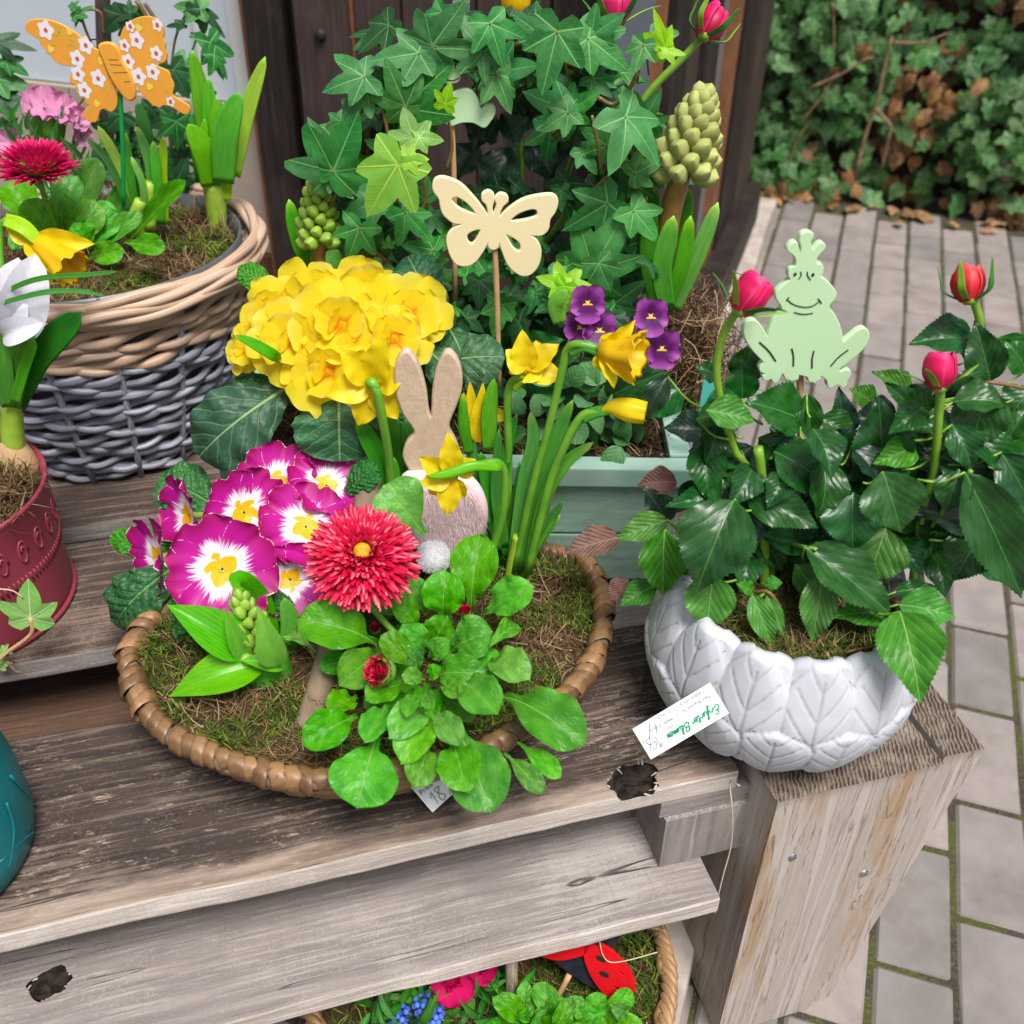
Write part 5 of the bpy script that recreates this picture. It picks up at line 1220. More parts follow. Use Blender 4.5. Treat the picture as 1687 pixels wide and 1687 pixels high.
# ---- yellow double primrose in the crate
yp = thing('yellow_primrose', G(560, 640, .97), 'large double yellow primrose with orange throats standing in the left of the mint crate', 'primrose')
PY = LIB[('prim', 'primy')]
for bx, by, tx, ty, w_, db, dt, lb in ((470, 640, 328, 752, 130, .93, .89, PY), (558, 640, 560, 760, 150, .91, .87, PY), (710, 500, 672, 422, 86, 1.0, 1.03, PY), (720, 600, 832, 588, 84, .98, .97, PY), (452, 478, 392, 440, 44, 1.0, 1.02, PLL), (430, 600, 388, 548, 60, .96, .97, PY), (470, 640, 375, 660, 70, .95, .93, PL_), (700, 570, 760, 640, 70, .97, .96, PY), (740, 540, 770, 610, 70, 1.0, .97, PY), (600, 650, 690, 720, 90, .93, .92, PL_)):
    put(yp, lb, G(bx, by, db), G(tx, ty, dt), w_, .3, .1)
def double(parent, px, py, d, rpx, ax, n=3):
    c = G(px, py, d); R = rpx*(c-CAM).dot(FW)/FPX; x = ax.orthogonal().normalized(); y = ax.cross(x)
    vs, fs, uv = lathe([(.001, .1), (.12, .08), (.16, -.1), (.1, -.5)], 10); fl = obj('flower', [c+(x*v.x+y*v.y+ax*v.z)*R for v in vs], fs, ML['yelprim'], parent, uv)
    for k, (m_, el, L) in enumerate(((5, .02, 1.), (4, .55, .70), (1, 1.0, .45))[:n]):
        for i in range(m_):
            a = 2*math.pi*(i+.4*k)/m_+random.uniform(-.2, .2); o = x*math.cos(a)+y*math.sin(a); e = el+random.uniform(-.25, .25)
            dv = o*math.cos(e)+ax*math.sin(e); nn = ax*math.cos(e)-o*math.sin(e)+rv(.2); LL = L*R*random.uniform(.8, 1.12); b = c+o*R*.06+ax*(R*.05*k)
            link('petal', random.choice(YEL), fl, frame(b, b+dv*LL, LL*1.35, nn, LL))
    stem(parent, [c-ax*.01, c-ax*.03-UP*.02, G(570, 660, .975)], .002)
for px, py, d, r, up, rt in ((452, 520, .965, 72, .25, -.35), (515, 497, .99, 78, .5, -.15), (600, 494, .995, 80, .6, .1), (672, 520, .975, 76, .35, .35), (562, 538, .945, 80, .3, .0), (648, 560, .94, 68, .2, .25), (484, 566, .935, 74, .15, -.3), (542, 615, .912, 74, .0, -.05), (612, 606, .92, 58, .05, .2), (408, 580, .945, 42, .0, -.6)):
    double(yp, px, py, d, r*.93, toward(px, py, d, up, rt))
S(yp, [G(462, 596, .925), G(452, 586, .90), G(420, 567, .893), G(388, 552, .89)], 20, 'hyleaf', 'leaf', base=.25, tip=.6)
# ---- ivy ring in the crate
iv = thing('ivy_ring', G(830, 560, 1.08), 'large glossy ivy trained round a wire ring at the back of the mint crate', 'ivy')
IV, IVD, IVL = LIB[('ivy', 'ivy')], LIB[('ivy', 'ivydark')], LIB[('ivy', 'ivylime')]
DI = 1.10
def ringpt(t, r=1., d=DI): return G(815+225*r*math.cos(t), 300-235*r*math.sin(t), d)
tube('ring_wire', [ringpt(2*math.pi*i/60, 1., DI) for i in range(60)], .0035, ML['twig'], iv, 6, None, True)
for k in range(3): tube('vine', [ringpt(2*math.pi*i/40+k, 1.+.05*math.sin(i*1.1+k*2), DI+.012*math.cos(i*1.1+k*2)) for i in range(38)], .003, ML['stemred'], iv, 6, 120)
def ivy(parent, lb, jx, jy, tx, ty, d=DI-.05, w_=1., off=.0, up=.25, rn=.2, pet=True):
    b = G(jx, jy, d); t = G(tx, ty, d-off); L = (t-b).length; zc = (b-CAM).dot(FW)
    o = link('leaf', random.choice(lb) if isinstance(lb, list) else lb, parent, frame(b, t, L*w_, leafn(b, t, 1, up, rn), L))
    return o
# filler foliage round the ring, behind the placed leaves
for i in range(250):
    t = random.uniform(0, 2*math.pi); r = random.gauss(1.0, .13); p = ringpt(t, r, DI+random.uniform(-.02, .05)); s = random.uniform(.022, .044)
    out = (ringpt(t, 1.5)-p).normalized(); dn = (out*.5-UP*.7+rv(.6)).normalized(); link('leaf', random.choice(IVD if random.random() < .42 else IV), iv, frame(p, p+dn*s, s, (-FW+UP*.2+rv(.45)).normalized(), s))
for i in range(95):
    p = G(random.uniform(690, 1080), random.uniform(430, 640), random.uniform(1.0, 1.10)); s = random.uniform(.022, .036); dn = (UP*-.6+rv(.8)).normalized()
    link('leaf', random.choice(IVD if random.random() < .6 else IV), iv, frame(p, p+dn*s, s, (-FW+UP*.3+rv(.4)).normalized(), s))
for i in range(70):
    px, py = random.uniform(690, 1060), random.uniform(300, 500); p = G(px, py, random.uniform(1.07, 1.13)); s = random.uniform(.022, .04); dn = (UP*-.7+rv(.8)).normalized()
    link('leaf', random.choice(IVD if random.random() < .5 else IV), iv, frame(p, p+dn*s, s, (-FW+UP*.3+rv(.5)).normalized(), s))
RD = LIB[('rose', 'rosedark')]
placed = ((604, 145, 560, 195, 0), (549, 283, 514, 195, 0), (549, 283, 590, 182, -.01), (551, 286, 584, 330, 0), (600, 127, 526, 146, -.01), (683, 92, 675, 156, 0), (690, 88, 606, 100, .0), (668, 175, 634, 102, -.01), (668, 178, 742, 98, .0), (712, 76, 766, 2, 0), (792, 84, 718, 76, 0), (795, 86, 800, 140, -.005), (807, 39, 833, 114, -.01), (760, 60, 700, 45, .02), (817, 121, 846, 190, 0), (820, 120, 890, 105, .01), (918, 53, 891, 162, -.03), (933, 184, 862, 148, 0), (936, 186, 890, 215, -.01), (940, 182, 990, 150, .01), (974, 59, 1030, 22, .015), (969, 64, 1042, 118, .01), (1060, 74, 1042, 125, -.02), (1031, 193, 1099, 268, -.03), (1046, 286, 1098, 258, -.01), (1044, 348, 1088, 400, -.02), (1001, 335, 924, 384, -.01), (977, 443, 1033, 345, -.02), (1011, 501, 1064, 464, -.005), (592, 376, 570, 436, -.01), (668, 350, 711, 400, -.01), (714, 412, 660, 402, 0), (628, 440, 606, 474, -.01), (826, 502, 812, 560, -.04), (882, 484, 866, 520, -.02), (960, 250, 985, 290, .01), (1000, 240, 960, 210, .01), (620, 330, 560, 360, .01), (640, 250, 600, 230, .02), (700, 330, 665, 300, .01), (1010, 420, 975, 395, .015), (1060, 200, 1085, 150, .01), (890, 60, 850, 20, .02), (1050, 400, 1085, 450, .01), (800, 450, 770, 500, .02), (730, 450, 700, 490, .02), (860, 430, 850, 470, .03), (1000, 560, 960, 590, .02), (900, 560, 930, 600, .02), (1075, 60, 1110, 100, .01), (975, 130, 1010, 160, .015))
for jx, jy, tx, ty, o_ in placed: ivy(iv, IV, jx, jy, jx+(tx-jx)*.96, jy+(ty-jy)*.96, DI-.045+o_, random.uniform(.92, 1.06), .012, .22, .30); b_ = G(jx, jy, DI-.046+o_); tube('petiole', [b_, b_+FW*.012-UP*.008+rv(.004), b_+FW*.04-UP*.012+rv(.015)], .0011, ML['stemred'], iv, 6, 5)
ivy(iv, IVL, 655, 272, 602, 360, DI-.10, 1.08, .01, .1, .05); ivy(iv, IVL, 672, 262, 707, 262, DI-.098, 1.2, 0, .2, .1)
ivy(iv, LIB[('ivy', 'ivyvar')], 681, 228, 664, 176, DI-.07, 1.2); ivy(iv, LIB[('ivy', 'ivyvar')], 690, 226, 732, 232, DI-.072, 1.1); ivy(iv, IVL, 733, 172, 742, 136, DI-.10, 1.1, 0, .1, .1)
ivy(iv, IVL, 928, 470, 917, 432, .985, 1.1); ivy(iv, IVL, 926, 470, 884, 455, .98, 1.); ivy(iv, IVL, 930, 472, 908, 512, .975, 1.); ivy(iv, IVL, 932, 470, 983, 470, .985, .9); ivy(iv, IVL, 928, 500, 924, 532, .97, .9)
ivy(iv, IVL, 1096, 80, 1080, 14, DI-.05, .6); ivy(iv, IVL, 1096, 84, 1132, 88, DI-.052, .8); ivy(iv, IV, 640, 405, 640, 388, DI-.06, 1.2)
for pts, r in (([(700, 255), (708, 210), (735, 180)], .0018), ([(655, 330), (690, 350), (702, 320), (690, 285)], .0016), ([(975, 190), (985, 240), (990, 280)], .0018), ([(985, 160), (1010, 172), (1035, 150), (1050, 120)], .0022), ([(715, 200), (735, 190), (745, 240), (735, 280)], .0018), ([(955, 330), (985, 305), (1005, 285)], .0014), ([(630, 180), (637, 210), (640, 240)], .0018)): stem(iv, [G(x, y, DI-.05) for x, y in pts], r, 'stemred', 'vine', 6)
# ---- rose bush in the crate (dark leaves inside the ring, red blooms above)
r2 = thing('crate_rose', G(850, 520, 1.15), 'dark leaved rose behind the ivy ring with red blooms rising above it', 'rose')
for bx, by, tx, ty, w_ in ((820, 225, 760, 200, 52), (830, 230, 880, 195, 56), (845, 245, 800, 330, 60), (870, 230, 915, 300, 56), (850, 300, 790, 290, 50), (880, 310, 850, 380, 50), (790, 240, 745, 300, 50), (900, 250, 950, 240, 50), (840, 180, 870, 140, 46), (800, 190, 780, 250, 44), (925, 330, 880, 340, 46), (850, 210, 920, 150, 52), (830, 400, 790, 370, 46), (760, 330, 740, 390, 46), (890, 390, 930, 420, 46), (700, 480, 750, 510, 50), (860, 340, 905, 380, 46)): put(r2, RD, G(bx, by, 1.14), G(tx, ty, 1.125), w_, .3, .3)
for bx, by, tx, ty, w_ in ((930, 690, 985, 610, 60), (1000, 655, 1100, 610, 64), (1120, 640, 1055, 690, 66), (900, 610, 960, 575, 60), (870, 580, 930, 560, 44)): put(r2, LIB[('rose', 'rose')], G(bx, by, .97), G(tx, ty, .95), w_, .3, .15)
# ---- violas in the crate
vi = thing('viola', G(970, 640, .99), 'purple violas with small round leaves in the front of the mint crate', 'viola')
for i in range(46):
    px, py = random.uniform(850, 1050), random.uniform(625, 745); d = random.uniform(.935, 1.0)
    p = G(px, py, d); dn = (UP*random.uniform(-.4, .7)+rv(.7)).normalized(); s = random.uniform(.022, .036); link('leaf', random.choice(LIB[('vio', 'viola')]), vi, frame(p, p+dn*s, s*.85, (-FW+UP*.5+rv(.35)).normalized(), s))
for px, py, r, w_, up, rt in ((968, 500, 34, 1, -.1, .1), (955, 540, 30, 0, -.1, -.4), (988, 545, 34, 0, 0, .1), (1072, 522, 34, 1, -.1, .2), (1090, 575, 36, 0, -.15, .3)):
    d = .965; ax = toward(px, py, d, up, rt); c = G(px, py, d); R = r*(c-CAM).dot(FW)/FPX
    y = (UC-ax*UC.dot(ax)).normalized(); x = y.cross(ax)
    vs, fs, uv = lathe([(.001, .06), (.08, .04), (.1, -.1), (.04, -.4)], 10); fl = obj('flower', [c+(x*v.x+y*v.y+ax*v.z)*R for v in vs], fs, ML['pyel'], vi)
    for a, L, wd, zz in ((35, 1.05, .95, -.06), (-35, 1.05, .95, -.05), (105, .95, .85, .0), (-105, .95, .85, .01), (180, 1.05, 1.25, .05)):
        a = math.radians(a); o = x*math.sin(a)+y*math.cos(a); b = c+ax*zz*R; link('petal', random.choice(VIO), fl, frame(b, b+(o*.95+ax*random.uniform(.0, .3))*L*R, wd*R, ax+rv(.15), R))
    stem(vi, [c-ax*.006, c-ax*.02-UP*.03, G(970+random.uniform(-30, 60), 660, .975)], .0014)
# ---- hyacinths in the crate
def hyac(name, label, d, base, leaves, bud, rad, nb, bl, bw_, stalk=None, mk='hybud'):
    h = thing(name, G(base[0], base[1], d), label, 'hyacinth')
    if stalk: tube('stalk', [G(x, y, d) for x, y in stalk], (.0115, .0105), ML['hystem'], h, 12, 10)
    budspike(h, G(*bud[0], d-.004), G(*bud[1], d-.004), rad, ML[mk], nb, bl, bw_)
    for pts, w_ in leaves: S(h, [G(*p) for p in pts], w_, 'strap', tip=.35)
    return h
hyac('crate_hyacinth', 'tall hyacinth with a fat pale bud on a brown stalk in the mint crate', 1.06, (1095, 510), (([(1078, 460, 1.09), (1072, 380, 1.1), (1080, 306, 1.1)], 24), ([(1110, 450, 1.085), (1128, 370, 1.09), (1133, 308, 1.09)], 22), ([(1098, 505, 1.02), (1090, 440, 1.02), (1110, 355, 1.025)], 33), ([(1095, 510, 1.025), (1122, 440, 1.02), (1138, 355, 1.025)], 26), ([(1110, 510, 1.03), (1145, 430, 1.03), (1183, 333, 1.035)], 28), ([(1080, 500, 1.05), (1068, 420, 1.055), (1075, 340, 1.06)], 30)), ((1120, 300), (1160, 152)), .0265, 50, .029, .0235, ((1095, 420), (1105, 350), (1124, 280), (1135, 240)))
hyac('crate_hyacinth', 'small green hyacinth bud at the left end of the mint crate before the dark door', 1.08, (530, 470), (([(545, 470, 1.07), (520, 400, 1.075), (508, 350, 1.08)], 28), ([(525, 470, 1.09), (492, 400, 1.09), (476, 328, 1.095)], 24), ([(545, 475, 1.06), (552, 440, 1.06), (546, 408, 1.065)], 30)), ((528, 410), (520, 294)), .019, 46, .0205, .0165, ((530, 470), (528, 430), (526, 380)), 'hybudg')
# ---- plants in the grey willow planter
gh = thing('planter_hyacinth', G(358, 372, 1.35), 'thick green hyacinth shoot with a splayed lime leaf in the willow planter', 'hyacinth')
tube('leaf_sheath', [G(359, 378, 1.35), G(356, 340, 1.35), G(352, 300, 1.35)], (.0125, .0155), ML['stemlight'], gh, 14, 8)
S(gh, [G(372, 330, 1.345), G(372, 300, 1.345), G(370, 268, 1.345)], 20, 'strapy', tip=.15)
for pts, w_, mk in (([(385, 290, 1.36), (405, 190, 1.365), (437, 93, 1.37)], 32, 'strapy'), ([(350, 290, 1.36), (335, 180, 1.365), (316, 82, 1.37)], 36, 'hyleaf'), ([(352, 290, 1.355), (346, 200, 1.355), (343, 128, 1.36)], 30, 'hyleaf'), ([(360, 290, 1.35), (356, 210, 1.35), (357, 160, 1.355)], 24, 'hyleaf'), ([(368, 300, 1.335), (372, 220, 1.33), (394, 152, 1.335)], 50, 'hyleaf'), ([(348, 305, 1.335), (336, 250, 1.33), (310, 204, 1.33)], 46, 'hyleaf'), ([(330, 300, 1.36), (322, 230, 1.36), (318, 185, 1.365)], 22, 'strapd'), ([(338, 290, 1.345), (336, 230, 1.345), (337, 196, 1.35)], 18, 'hyleaf')): S(gh, [G(*p) for p in pts], w_*.88, mk, tip=.6)
gd = thing('planter_bulbs', G(235, 380, 1.28), 'cluster of narrow green bulb shoots in the middle of the willow planter', 'bulb shoots')
for pts, w_, mk in (([(222, 360, 1.28), (200, 280, 1.28), (161, 207, 1.29)], 17, 'strapy'), ([(228, 360, 1.27), (215, 290, 1.27), (207, 218, 1.28)], 14, 'strap'), ([(250, 370, 1.27), (248, 280, 1.27), (226, 208, 1.28)], 17, 'strap'), ([(255, 360, 1.29), (245, 240, 1.29), (226, 165, 1.3)], 20, 'strapd'), ([(272, 370, 1.27), (268, 290, 1.27), (269, 224, 1.275)], 15, 'strapy'), ([(265, 370, 1.26), (258, 290, 1.26), (252, 232, 1.27)], 16, 'strap'), ([(215, 350, 1.27), (180, 270, 1.27), (143, 228, 1.275)], 13, 'strapd'), ([(235, 390, 1.25), (236, 310, 1.25), (216, 258, 1.255)], 12, 'strap'), ([(245, 375, 1.3), (228, 300, 1.3), (222, 262, 1.3)], 14, 'strapd')): S(gd, [G(*p) for p in pts], w_, mk)
for pts in ([(225, 390, 1.25), (222, 360, 1.25), (232, 330, 1.25)], [(245, 375, 1.26), (244, 340, 1.26), (246, 300, 1.26)]): tube('bulb_sheath', [G(*p) for p in pts], (.011, .007), ML['stemlight'], gd, 10, 6)
gb = thing('planter_daisy', G(100, 400, 1.2), 'crimson pompon daisy seen side on above spoon leaves in the left of the willow planter', 'daisy')
c = G(60, 275, 1.17); ax = (UP+F0*-.05+RT*.03).normalized(); R_ = 60*(c-CAM).dot(FW)/FPX
x = ax.orthogonal().normalized(); y = ax.cross(x); vs, fs, uv = lathe([(.001, .3), (.5, .25), (.6, 0), (.3, -.28), (.05, -.35)], 20); fl = obj('flower', [c+(x*v.x+y*v.y+ax*v.z)*R_ for v in vs], fs, ML['bellis'], gb, uv)
pompon(fl, c, ax, R_, ML['fuch'], [(60, .25, .76, .34, -.26), (60, .36, .76, .34, -.22), (60, .48, .76, .33, -.16), (56, .62, .74, .32, -.10), (52, .76, .72, .30, -.05), (46, .92, .68, .27, .0), (40, 1.08, .62, .23, .04), (30, 1.25, .56, .18, .08), (20, 1.4, .5, .1, .1)], .5, .05)
stem(gb, [c-ax*.018, G(75, 330, 1.18), G(95, 385, 1.2)], .0032)
for bx, by, tx, ty, w_, db, dt in ((130, 410, 158, 330, 52, 1.22, 1.24), (110, 400, 105, 318, 50, 1.22, 1.23), (90, 400, 40, 330, 56, 1.2, 1.2), (120, 420, 60, 400, 56, 1.18, 1.16), (130, 420, 200, 350, 46, 1.22, 1.24), (150, 420, 235, 352, 34, 1.22, 1.24), (140, 425, 205, 415, 40, 1.2, 1.19), (100, 390, 130, 290, 50, 1.24, 1.26), (205, 400, 272, 412, 40, 1.17, 1.15), (215, 395, 306, 298, 34, 1.22, 1.2), (160, 400, 175, 330, 42, 1.23, 1.25), (70, 390, 12, 300, 60, 1.24, 1.26), (60, 400, 15, 380, 56, 1.2, 1.19), (150, 410, 120, 365, 44, 1.18, 1.17), (120, 380, 160, 260, 50, 1.3, 1.33), (170, 400, 215, 300, 40, 1.28, 1.3)): put(gb, BL, G(bx, by, db), G(tx, ty, dt), w_, .4, .2)
gp = thing('planter_dianthus', G(80, 330, 1.33), 'pale pink ruffled dianthus with green buds at the back left of the willow planter', 'dianthus')
for px, py, r, up, rt in ((72, 178, 36, .8, -.1), (100, 184, 30, .7, .4), (125, 196, 22, .2, .8), (132, 222, 20, -.2, .9), (18, 235, 24, .2, -.4)):
    flower5(gp, px, py, 1.33, r, toward(px, py, 1.33, up, rt), ML['pinkp'], 6, False, random.random(), .3, petals=DIA); c = G(px, py, 1.33); stem(gp, [c, c-UP*.02, G(85, 330, 1.33)], .0018)
for px, py, r in ((62, 212, .010), (82, 208, .011), (96, 214, .008)): tube('calyx', [G(px, py+22, 1.325), G(px, py, 1.325), G(px+3, py-22, 1.325)], lambda t, r=r: r*(.4+.6*math.sin(.4+t*2.4)), ML['stem'], gp, 12, 8)
LN = LIB[('lance', 'strapd')]+LIB[('lance', 'viola')]
for i in range(44):
    px, py = random.uniform(5, 140), random.uniform(200, 320); p = G(px, py, random.uniform(1.3, 1.36)); dn = (UP+rv(.8)).normalized(); link('leaf', random.choice(LN), gp, frame(p, p+dn*random.uniform(.035, .055), .008, (-FW+rv(.4)).normalized(), .01))
gi = thing('planter_ivy', G(250, 330, 1.48), 'dark green ivy climbing behind the orange butterfly at the back of the willow planter', 'ivy')
for jx, jy, tx, ty, d, w_ in ((330, 15, 283, 8, 1.5, .9), (312, 20, 334, 42, 1.5, .9), (330, 15, 375, 62, 1.5, .5), (300, 40, 272, 44, 1.5, .6), (320, 58, 345, 62, 1.5, .5), (352, 58, 372, 58, 1.5, .5), (346, 70, 372, 135, 1.48, .7), (352, 90, 380, 130, 1.47, .7), (285, 115, 312, 165, 1.47, 1.1), (290, 112, 330, 150, 1.49, 1.1), (200, 25, 170, 55, 1.5, 1.1), (215, 20, 190, 5, 1.5, 1.2), (235, 40, 190, 60, 1.51, 1.), (285, 195, 245, 210, 1.46, 1.1), (290, 200, 296, 252, 1.45, 1.), (330, 160, 372, 175, 1.48, .9), (270, 260, 290, 290, 1.46, 1.1), (200, 190, 170, 220, 1.49, 1.1), (290, 300, 310, 260, 1.46, 1.), (10, 100, 48, 125, 1.5, .9), (-5, 130, 50, 142, 1.5, 1.1), (0, 165, 58, 175, 1.49, 1.), (-8, 70, 55, 76, 1.5, .6), (5, 210, 40, 215, 1.49, 1.), (130, 22, 122, 48, 1.5, .5), (125, 25, 152, 6, 1.5, .6), (118, 12, 130, 0, 1.5, .7), (240, 230, 220, 260, 1.49, 1.1), (170, 240, 200, 260, 1.5, 1.), (330, 240, 300, 262, 1.48, 1.), (250, 180, 240, 215, 1.5, 1.1), (310, 130, 332, 165, 1.5, 1.)):
    ivy(gi, IVD if random.random() < .6 else IV, jx, jy, tx, ty, d-.03, w_, .0, .3, .35)
for i in range(40):
    p = G(random.uniform(150, 320), random.uniform(190, 330), random.uniform(1.44, 1.52)); dn = (UP*-.4+rv(.9)).normalized(); s = random.uniform(.025, .038); link('leaf', random.choice(IVD), gi, frame(p, p+dn*s, s, (-FW+rv(.4)).normalized(), s))
for pts, r in (([(285, 330), (280, 200), (272, 100), (250, 45), (225, 0)], .0035), ([(282, 110), (290, 60), (310, 15)], .0018), ([(270, 90), (262, 45), (238, 5)], .003), ([(310, 100), (325, 60), (322, 55)], .0016), ([(170, 100), (150, 70), (135, 22), (165, 20), (172, 60)], .0018), ([(160, 180), (130, 185), (128, 176), (140, 160)], .0018)): stem(gi, [G(x, y, 1.48) for x, y in pts], r, 'stemred' if r > .0017 else 'stem', 'vine', 6, 20)
tp_ = tube('stake', [G(180, 330, 1.53), G(172, 100, 1.53), G(168, -30, 1.53)], .010, ML['brownwood'], gi, 8, 6)
# ---- daffodil and white crocus at the left edge (red pot)
rd = thing('pot_daffodil', G(20, 700, .95), 'nodding yellow daffodil at the left edge above the red pot', 'daffodil')
daff(rd, 60, 395, 1.02, (RT*.75-UC*.6-FW*.1), [(10, 372, 1.02), (158, 402, 1.015), (128, 405, 1.03), (80, 476, 1.01), (120, 470, 1.0), (60, 440, 1.0)], (.02, .03), w_=40, clen=.052)
stem(rd, [G(8, 700, .96), G(4, 500, .99), G(0, 390, 1.02), G(14, 362, 1.02), G(40, 380, 1.02)], .004)
S(rd, [G(8, 362, 1.015), G(40, 375, 1.012), G(75, 410, 1.01)], 26, 'strapy', 'spathe', tip=.6)
wc = thing('white_crocus', G(22, 740, .93), 'large white crocus bloom on a thick pale shoot in the red pot', 'crocus')
CP = [gleaf('petal', pr_oval, ML['white'], 4, 14, arch=.22, fold=.35, sd_=s) for s in range(2)]
vs, fs, uv = lathe([(.001, 0), (.004, .002), (.005, .02), (.001, .022)], 10); cc = G(22, 548, .93); wf = obj('flower', [cc+v for v in vs], fs, ML['yeldisc'], wc)
for bx, by, tx, ty, w_, db, dt in ((0, 562, -15, 430, 70, .95, .96), (14, 562, 30, 424, 74, .94, .95), (20, 560, 58, 418, 76, .925, .93), (4, 550, 30, 470, 60, .915, .925), (4, 554, 72, 532, 44, .91, .90)): put(wf, CP, G(bx, by, db), G(tx, ty, dt), w_, .1, .1, 'petal')
for pts, w_, mk in (([(22, 670, .93), (60, 590, .925), (134, 514, .92)], 46, 'strapd'), ([(20, 670, .92), (30, 600, .915), (48, 540, .91)], 34, 'strap'), ([(14, 670, .915), (8, 600, .91), (2, 520, .91)], 26, 'strap'), ([(24, 665, .91), (42, 600, .905), (58, 560, .90)], 18, 'hyleaf')): S(wc, [G(*p) for p in pts], w_, mk)
tube('leaf_sheath', [G(22, 745, .93), G(20, 700, .93), G(20, 655, .93)], (.0125, .0105), ML['stemlight'], wc, 14, 8)
vs, fs, uv = lathe([(.001, -.03), (.02, -.022), (.026, 0), (.018, .022), (.010, .034)], 20, G(24, 765, .93)); obj('bulb', vs, fs, simple('bulb_skin', (.42, .26, .12), (.55, .40, .22), 40, .5, stretch=(1, 1, .2)), wc, uv)
for pts in ([(-10, 490, .905), (60, 460, .905), (152, 452, .91), (195, 447, .92)], [(0, 500, .90), (70, 482, .90), (130, 480, .905), (176, 488, .91)]): S(wc, [G(*p) for p in pts], 9, 'strapd', tip=.6)
# ---- variegated ivy sprig hanging over from the teal pot
sp = thing('ivy_sprig', Z(10, 1110, .52), 'small pale edged ivy sprig reaching in from the left edge over the teal pot', 'ivy')
LV = LIB[('ivy', 'ivyvar')]
for jx, jy, tx, ty, w_ in ((50, 1018, 46, 955, 1.05), (5, 1072, 22, 1076, 1.2), (-4, 1090, 10, 1066, 1.3)):
    b, t = G(jx, jy, .76), G(tx, ty, .765); L = (t-b).length; link('leaf', LV[0], sp, frame(b, t, L*w_, leafn(b, t, 1, .5, .05), L))
stem(sp, [G(50, 1018, .76), G(53, 1040, .758), G(40, 1055, .757), G(12, 1075, .755), G(-15, 1100, .75)], .0022, 'stick', 'vine', 6, 16); stem(sp, [G(12, 1090, .755), G(25, 1105, .755), G(36, 1108, .757)], .0014, 'twig', 'vine', 6, 8); stem(sp, [G(-5, 970, .76), G(20, 973, .76), G(38, 985, .76)], .0007, 'thread', 'vine', 5, 8)
# ---- rose bush in the white bowl
rb = thing('rose_bush', V((BC.x, BC.y, .49)), 'glossy dark green miniature rose with three red buds growing in the white leaf bowl', 'rose')
RL, RY, RDk, RB = LIB[('rose', 'rose')], LIB[('rose', 'rosey')], LIB[('rose', 'rosedark')], LIB[('rose', 'rosebrown')]
def petiole(base, r=.0009):
    b = V(base); ax_ = V((BC.x, BC.y, max(.52, b.z-.05))); e = b.lerp(ax_, .28) if (b-ax_).length > .03 else ax_
    m_ = (b+e)/2-UP*.006; tube('petiole', [b, m_, e], (r, r*1.3), ML['stemrose'], rb, 6, 5)
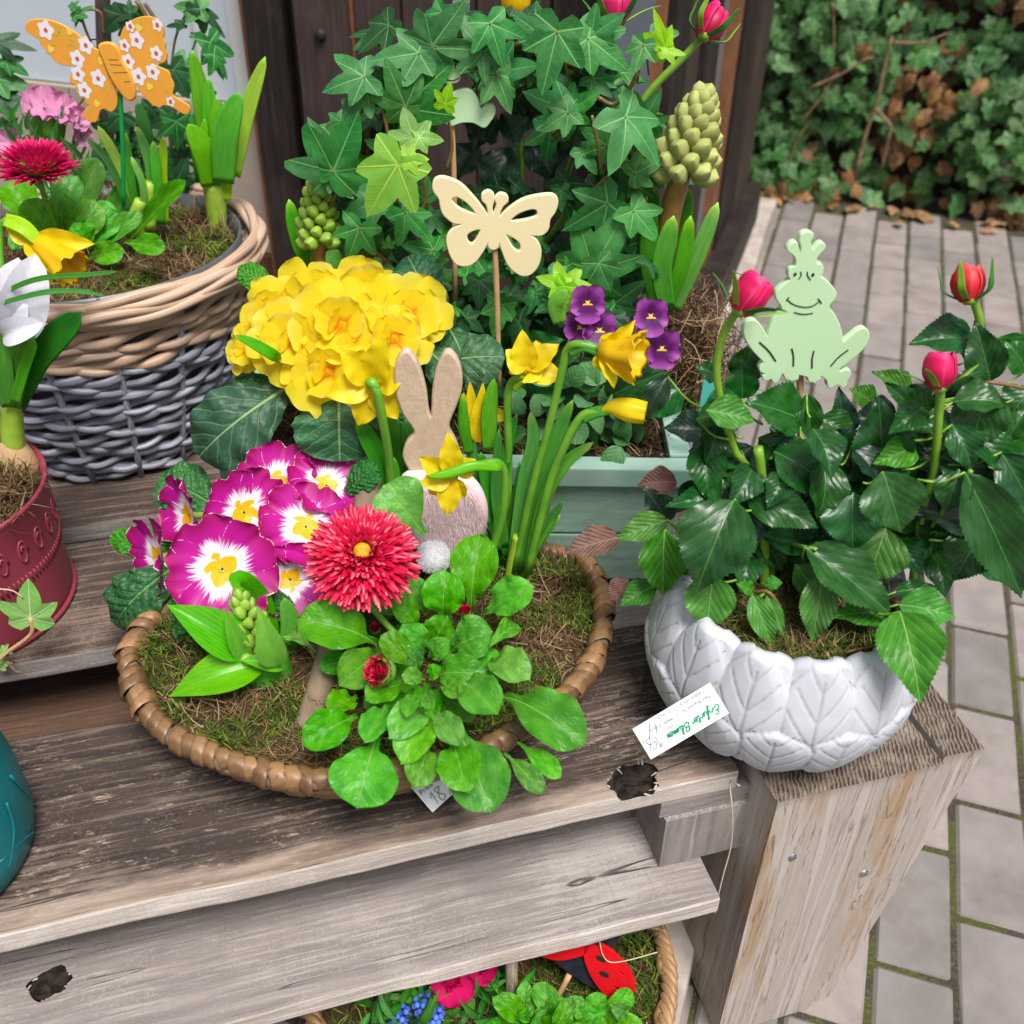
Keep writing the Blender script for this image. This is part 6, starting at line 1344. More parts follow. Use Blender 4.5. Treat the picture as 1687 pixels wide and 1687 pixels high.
# back filler
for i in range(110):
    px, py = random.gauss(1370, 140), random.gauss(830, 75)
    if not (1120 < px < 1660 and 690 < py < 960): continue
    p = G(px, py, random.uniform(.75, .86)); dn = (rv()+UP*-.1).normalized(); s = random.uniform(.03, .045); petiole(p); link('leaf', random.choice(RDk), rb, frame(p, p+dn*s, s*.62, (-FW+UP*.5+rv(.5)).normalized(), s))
rl = ((1100, 620, 1060, 692, 40, .86, .85, 'D'), (1222, 630, 1243, 560, 54, .83, .84, 'R'), (1223, 657, 1222, 590, 52, .80, .81, 'R'), (1220, 657, 1146, 702, 58, .79, .77, 'R'), (1318, 690, 1228, 662, 84, .78, .77, 'R'), (1329, 648, 1337, 733, 40, .79, .775, 'R'), (1388, 722, 1381, 636, 46, .82, .83, 'D'), (1478, 695, 1402, 690, 70, .83, .83, 'D'), (1500, 650, 1436, 612, 40, .86, .87, 'Y'), (1440, 665, 1400, 640, 40, .85, .86, 'Y'), (1532, 716, 1456, 630, 66, .80, .80, 'R'), (1455, 775, 1448, 655, 92, .75, .765, 'R'), (1424, 764, 1369, 724, 62, .765, .765, 'R'), (1427, 766, 1374, 814, 60, .755, .745, 'R'), (1276, 744, 1380, 816, 84, .755, .73, 'R'), (1221, 742, 1136, 762, 58, .78, .765, 'R'), (1163, 708, 1094, 706, 52, .82, .82, 'D'), (1227, 812, 1096, 834, 56, .755, .74, 'R'), (1231, 812, 1348, 870, 68, .735, .705, 'R'), (1100, 856, 1015, 890, 46, .77, .76, 'Y'), (1102, 860, 1060, 800, 50, .80, .81, 'D'), (1077, 966, 1021, 998, 44, .74, .725, 'Y'), (1095, 873, 1092, 981, 72, .74, .72, 'Y'), (1406, 812, 1406, 906, 90, .72, .70, 'R'), (1460, 868, 1424, 964, 90, .735, .715, 'Y'), (1326, 901, 1246, 880, 42, .74, .73, 'R'), (1210, 822, 1148, 974, 118, .715, .675, 'R'), (1175, 945, 1165, 1040, 78, .70, .675, 'Y'), (1455, 777, 1484, 876, 98, .715, .695, 'R'), (1326, 901, 1470, 1016, 84, .705, .67, 'R'), (1356, 943, 1339, 1058, 56, .695, .67, 'Y'), (1454, 1008, 1370, 1016, 52, .69, .675, 'Y'), (1476, 975, 1549, 970, 30, .70, .70, 'R'), (1479, 996, 1574, 1018, 62, .68, .67, 'Y'), (1483, 1008, 1516, 1158, 100, .655, .59, 'Y'), (1239, 978, 1274, 1069, 40, .69, .665, 'Y'), (1263, 980, 1292, 1048, 24, .69, .67, 'V'), (1240, 975, 1212, 960, 24, .70, .70, 'Y'), (1262, 965, 1290, 960, 24, .71, .71, 'Y'), (1614, 868, 1492, 838, 66, .74, .73, 'D'), (1560, 880, 1500, 800, 60, .78, .78, 'D'), (1581, 774, 1556, 842, 58, .71, .70, 'R'), (1540, 875, 1567, 936, 46, .73, .72, 'Y'), (1617, 874, 1571, 957, 78, .715, .70, 'R'), (1590, 778, 1684, 985, 92, .70, .67, 'R'), (1604, 690, 1498, 566, 20, .80, .80, 'N'), (1602, 556, 1498, 566, 66, .80, .795, 'R'), (1632, 628, 1606, 528, 62, .77, .79, 'R'), (1630, 622, 1579, 572, 56, .785, .79, 'R'), (1629, 636, 1596, 746, 84, .76, .745, 'R'), (1700, 640, 1660, 690, 66, .78, .77, 'R'), (1690, 612, 1655, 560, 56, .80, .81, 'R'), (1640, 560, 1690, 600, 52, .82, .82, 'R'), (1652, 740, 1692, 672, 58, .75, .76, 'R'), (1608, 732, 1546, 704, 46, .80, .80, 'R'), (1643, 735, 1590, 776, 52, .745, .735, 'R'), (1650, 745, 1700, 838, 70, .725, .71, 'R'), (1530, 830, 1560, 760, 50, .79, .79, 'D'), (1330, 840, 1290, 780, 60, .79, .79, 'D'), (1500, 880, 1540, 800, 50, .78, .78, 'D'), (1240, 860, 1290, 940, 54, .755, .74, 'R'), (1545, 640, 1490, 690, 56, .815, .815, 'D'), (1560, 660, 1590, 610, 50, .82, .82, 'D'), (1020, 885, 930, 912, 50, .80, .79, 'B'), (1035, 953, 1003, 990, 34, .76, .75, 'B'), (1115, 795, 1050, 800, 46, .82, .82, 'B'), (1290, 1030, 1330, 985, 40, .73, .73, 'Y'), (1310, 930, 1350, 985, 50, .735, .72, 'Y'), (1650, 890, 1690, 930, 50, .72, .71, 'R'), (1470, 720, 1530, 760, 54, .77, .765, 'R'), (1350, 690, 1410, 720, 50, .795, .79, 'R'), (1250, 720, 1300, 770, 56, .775, .765, 'R'), (1180, 620, 1145, 605, 40, .86, .86, 'R'))
for bx, by, tx, ty, w_, db, dt, k in rl:
    if k == 'N': continue
    w_ *= 1.0
    if k != 'B': petiole(G(bx, by, db))
    put(rb, {'R': RL, 'D': RDk, 'Y': RY, 'B': RB, 'V': RY}[k], G(bx, by, db), G(tx, ty, dt), w_, .42, .16)
for i in range(92):
    px, py = random.uniform(1110, 1640), random.uniform(660, 925)
    if 1180 < px < 1460 and py < 690: continue
    p = G(px, py, random.uniform(.735, .80)); a = random.uniform(0, 6.28); L = random.uniform(.036, .052); dn = (RT*math.cos(a)-UC*abs(math.sin(a))*.8+FW*random.uniform(-.3, .1)).normalized()
    petiole(p); link('leaf', random.choice(RL if random.random() < .8 else RY), rb, frame(p, p+dn*L, L*.66, (-FW+UP*.5+rv(.3)).normalized(), L))
mb = V((BC.x, BC.y, .49))
for pts, r, mk in (([(1258, 990, .74), (1260, 900, .74), (1256, 800, .74), (1249, 738, .74)], .0045, 'stemrose'), ([(1330, 1000, .76), (1300, 820, .76), (1220, 760, .76), (1183, 640, .76), (1187, 565, .76), (1214, 512, .755)], .0034, 'stemrose'), ([(1500, 985, .74), (1518, 850, .735), (1538, 780, .73), (1545, 700, .73), (1550, 642, .73)], .0036, 'stemrose'), ([(1400, 1000, .77), (1560, 720, .78), (1612, 560, .79), (1604, 490, .79)], .0036, 'stemrose'), ([(1225, 960, .72), (1240, 975, .70), (1265, 975, .69), (1285, 1000, .685)], .0018, 'stemred'), ([(1450, 1000, .72), (1475, 990, .70), (1490, 1012, .685)], .0022, 'stemred'), ([(1440, 850, .74), (1456, 775, .745), (1460, 740, .75)], .0018, 'stemred'), ([(1300, 895, .74), (1326, 901, .71), (1345, 905, .70)], .0018, 'stemrose'), ([(1500, 920, .75), (1580, 800, .72), (1600, 775, .715)], .0022, 'stemrose'), ([(1690, 640, .76), (1630, 630, .76), (1612, 640, .77)], .0018, 'stemred'), ([(1265, 1010, .75), (1270, 870, .75), (1245, 860, .75)], .005, 'stemrose'), ([(1515, 960, .75), (1510, 900, .75), (1530, 880, .75)], .005, 'stemrose')): stem(rb, [G(*p) for p in pts], r, mk)
def rosebud(parent, px, py, d, rpx, ax, mat, mk2=None, open_=.25, nsep=5):
    c = G(px, py, d); R = rpx*(c-CAM).dot(FW)/FPX; ax = ax.normalized(); x = ax.orthogonal().normalized(); y = ax.cross(x)
    vs, fs, uv = lathe([(.001, -1.15), (.22, -1.12), (.36, -.95), (.30, -.75), (.2, -.7)], 14); fl = obj('flower', [c+(x*v.x+y*v.y+ax*v.z)*R for v in vs], fs, ML['stemrose'], parent)
    for k in range(10):
        a0 = k*2.39996+random.random()*.3; sp_ = 1.9-.08*k; sc = .96-.075*k; vs = []; fs = []; uv = []; nu, nv = 10, 9
        for j in range(nv+1):
            t = j/nv; z = -1.+t*(1.72-.03*k+random.uniform(-.10, .08)); rr = math.sin(math.pi*(.12+.72*t))**.75*(1+open_*(1.7 if k < 2 else .8 if k < 5 else .2)*max(0, t-.70))
            for i in range(nu+1):
                u = i/nu*2-1; aa = a0+u*sp_/2; q = sc*rr*(1+.05*u)+(.05*t*t*(abs(u)**3)); zz = z-(.20*abs(u)**2.5)*t*t
                vs.append(c+(x*math.cos(aa)*q*.88+y*math.sin(aa)*q*.88+ax*zz)*R); uv.append((i/nu, t))
        for j in range(nv):
            for i in range(nu): a = j*(nu+1)+i; fs.append((a, a+1, a+nu+2, a+nu+1))
        obj('petal', vs, fs, mat, fl, uv)
    for k in range(nsep):
        a = 2*math.pi*k/nsep+.4; o = x*math.cos(a)+y*math.sin(a); b = c-ax*R*.95+o*R*.25
        sweepo = random.uniform(.5, 1.15) if open_ > .2 else random.uniform(-.05, .35)
        pts = [b, b+o*R*.75+ax*R*.45, b+o*R*(.85+sweepo*.5)+ax*R*(1.1-sweepo*.4), b+o*R*(.9+sweepo*1.1)+ax*R*(1.75-sweepo*.9)]
        strap('sepal', fl, pts, R*.34, ML['strapd'] if k % 2 else ML['stemrose'], o+ax*.2, th=.0015, tip=.8, n=12)
    return fl
rosebud(rb, 1240, 480, .755, 41, (UC*.8+RT*.55-FW*.15), ML['rosered'], open_=.9)
rosebud(rb, 1551, 605, .73, 37, (UC*1.+FW*-.15), ML['rosered'], open_=.7)
rosebud(rb, 1596, 460, .79, 37, (UC*1.-RT*.05-FW*.1), ML['roseredb'], open_=.05, nsep=5)
rosebud(r2, 1176, 33, 1.12, 34, (UC*.75+RT*.45), ML['rosered'], open_=.2)
stem(r2, [G(900, 400, 1.13), G(1050, 180, 1.12), G(1085, 135, 1.12), G(1125, 95, 1.12), G(1160, 58, 1.12)], .0038, 'stemrose')
rosebud(r2, 1015, 2, 1.16, 36, (UC*.9-FW*.2), ML['fuch'], open_=.3)
stem(r2, [G(930, 300, 1.16), G(1000, 90, 1.16), G(1013, 40, 1.16)], .0036, 'stemrose')
yt = thing('yellow_tulip', G(850, 40, 1.2), 'yellow tulip bloom just cut by the top edge above the ivy ring', 'tulip')
tube('flower', [G(850, 34, 1.2), G(850, 10, 1.2), G(850, -30, 1.2)], lambda t: .004+.012*math.sin(min(1.6, t*2.4)), ML['gold'], yt, 12, 10); stem(yt, [G(860, 420, 1.2), G(852, 120, 1.2), G(850, 30, 1.2)], .004)
# ================================================================== PICKS AND TAGS
fp = Plane(1325, 640, .80, yaw=.16)
fk = thing('frog_pick', Z(1325, 1010, .49), 'pale green wooden frog with a crown on a stick above the rose bush', 'ornament')
FR = [(735,60),(790,72),(795,108),(770,150),(785,225),(798,235),(850,175),(890,165),(912,195),(890,232),(838,290),(828,330),(835,368),(870,362),(892,400),(885,450),(865,485),(930,530),(1000,610),(1015,660),(990,710),(948,772),(1000,850),(1050,950),(1072,1050),(1085,1112),(1150,1062),(1230,1000),(1290,982),(1328,1020),(1325,1090),(1270,1180),(1180,1260),(1090,1330),(1045,1368),(1060,1395),(1110,1378),(1145,1382),(1156,1420),(1125,1478),(1112,1525),(1080,1545),(1045,1515),(1000,1525),(972,1548),(942,1530),(935,1480),(895,1440),(870,1430),(862,1468),(835,1478),(815,1500),(790,1488),(762,1482),(745,1440),(690,1425),(662,1420),(652,1465),(625,1468),(600,1480),(572,1468),(545,1462),(525,1430),(508,1405),(490,1425),(472,1468),(450,1498),(418,1488),(402,1458),(362,1472),(328,1462),(320,1430),(342,1410),(298,1388),(292,1350),(322,1312),(330,1300),(300,1268),(210,1170),(155,1075),(138,990),(170,922),(235,905),(290,950),(335,1018),(365,1060),(380,990),(420,890),(480,820),(503,775),(455,700),(445,640),(490,590),(555,535),(585,512),(566,470),(572,420),(600,395),(628,390),(640,340),(620,285),(572,245),(556,215),(600,165),(640,162),(655,210),(674,268),(688,205),(673,140),(690,85)]
fz = lambda x, y: (1200+x*.17194, 370+y*.17194)
cutout('frog_body', fk, [fp.poly(FR, fz)], fp.o, fp.ax, fp.ay, .007, ML['frog'], .0007, 3)
fl_ = lambda L: [fz(*p) for p in L]
strokes('face_lines', fk, [fl_(L) for L in ([(545, 695), (600, 742), (690, 770), (780, 765), (860, 715)], [(538, 710), (552, 690), (570, 676)], [(838, 690), (860, 712), (876, 740)], [(610, 822), (700, 840), (795, 830)], [(676, 430), (680, 470), (655, 505)], [(740, 432), (742, 470), (770, 514)])], fp, .0040, .0010, ML['black'])
strokes('limb_lines', fk, [fl_(L) for L in ([(590, 1165), (607, 1240), (607, 1340)], [(805, 1187), (787, 1260), (785, 1358)], [(280, 1105), (370, 1190), (440, 1290)], [(1132, 1180), (1040, 1250), (962, 1338)])], fp, .0040, .0014, ML['black'])
discs('eyes', fk, fp, [(*fz(622, 458), 2.6, 0), (*fz(793, 462), 2.6, 0)], .0041, ML['black'])
tube('stick', [fp.pt(1321, 600, -.004), fp.pt(1321, 680, -.004), G(1322, 900, .78), Z(1322, 1010, .47)], .0032, ML['stick'], fk, 8, 8)
cp = Plane(815, 400, .985, yaw=.05)
ck = thing('cream_butterfly_pick', G(818, 560, .985), 'cream painted wooden butterfly with cut out wings on a stick before the ivy ring', 'ornament')
cz = lambda x, y: (450+x*.29638, y*.29638)
CB = [(890,1030),(905,992),(955,985),(1040,1020),(1110,1090),(1160,1150),(1192,1195),(1196,1165),(1186,1130),(1165,1108),(1166,1075),(1195,1060),(1220,1075),(1224,1108),(1214,1150),(1222,1192),(1236,1165),(1244,1130),(1235,1100),(1260,1075),(1295,1085),(1300,1115),(1275,1140),(1258,1175),(1256,1205),(1300,1165),(1380,1110),(1470,1085),(1550,1080),(1578,1112),(1565,1170),(1535,1215),(1525,1270),(1490,1300),(1430,1302),(1460,1330),(1485,1390),(1470,1470),(1425,1520),(1370,1520),(1310,1470),(1275,1390),(1252,1320),(1250,1365),(1225,1380),(1200,1368),(1195,1322),(1180,1365),(1130,1440),(1080,1470),(1020,1460),(982,1400),(968,1320),(1000,1270),(1055,1242),(1000,1230),(952,1190),(935,1150),(925,1100),(898,1062)]
CH = [[(990,1100),(1020,1085),(1080,1120),(1130,1180),(1110,1185),(1040,1160),(1000,1125)], [(1315,1222),(1360,1180),(1430,1155),(1465,1160),(1470,1190),(1440,1210),(1370,1225)], [(1075,1300),(1110,1275),(1155,1270),(1130,1330),(1105,1355),(1080,1340)], [(1290,1295),(1330,1310),(1370,1340),(1380,1375),(1365,1395),(1335,1380),(1310,1340)]]
cutout('butterfly_body', ck, [cp.poly(q, cz) for q in [CB]+CH], cp.o, cp.ax, cp.ay, .0065, ML['cream'], .0011, 4)
tube('stick', [cp.pt(814, 395, -.003), cp.pt(818, 460, -.003), cp.pt(821, 580, -.003), G(822, 640, .985)], .003, ML['stick'], ck, 8, 6)
pg = Plane(775, 170, 1.06)
gk2 = thing('green_pick', G(745, 260, 1.06), 'pale green wooden pick with a crown half hidden inside the ivy ring', 'ornament')
cutout('pick_body', gk2, [pg.poly([(727, 190), (735, 165), (752, 150), (772, 147), (785, 160), (792, 180), (800, 174), (812, 172), (815, 185), (806, 200), (797, 208), (780, 200), (760, 200), (742, 205)])], pg.o, pg.ax, pg.ay, .007, ML['frog'], .001, 4)
cutout('crown', gk2, [pg.poly([(728, 132), (730, 102), (737, 112), (744, 100), (750, 112), (759, 104), (757, 130), (745, 135)])], pg.o, pg.ax, pg.ay, .007, ML['frog'], .0008, 2)
strokes('crown_lines', gk2, [[(728, 128), (745, 131), (757, 127)], [(737, 104), (738, 112)], [(750, 104), (751, 112)]], pg, .0040, .0009, ML['black'])
tube('stick', [pg.pt(742, 125, -.003), pg.pt(743, 180, -.003), G(748, 300, 1.06), G(750, 520, 1.06)], .003, ML['stick'], gk2, 8, 8)
# orange butterfly
ob = Plane(190, 130, 1.24, yaw=-.06)
ok = thing('orange_butterfly_pick', G(205, 330, 1.24), 'orange printed wooden butterfly with white flowers on a green wire in the willow planter', 'ornament')
oz = lambda x, y: (x*.17783, y*.17783)
LW = [(245,235),(290,188),(400,180),(520,205),(650,270),(760,350),(850,430),(935,480),(1000,540),(1060,620),(1050,700),(1030,690),(1052,760),(1086,900),(1076,990),(1030,1030),(975,1003),(928,1022),(900,1115),(842,1125),(782,1082),(780,1032),(838,972),(800,950),(780,890),(722,852),(710,792),(655,752),(660,690),(700,607),(600,602),(512,562),(485,512),(440,490),(430,450),(382,412),(370,362),(300,322),(248,275)]
RW = [(1105,480),(1112,380),(1150,262),(1222,192),(1330,156),(1430,166),(1500,222),(1522,310),(1508,350),(1537,400),(1530,450),(1547,500),(1535,560),(1480,580),(1390,576),(1480,622),(1560,662),(1582,720),(1612,790),(1600,850),(1612,892),(1725,960),(1762,1000),(1745,1042),(1705,1050),(1605,992),(1525,966),(1480,990),(1400,952),(1310,850),(1240,760),(1190,680),(1130,560)]
BD = [(935,445),(952,410),(1010,400),(1070,420),(1108,478),(1132,560),(1200,670),(1240,780),(1252,880),(1215,914),(1160,880),(1080,770),(1030,680),(980,560)]
cutout('wing', ok, [ob.poly(LW, oz)], ob.o, ob.ax, ob.ay, .003, ML['orange'], .0006, 3); cutout('wing', ok, [ob.poly(RW, oz)], ob.o, ob.ax, ob.ay, .003, ML['orange'], .0006, 3)
cutout('butterfly_body', ok, [ob.poly(BD, oz)], ob.o+ob.n*.0018, ob.ax, ob.ay, .0056, ML['orange'], .002, 4)
strokes('body_lines', ok, [[oz(*p) for p in L] for L in ([(1020, 545), (1110, 545)], [(1035, 590), (1140, 595)], [(1060, 665), (1195, 662)], [(1165, 752), (1220, 745)])], ob, .0047, .0009, ML['stemred'])
fw_ = [(430,275,80),(800,415,74),(722,540,74),(728,682,70),(915,722,76),(788,832,72),(1212,240,46),(1462,228,52),(1272,368,72),(1160,418,54),(1452,490,62),(1192,566,66),(1288,706,76),(1420,662,70),(1585,938,44)]
for q in fw_:
    pf = discs('print_flower', ok, ob, [(*oz(q[0], q[1]), q[2]*.17783, 5)], .0018, ML['pwhite']); discs('print_centre', pf, ob, [(*oz(q[0], q[1]), 3.2, 0)], .0021, ML['pred'])
for q in ((475, 450), (650, 290), (942, 560), (902, 955), (1290, 255), (1392, 800)): discs('print_bud', ok, ob, [(*oz(*q), 6, 3)], .0018, ML['pyel'])
strokes('print_sprigs', ok, [[oz(*p) for p in L] for L in ([(500, 205), (540, 260), (560, 360)], [(560, 230), (550, 300), (520, 330)], [(640, 345), (680, 380), (700, 360)], [(640, 420), (670, 400), (720, 440)], [(480, 410), (520, 405)], [(1010, 640), (1000, 720)], [(940, 800), (980, 830)], [(1020, 800), (1000, 860)], [(850, 1000), (830, 1060)], [(1300, 160), (1310, 220)], [(1420, 440), (1440, 420)], [(1500, 720), (1520, 760)], [(1400, 820), (1420, 830)], [(1530, 830), (1560, 850)])], ob, .0018, .0012, ML['pgrn'])
stem(ok, [ob.pt(196, 128, -.003), ob.pt(197, 165, -.003), G(202, 240, 1.24), G(204, 340, 1.24)], .0026, 'grn_wire', 'wire')
tube('spring', [ob.pt(194+2.2*math.cos(i*1.5), 138+i*.7, -.004+.0016*math.sin(i*1.5)) for i in range(34)], .0008, ML['black'], ok, 5, 100)
for pts in ([(172, 73), (160, 65), (145, 66)], [(176, 72), (172, 62), (168, 50)]): tube('antenna', [ob.pt(x, y, .001) for x, y in pts], .0009, ML['black'], ok, 5, 8)
# rabbit
rp_ = Plane(735, 900, .865, yaw=.03)
rk = thing('rabbit_pick', Z(735, 930, .44), 'wooden rabbit with a pink fur back and white pompom tail in the cane basket', 'ornament')
rz = lambda x, y: (370+x*.23118, 430+y*.23118)
RA = [(1285,642),(1330,665),(1375,750),(1402,830),(1425,930),(1440,1050),(1465,1108),(1488,1080),(1496,920),(1520,780),(1560,680),(1595,645),(1640,685),(1675,780),(1676,900),(1640,1010),(1592,1130),(1592,1200),(1625,1260),(1655,1340),(1650,1420),(1600,1500),(1640,1560),(1760,1640),(1840,1760),(1850,1900),(1760,2060),(1600,2130),(1460,2100),(1370,1980),(1340,1840),(1310,1700),(1290,1600),(1350,1520),(1310,1440),(1285,1370),(1310,1290),(1367,1200),(1290,1080),(1240,950),(1225,850),(1235,720)]
cutout('rabbit_body', rk, [rp_.poly(RA, rz)], rp_.o, rp_.ax, rp_.ay, .011, ML['rabbit'], .0022, 4)
# furry back: a soft pad with hairs
FB = [(672, 782), (700, 778), (740, 776), (775, 790), (792, 820), (794, 850), (785, 885), (765, 908), (725, 915), (700, 900), (686, 860), (672, 815)]
cutout('fur_pad', rk, [rp_.poly(FB)], rp_.o+rp_.n*.006, rp_.ax, rp_.ay, .016, ML['furpad'], .006, 4)
poly = rp_.poly(FB); xs = [p[0] for p in poly]; ys = [p[1] for p in poly]
def inside(x, y):
    c_ = False
    for i in range(len(poly)):
        (x1, y1), (x2, y2) = poly[i-1], poly[i]
        if (y1 > y) != (y2 > y) and x < (x2-x1)*(y-y1)/(y2-y1)+x1: c_ = not c_
    return c_
vs = []; fs = []; cx_, cy_ = sum(xs)/len(xs), sum(ys)/len(ys)
while len(vs) < 6*9000:
    x, y = random.uniform(min(xs), max(xs)), random.uniform(min(ys), max(ys))
    if not inside(x, y): continue
    e = math.hypot((x-cx_)/(max(xs)-min(xs))*2, (y-cy_)/(max(ys)-min(ys))*2); p = rp_.at(x, y, .0135)
    d_ = (rp_.ay*-.8+rp_.ax*((x-cx_)*14*max(0, e-.3)+random.uniform(-.25, .25))+rp_.n*random.uniform(.1, .45)+rp_.ay*((y-cy_)*22*max(0, e-.6))).normalized(); L = random.uniform(.010, .018); s = rp_.ax*.00022; b = len(vs)
    q1, q2 = p+d_*L*.55, p+d_*L-rp_.n*.002; vs += [p+s, p-s, q1+s*.8, q1-s*.8, q2+s*.2, q2-s*.2]; fs += [(b, b+1, b+3, b+2), (b+2, b+3, b+5, b+4)]
obj('fur', vs, fs, ML['fur'], rk, smooth=False, kind='stuff')
tc_ = rp_.pt(716, 888, .030); vs = []; fs = []; R_ = .0165
v_, f_, u_ = lathe([(R_*math.sin(math.pi*i/14)+1e-5, -R_*math.cos(math.pi*i/14)) for i in range(15)], 24, tc_); tail = obj('tail', v_, f_, ML['pom'], rk, u_)
for i in range(3600):
    n = rv(); n = n.normalized() if n.length > .01 else UP; p = tc_+n*R_*.95; d_ = (n*.6+rv(.9)).normalized(); s = d_.orthogonal().normalized()*.00028; b = len(vs); q = p+d_*random.uniform(.002, .0042); vs += [p+s, p-s, q-s*.3, q+s*.3]; fs.append((b, b+1, b+2, b+3))
obj('fluff', vs, fs, ML['pom'], tail, smooth=False, kind='stuff')
# ---- paper tags
class Tag(Plane):
    def __init__(s, c, xd, yd): s.o = c; s.ax = xd.normalized(); s.n = s.ax.cross(yd).normalized(); s.ay = s.n.cross(s.ax)
def text(name, parent, body, pl, x, y, size, mat, z=.0006, shear=0.):
    cu = bpy.data.curves.new(name, 'FONT'); cu.body = body; cu.size = size; cu.shear = shear; cu.extrude = .00005
    t = bpy.data.objects.new('tmp', cu); COL.objects.link(t); me = bpy.data.meshes.new_from_object(t.evaluated_get(bpy.context.evaluated_depsgraph_get()))
    bpy.data.objects.remove(t); bpy.data.curves.remove(cu); me.materials.clear(); me.materials.append(mat); me.name = name
    m_ = Mx.Identity(4); o = pl.at(x, y, z)
    for i in range(3): m_[i][0] = pl.ax[i]; m_[i][1] = pl.ay[i]; m_[i][2] = pl.n[i]; m_[i][3] = o[i]
    return link(name, me, parent, m_)
GLY = {'E': ([(.75, .85), (.45, 1.02), (.2, .85), (.3, .6), (.55, .55), (.2, .5), (.0, .22), (.2, 0), (.5, .05), (.75, .25)], .8), 'r': ([(0, .05), (.1, .45), (.2, .5), (.3, .4), (.45, .42)], .42), 'f': ([(0, .1), (.3, .5), (.5, 1.0), (.38, 1.05), (.3, .8), (.2, -.3), (.1, -.45), (.05, -.25), (.35, .15)], .42), 'u': ([(0, .5), (.05, .1), (.18, .02), (.33, .2), (.4, .5), (.38, .1), (.5, .02)], .5), 't': ([(.2, .95), (.1, .2), (.2, 0), (.35, .1)], .34), 'e': ([(.02, .22), (.3, .35), (.28, .5), (.12, .48), (.03, .2), (.15, 0), (.38, .12)], .4), 'B': ([(.05, 0), (.2, .95), (.1, .7), (.4, 1.05), (.65, .85), (.5, .55), (.25, .5), (.6, .45), (.68, .15), (.4, -.05), (.1, .1)], .8), 'l': ([(0, .05), (.25, .7), (.28, 1.0), (.18, 1.0), (.1, .3), (.2, 0), (.3, .08)], .32), 'm': ([(0, 0), (.08, .48), (.1, .1), (.25, .48), (.3, .1), (.45, .48), (.5, .05), (.6, .06)], .62), 'n': ([(0, 0), (.08, .48), (.1, .1), (.28, .48), (.33, .05), (.45, .06)], .48)}
def script(word, x, y, s):
    out = []
    for ch in word:
        if ch == ' ': x += .30*s; continue
        g, wd = GLY[ch]; out.append([(x+(a+.25*b)*s, y+b*s) for a, b in g])
        if ch == 't': out.append([(x+.1*s, y+.6*s), (x+.55*s, y+.68*s)])
        x += wd*s*1.05
    return out
zt = .905
cen = G(1121, 1188, .612); zt = (cen-CAM).dot(FW); k_ = zt/FPX
nrmT = (-FW*1.+UP*.1-RT*.15).normalized()
xd = (RT*-.855+UC*-.52); xd = xd-nrmT*xd.dot(nrmT); yd = nrmT.cross(xd)
t1 = Tag(cen, xd, yd)
Wt, Ht = 149*k_, 57*k_
tg = thing('price_tag', cen, 'white paper tag with green script lettering hanging at the front of the white leaf bowl', 'tag')
cutout('tag_card', tg, [[(-Wt/2, -Ht/2), (Wt/2, -Ht/2), (Wt/2, Ht/2), (-Wt/2, Ht/2)]], t1.o, t1.ax, t1.ay, .0006, ML['paper'], .0001)
strokes('script_lettering', tg, script('Erfurter Blumen', -Wt*.455, Ht*.12, Wt*.090), t1, .0005, .0013, ML['inkgreen'], local=True)
text('small_print', tg, 'GmbH', t1, Wt*.05, -Ht*.04, Ht*.12, ML['inkgreen'])
text('small_print', tg, 'Nordhäuser Str. 7 · 99091 Erfurt', t1, -Wt*.42, -Ht*.24, Ht*.15, ML['inkgrey']); text('small_print', tg, 'Telefon (03 61) 7 31 56 91', t1, -Wt*.40, -Ht*.44, Ht*.15, ML['inkgrey'])
strokes('pen_price', tg, [[(Wt*a, Ht*b) for a, b in L] for L in ([(.30, .20), (.33, .34), (.33, .0)], [(.44, .30), (.37, .28), (.36, .12), (.42, .14), (.44, .0), (.38, -.06)], [(.45, -.02), (.48, -.02)], [(.25, -.30), (.29, -.05)], [(.30, -.42), (.46, .30)])], t1, .0005, .0008, ML['inkpen'], local=True)
th_ = thing('hanging_thread', Z(1203, 1290, .372), 'fine pale thread dangling from the white leaf bowl past the bench edge', 'thread')
tube('strand', [Z(1212, 1265, .41)-F0*.02, G(1203, 1288, .612), G(1205, 1320, .606), G(1207, 1360, .605), G(1203, 1400, .605), G(1192, 1440, .60), G(1180, 1490, .598), G(1178, 1505, .598)], .0007, ML['thread'], th_, 5, 30)
ce2 = Z(672, 1245, .412); z2 = (ce2-CAM).dot(FW); k2 = z2/FPX
nr2 = (UP*.75-F0*.66).normalized(); xd = (RT*.66-UC*.75); xd = xd-nr2*xd.dot(nr2); t2 = Tag(ce2, xd, nr2.cross(xd)); W2, H2 = 190*k2, 58*k2
tg2 = thing('price_tag', ce2, 'white paper price tag reading 18 half hidden under the daisy leaves of the cane basket', 'tag')
cutout('tag_card', tg2, [[(-W2/2, -H2/2), (W2/2, -H2/2), (W2/2, H2/2), (-W2/2, H2/2)]], t2.o, t2.ax, t2.ay, .0006, ML['paper'], .0001)
pp2 = Tag(t2.at(W2*.40, -H2*.40), t2.ay, -t2.ax)
text('small_print', tg2, 'Preis', pp2, -.001, -H2*-.22, H2*.22, ML['inkgrey']); strokes('pen_price', tg2, [[(H2*a, H2*b) for a, b in L] for L in ([(.12, -.02), (.22, .1), (.18, -.25)], [(.50, .10), (.34, .10), (.38, -.06), (.48, -.2), (.36, -.28), (.32, -.14), (.50, .10)], [(.62, -.2), (.60, -.3)], [(.66, .0), (.8, .0)])], pp2, .0006, .0007, ML['inkpen'], local=True)
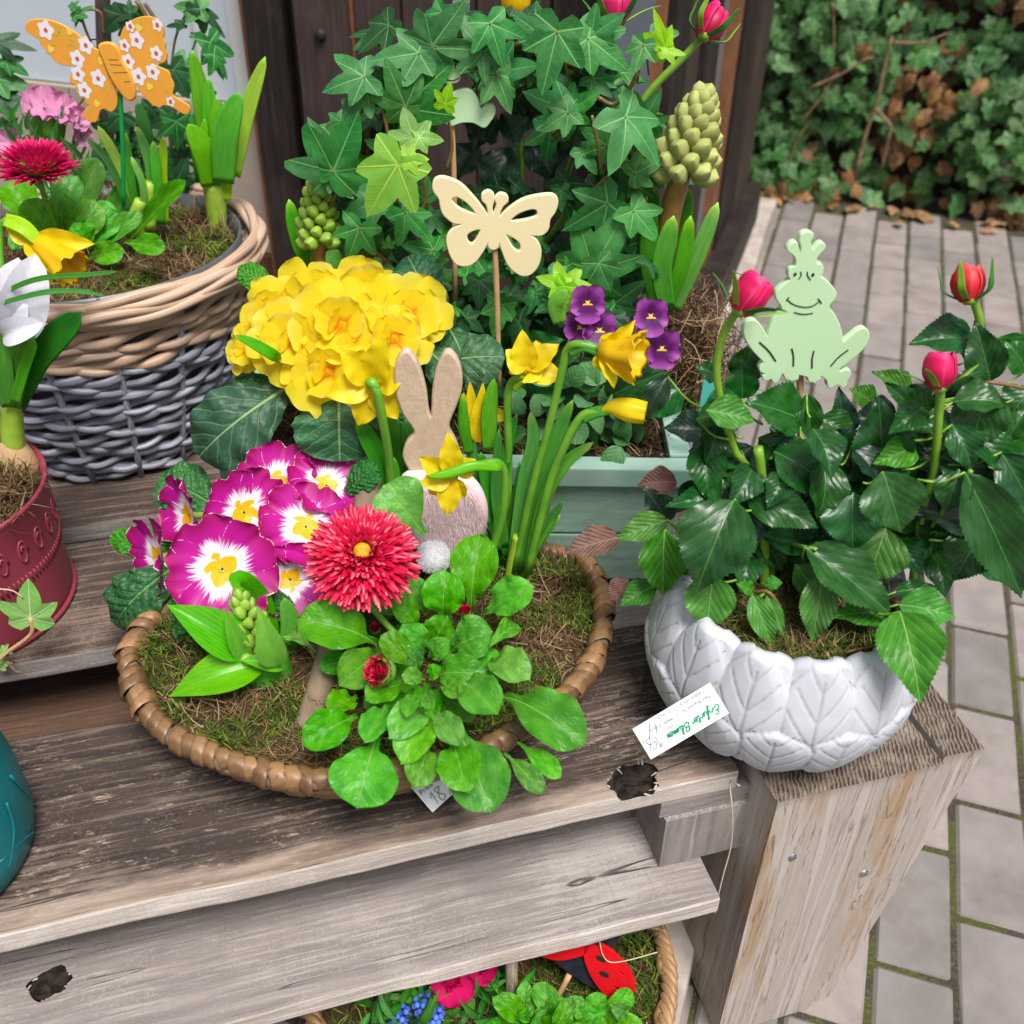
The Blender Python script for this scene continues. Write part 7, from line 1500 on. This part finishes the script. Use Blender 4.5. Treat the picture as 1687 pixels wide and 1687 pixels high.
# ================================================================== UNDER THE BENCH
lp = Plane(960, 1600, .555, pitch=-.25)
lz = lambda x, y: (540+x*.3794, 1480+y*.3794)
ld = thing('ladybird_pick', G(965, 1660, .56), 'red felt ladybird with punched spots on a stick in the basket under the bench', 'ornament')
W1 = [(1112,215),(1125,170),(1180,195),(1240,230),(1312,310),(1332,380),(1312,435),(1275,462),(1210,420),(1150,345),(1118,270)]
W0 = [(880,210),(900,150),(1000,120),(1090,140),(1140,172),(1120,230),(1080,250),(1000,263),(930,246)]
hl2 = lambda cx, cy, a=20, b=13: [(cx+a*math.cos(t)+6*math.sin(t), cy+b*math.sin(t)+5*math.cos(t)) for t in [i*.7854 for i in range(8)]]
cutout('wing', ld, [lp.poly(q, lz) for q in (W1, hl2(1275, 320, 14, 10), hl2(1255, 385, 14, 10))], lp.o, lp.ax, lp.ay, .004, ML['redfelt'], .0008, 3)
cutout('wing', ld, [lp.poly(W0, lz)], lp.o, lp.ax, lp.ay, .004, ML['redfelt'], .0008, 3)
cutout('ladybird_body', ld, [lp.poly([(985, 270), (1110, 225), (1180, 110), (1290, 100), (1300, 140), (1240, 215), (1160, 330), (1175, 395), (1140, 395), (1030, 320)], lz)], lp.o-lp.n*.006, lp.ax, lp.ay, .006, ML['navy'], .001, 3)
for q in ((1003, 208), (1066, 182), (1185, 255), (1200, 322), (1160, 182)): cutout('spot', ld, [lp.poly(hl2(*q), lz)], lp.o+lp.n*.0022, lp.ax, lp.ay, .001, ML['black'], .0002, 2)
tube('stick', [lp.pt(*lz(1050, 345), -.004), lp.pt(*lz(1010, 420), -.004), lp.pt(*lz(960, 500), -.004)], .0030, ML['stick'], ld, 8, 5)
tube('antenna', [lp.pt(*lz(*q), .004) for q in ((1145, 175), (1175, 165), (1190, 225), (1220, 262), (1290, 258), (1430, 220))], .0006, ML['thread'], ld, 5, 24)
ws = thing('wooden_stake', G(840, 1690, .54), 'plain round wooden stake upright below the lower board under the bench', 'stake')
tube('stake_rod', [G(842, 1545, .548), G(843, 1620, .546), G(845, 1720, .544)], .0062, ML['post'], ws, 12, 8)
pb = thing('pebble', G(862, 1610, .58), 'round grey stone ball behind the stake in the basket under the bench', 'stone')
v_, f_, u_ = lathe([(.021*math.sin(math.pi*i/12)+1e-5, -.021*math.cos(math.pi*i/12)) for i in range(13)], 24, G(865, 1612, .60)); obj('stone_ball', v_, f_, ML['pebble'], pb, u_)
lr = thing('crimson_flower', G(760, 1690, .56), 'pair of crimson blooms showing below the lower board in the basket under the bench', 'flower')
for px, py, r, d in ((748, 1622, 42, .545), (797, 1597, 32, .555)):
    flower5(lr, px, py, d, r, toward(px, py, d, .5, -.1), ML['fuch'], 6, False, .3, .35, petals=[petalm(ML['fuch'], s, 4, 8, notch=.05, ruf=.05, cup=.35) for s in range(3)]); c = G(px, py, d); stem(lr, [c-UP*.004, c-UP*.03, G(765, 1700, .56)], .002)
    flower5(lr, px, py, d, r*.7, toward(px, py, d, .7, -.1), ML['fuch'], 5, False, .9, 1.0, petals=[petalm(ML['fuch'], s+5, 4, 8, notch=.05, ruf=.05, cup=.35) for s in range(2)])
li = thing('ground_ivy', G(810, 1690, .57), 'dark star shaped ivy in the basket under the bench', 'ivy')
for jx, jy, tx, ty, w_ in ((806, 1625, 770, 1612, 1.2), (806, 1628, 800, 1680, 1.1), (812, 1622, 830, 1590, 1.1), (780, 1660, 750, 1690, 1.1), (700, 1600, 660, 1610, 1.1), (880, 1650, 900, 1620, 1.), (860, 1670, 880, 1700, 1.), (690, 1640, 720, 1600, 1.), (640, 1680, 680, 1690, 1.)): ivy(li, IV if jx == 806 else IVD, jx, jy, tx, ty, .57, w_, 0, .5, .2)
lm = thing('muscari', G(690, 1690, .53), 'small blue muscari blooms among narrow leaves in the basket under the bench', 'muscari')
for px, py in ((657, 1672), (700, 1655), (712, 1668)):
    c = G(px, py, .53); sph = bpy.data.meshes.new('floret'); bm = bmesh.new(); bmesh.ops.create_uvsphere(bm, u_segments=8, v_segments=6, radius=.0032); bm.to_mesh(sph); bm.free(); sph.materials.append(ML['blue'])
    fl = obj('flower', *lathe([(.001, -.014), (.004, -.01), (.005, .004), (.001, .012)], 10, c)[:2], ML['blue'], lm)
    for i in range(30):
        a = i*2.4; z = -.012+.024*i/30; r = .0105*math.sqrt(max(.05, 1-(z/.0135)**2)); link('floret', sph, fl, Mx.Translation(c+V((r*math.cos(a), r*math.sin(a), z))))
    stem(lm, [c-UP*.012, G(px+5, 1710, .53)], .0022)
for pts, w_ in (([(640, 1700), (655, 1660), (590, 1655)], 13), ([(660, 1700), (680, 1650), (620, 1640)], 14), ([(650, 1700), (640, 1680), (575, 1682)], 14), ([(695, 1700), (690, 1650), (670, 1618)], 12), ([(672, 1700), (674, 1640), (676, 1600)], 10), ([(700, 1700), (694, 1640), (692, 1605)], 9), ([(715, 1700), (712, 1660), (708, 1625)], 12), ([(720, 1700), (745, 1670), (790, 1680)], 13), ([(700, 1700), (720, 1680), (760, 1660)], 12), ([(730, 1705), (760, 1690), (815, 1672)], 13)): S(lm, [G(x, y, .535+.02*(i == 0)) for i, (x, y) in enumerate(pts)], w_, 'strap', tip=.6)
lg = thing('ground_bellis', G(930, 1690, .54), 'bright green leafy rosette beside the ladybird in the basket under the bench', 'plant')
for bx, by, tx, ty, w_ in ((930, 1690, 880, 1620, 34), (940, 1690, 960, 1640, 36), (950, 1695, 985, 1660, 40), (960, 1700, 1005, 1700, 40), (930, 1700, 900, 1680, 40), (940, 1700, 970, 1685, 50), (950, 1690, 1000, 1640, 30), (920, 1690, 925, 1640, 34), (1000, 1700, 1030, 1650, 30), (910, 1700, 870, 1690, 40), (1010, 1700, 1060, 1690, 34)): put(lg, BL, Z(bx, by, .13), Z(tx, ty, .158), w_*1.2, .6, .2)

for i in range(150):
    px, py = random.uniform(580, 1080), random.uniform(1600, 1700)
    if (860 < px < 1060 and py < 1655) or px > 1030: continue
    p = Z(px, py, random.uniform(.128, .165)); dn = (UP*.35+rv(.8)).normalized(); L = random.uniform(.025, .045)
    link('leaf', random.choice(BL if px > 850 else LIB[('lance', 'strapd')]), lg if px > 850 else lm, frame(p, p+dn*L, L*(.55 if px > 850 else .22), (-FW+UP*.4+rv(.4)).normalized(), L))
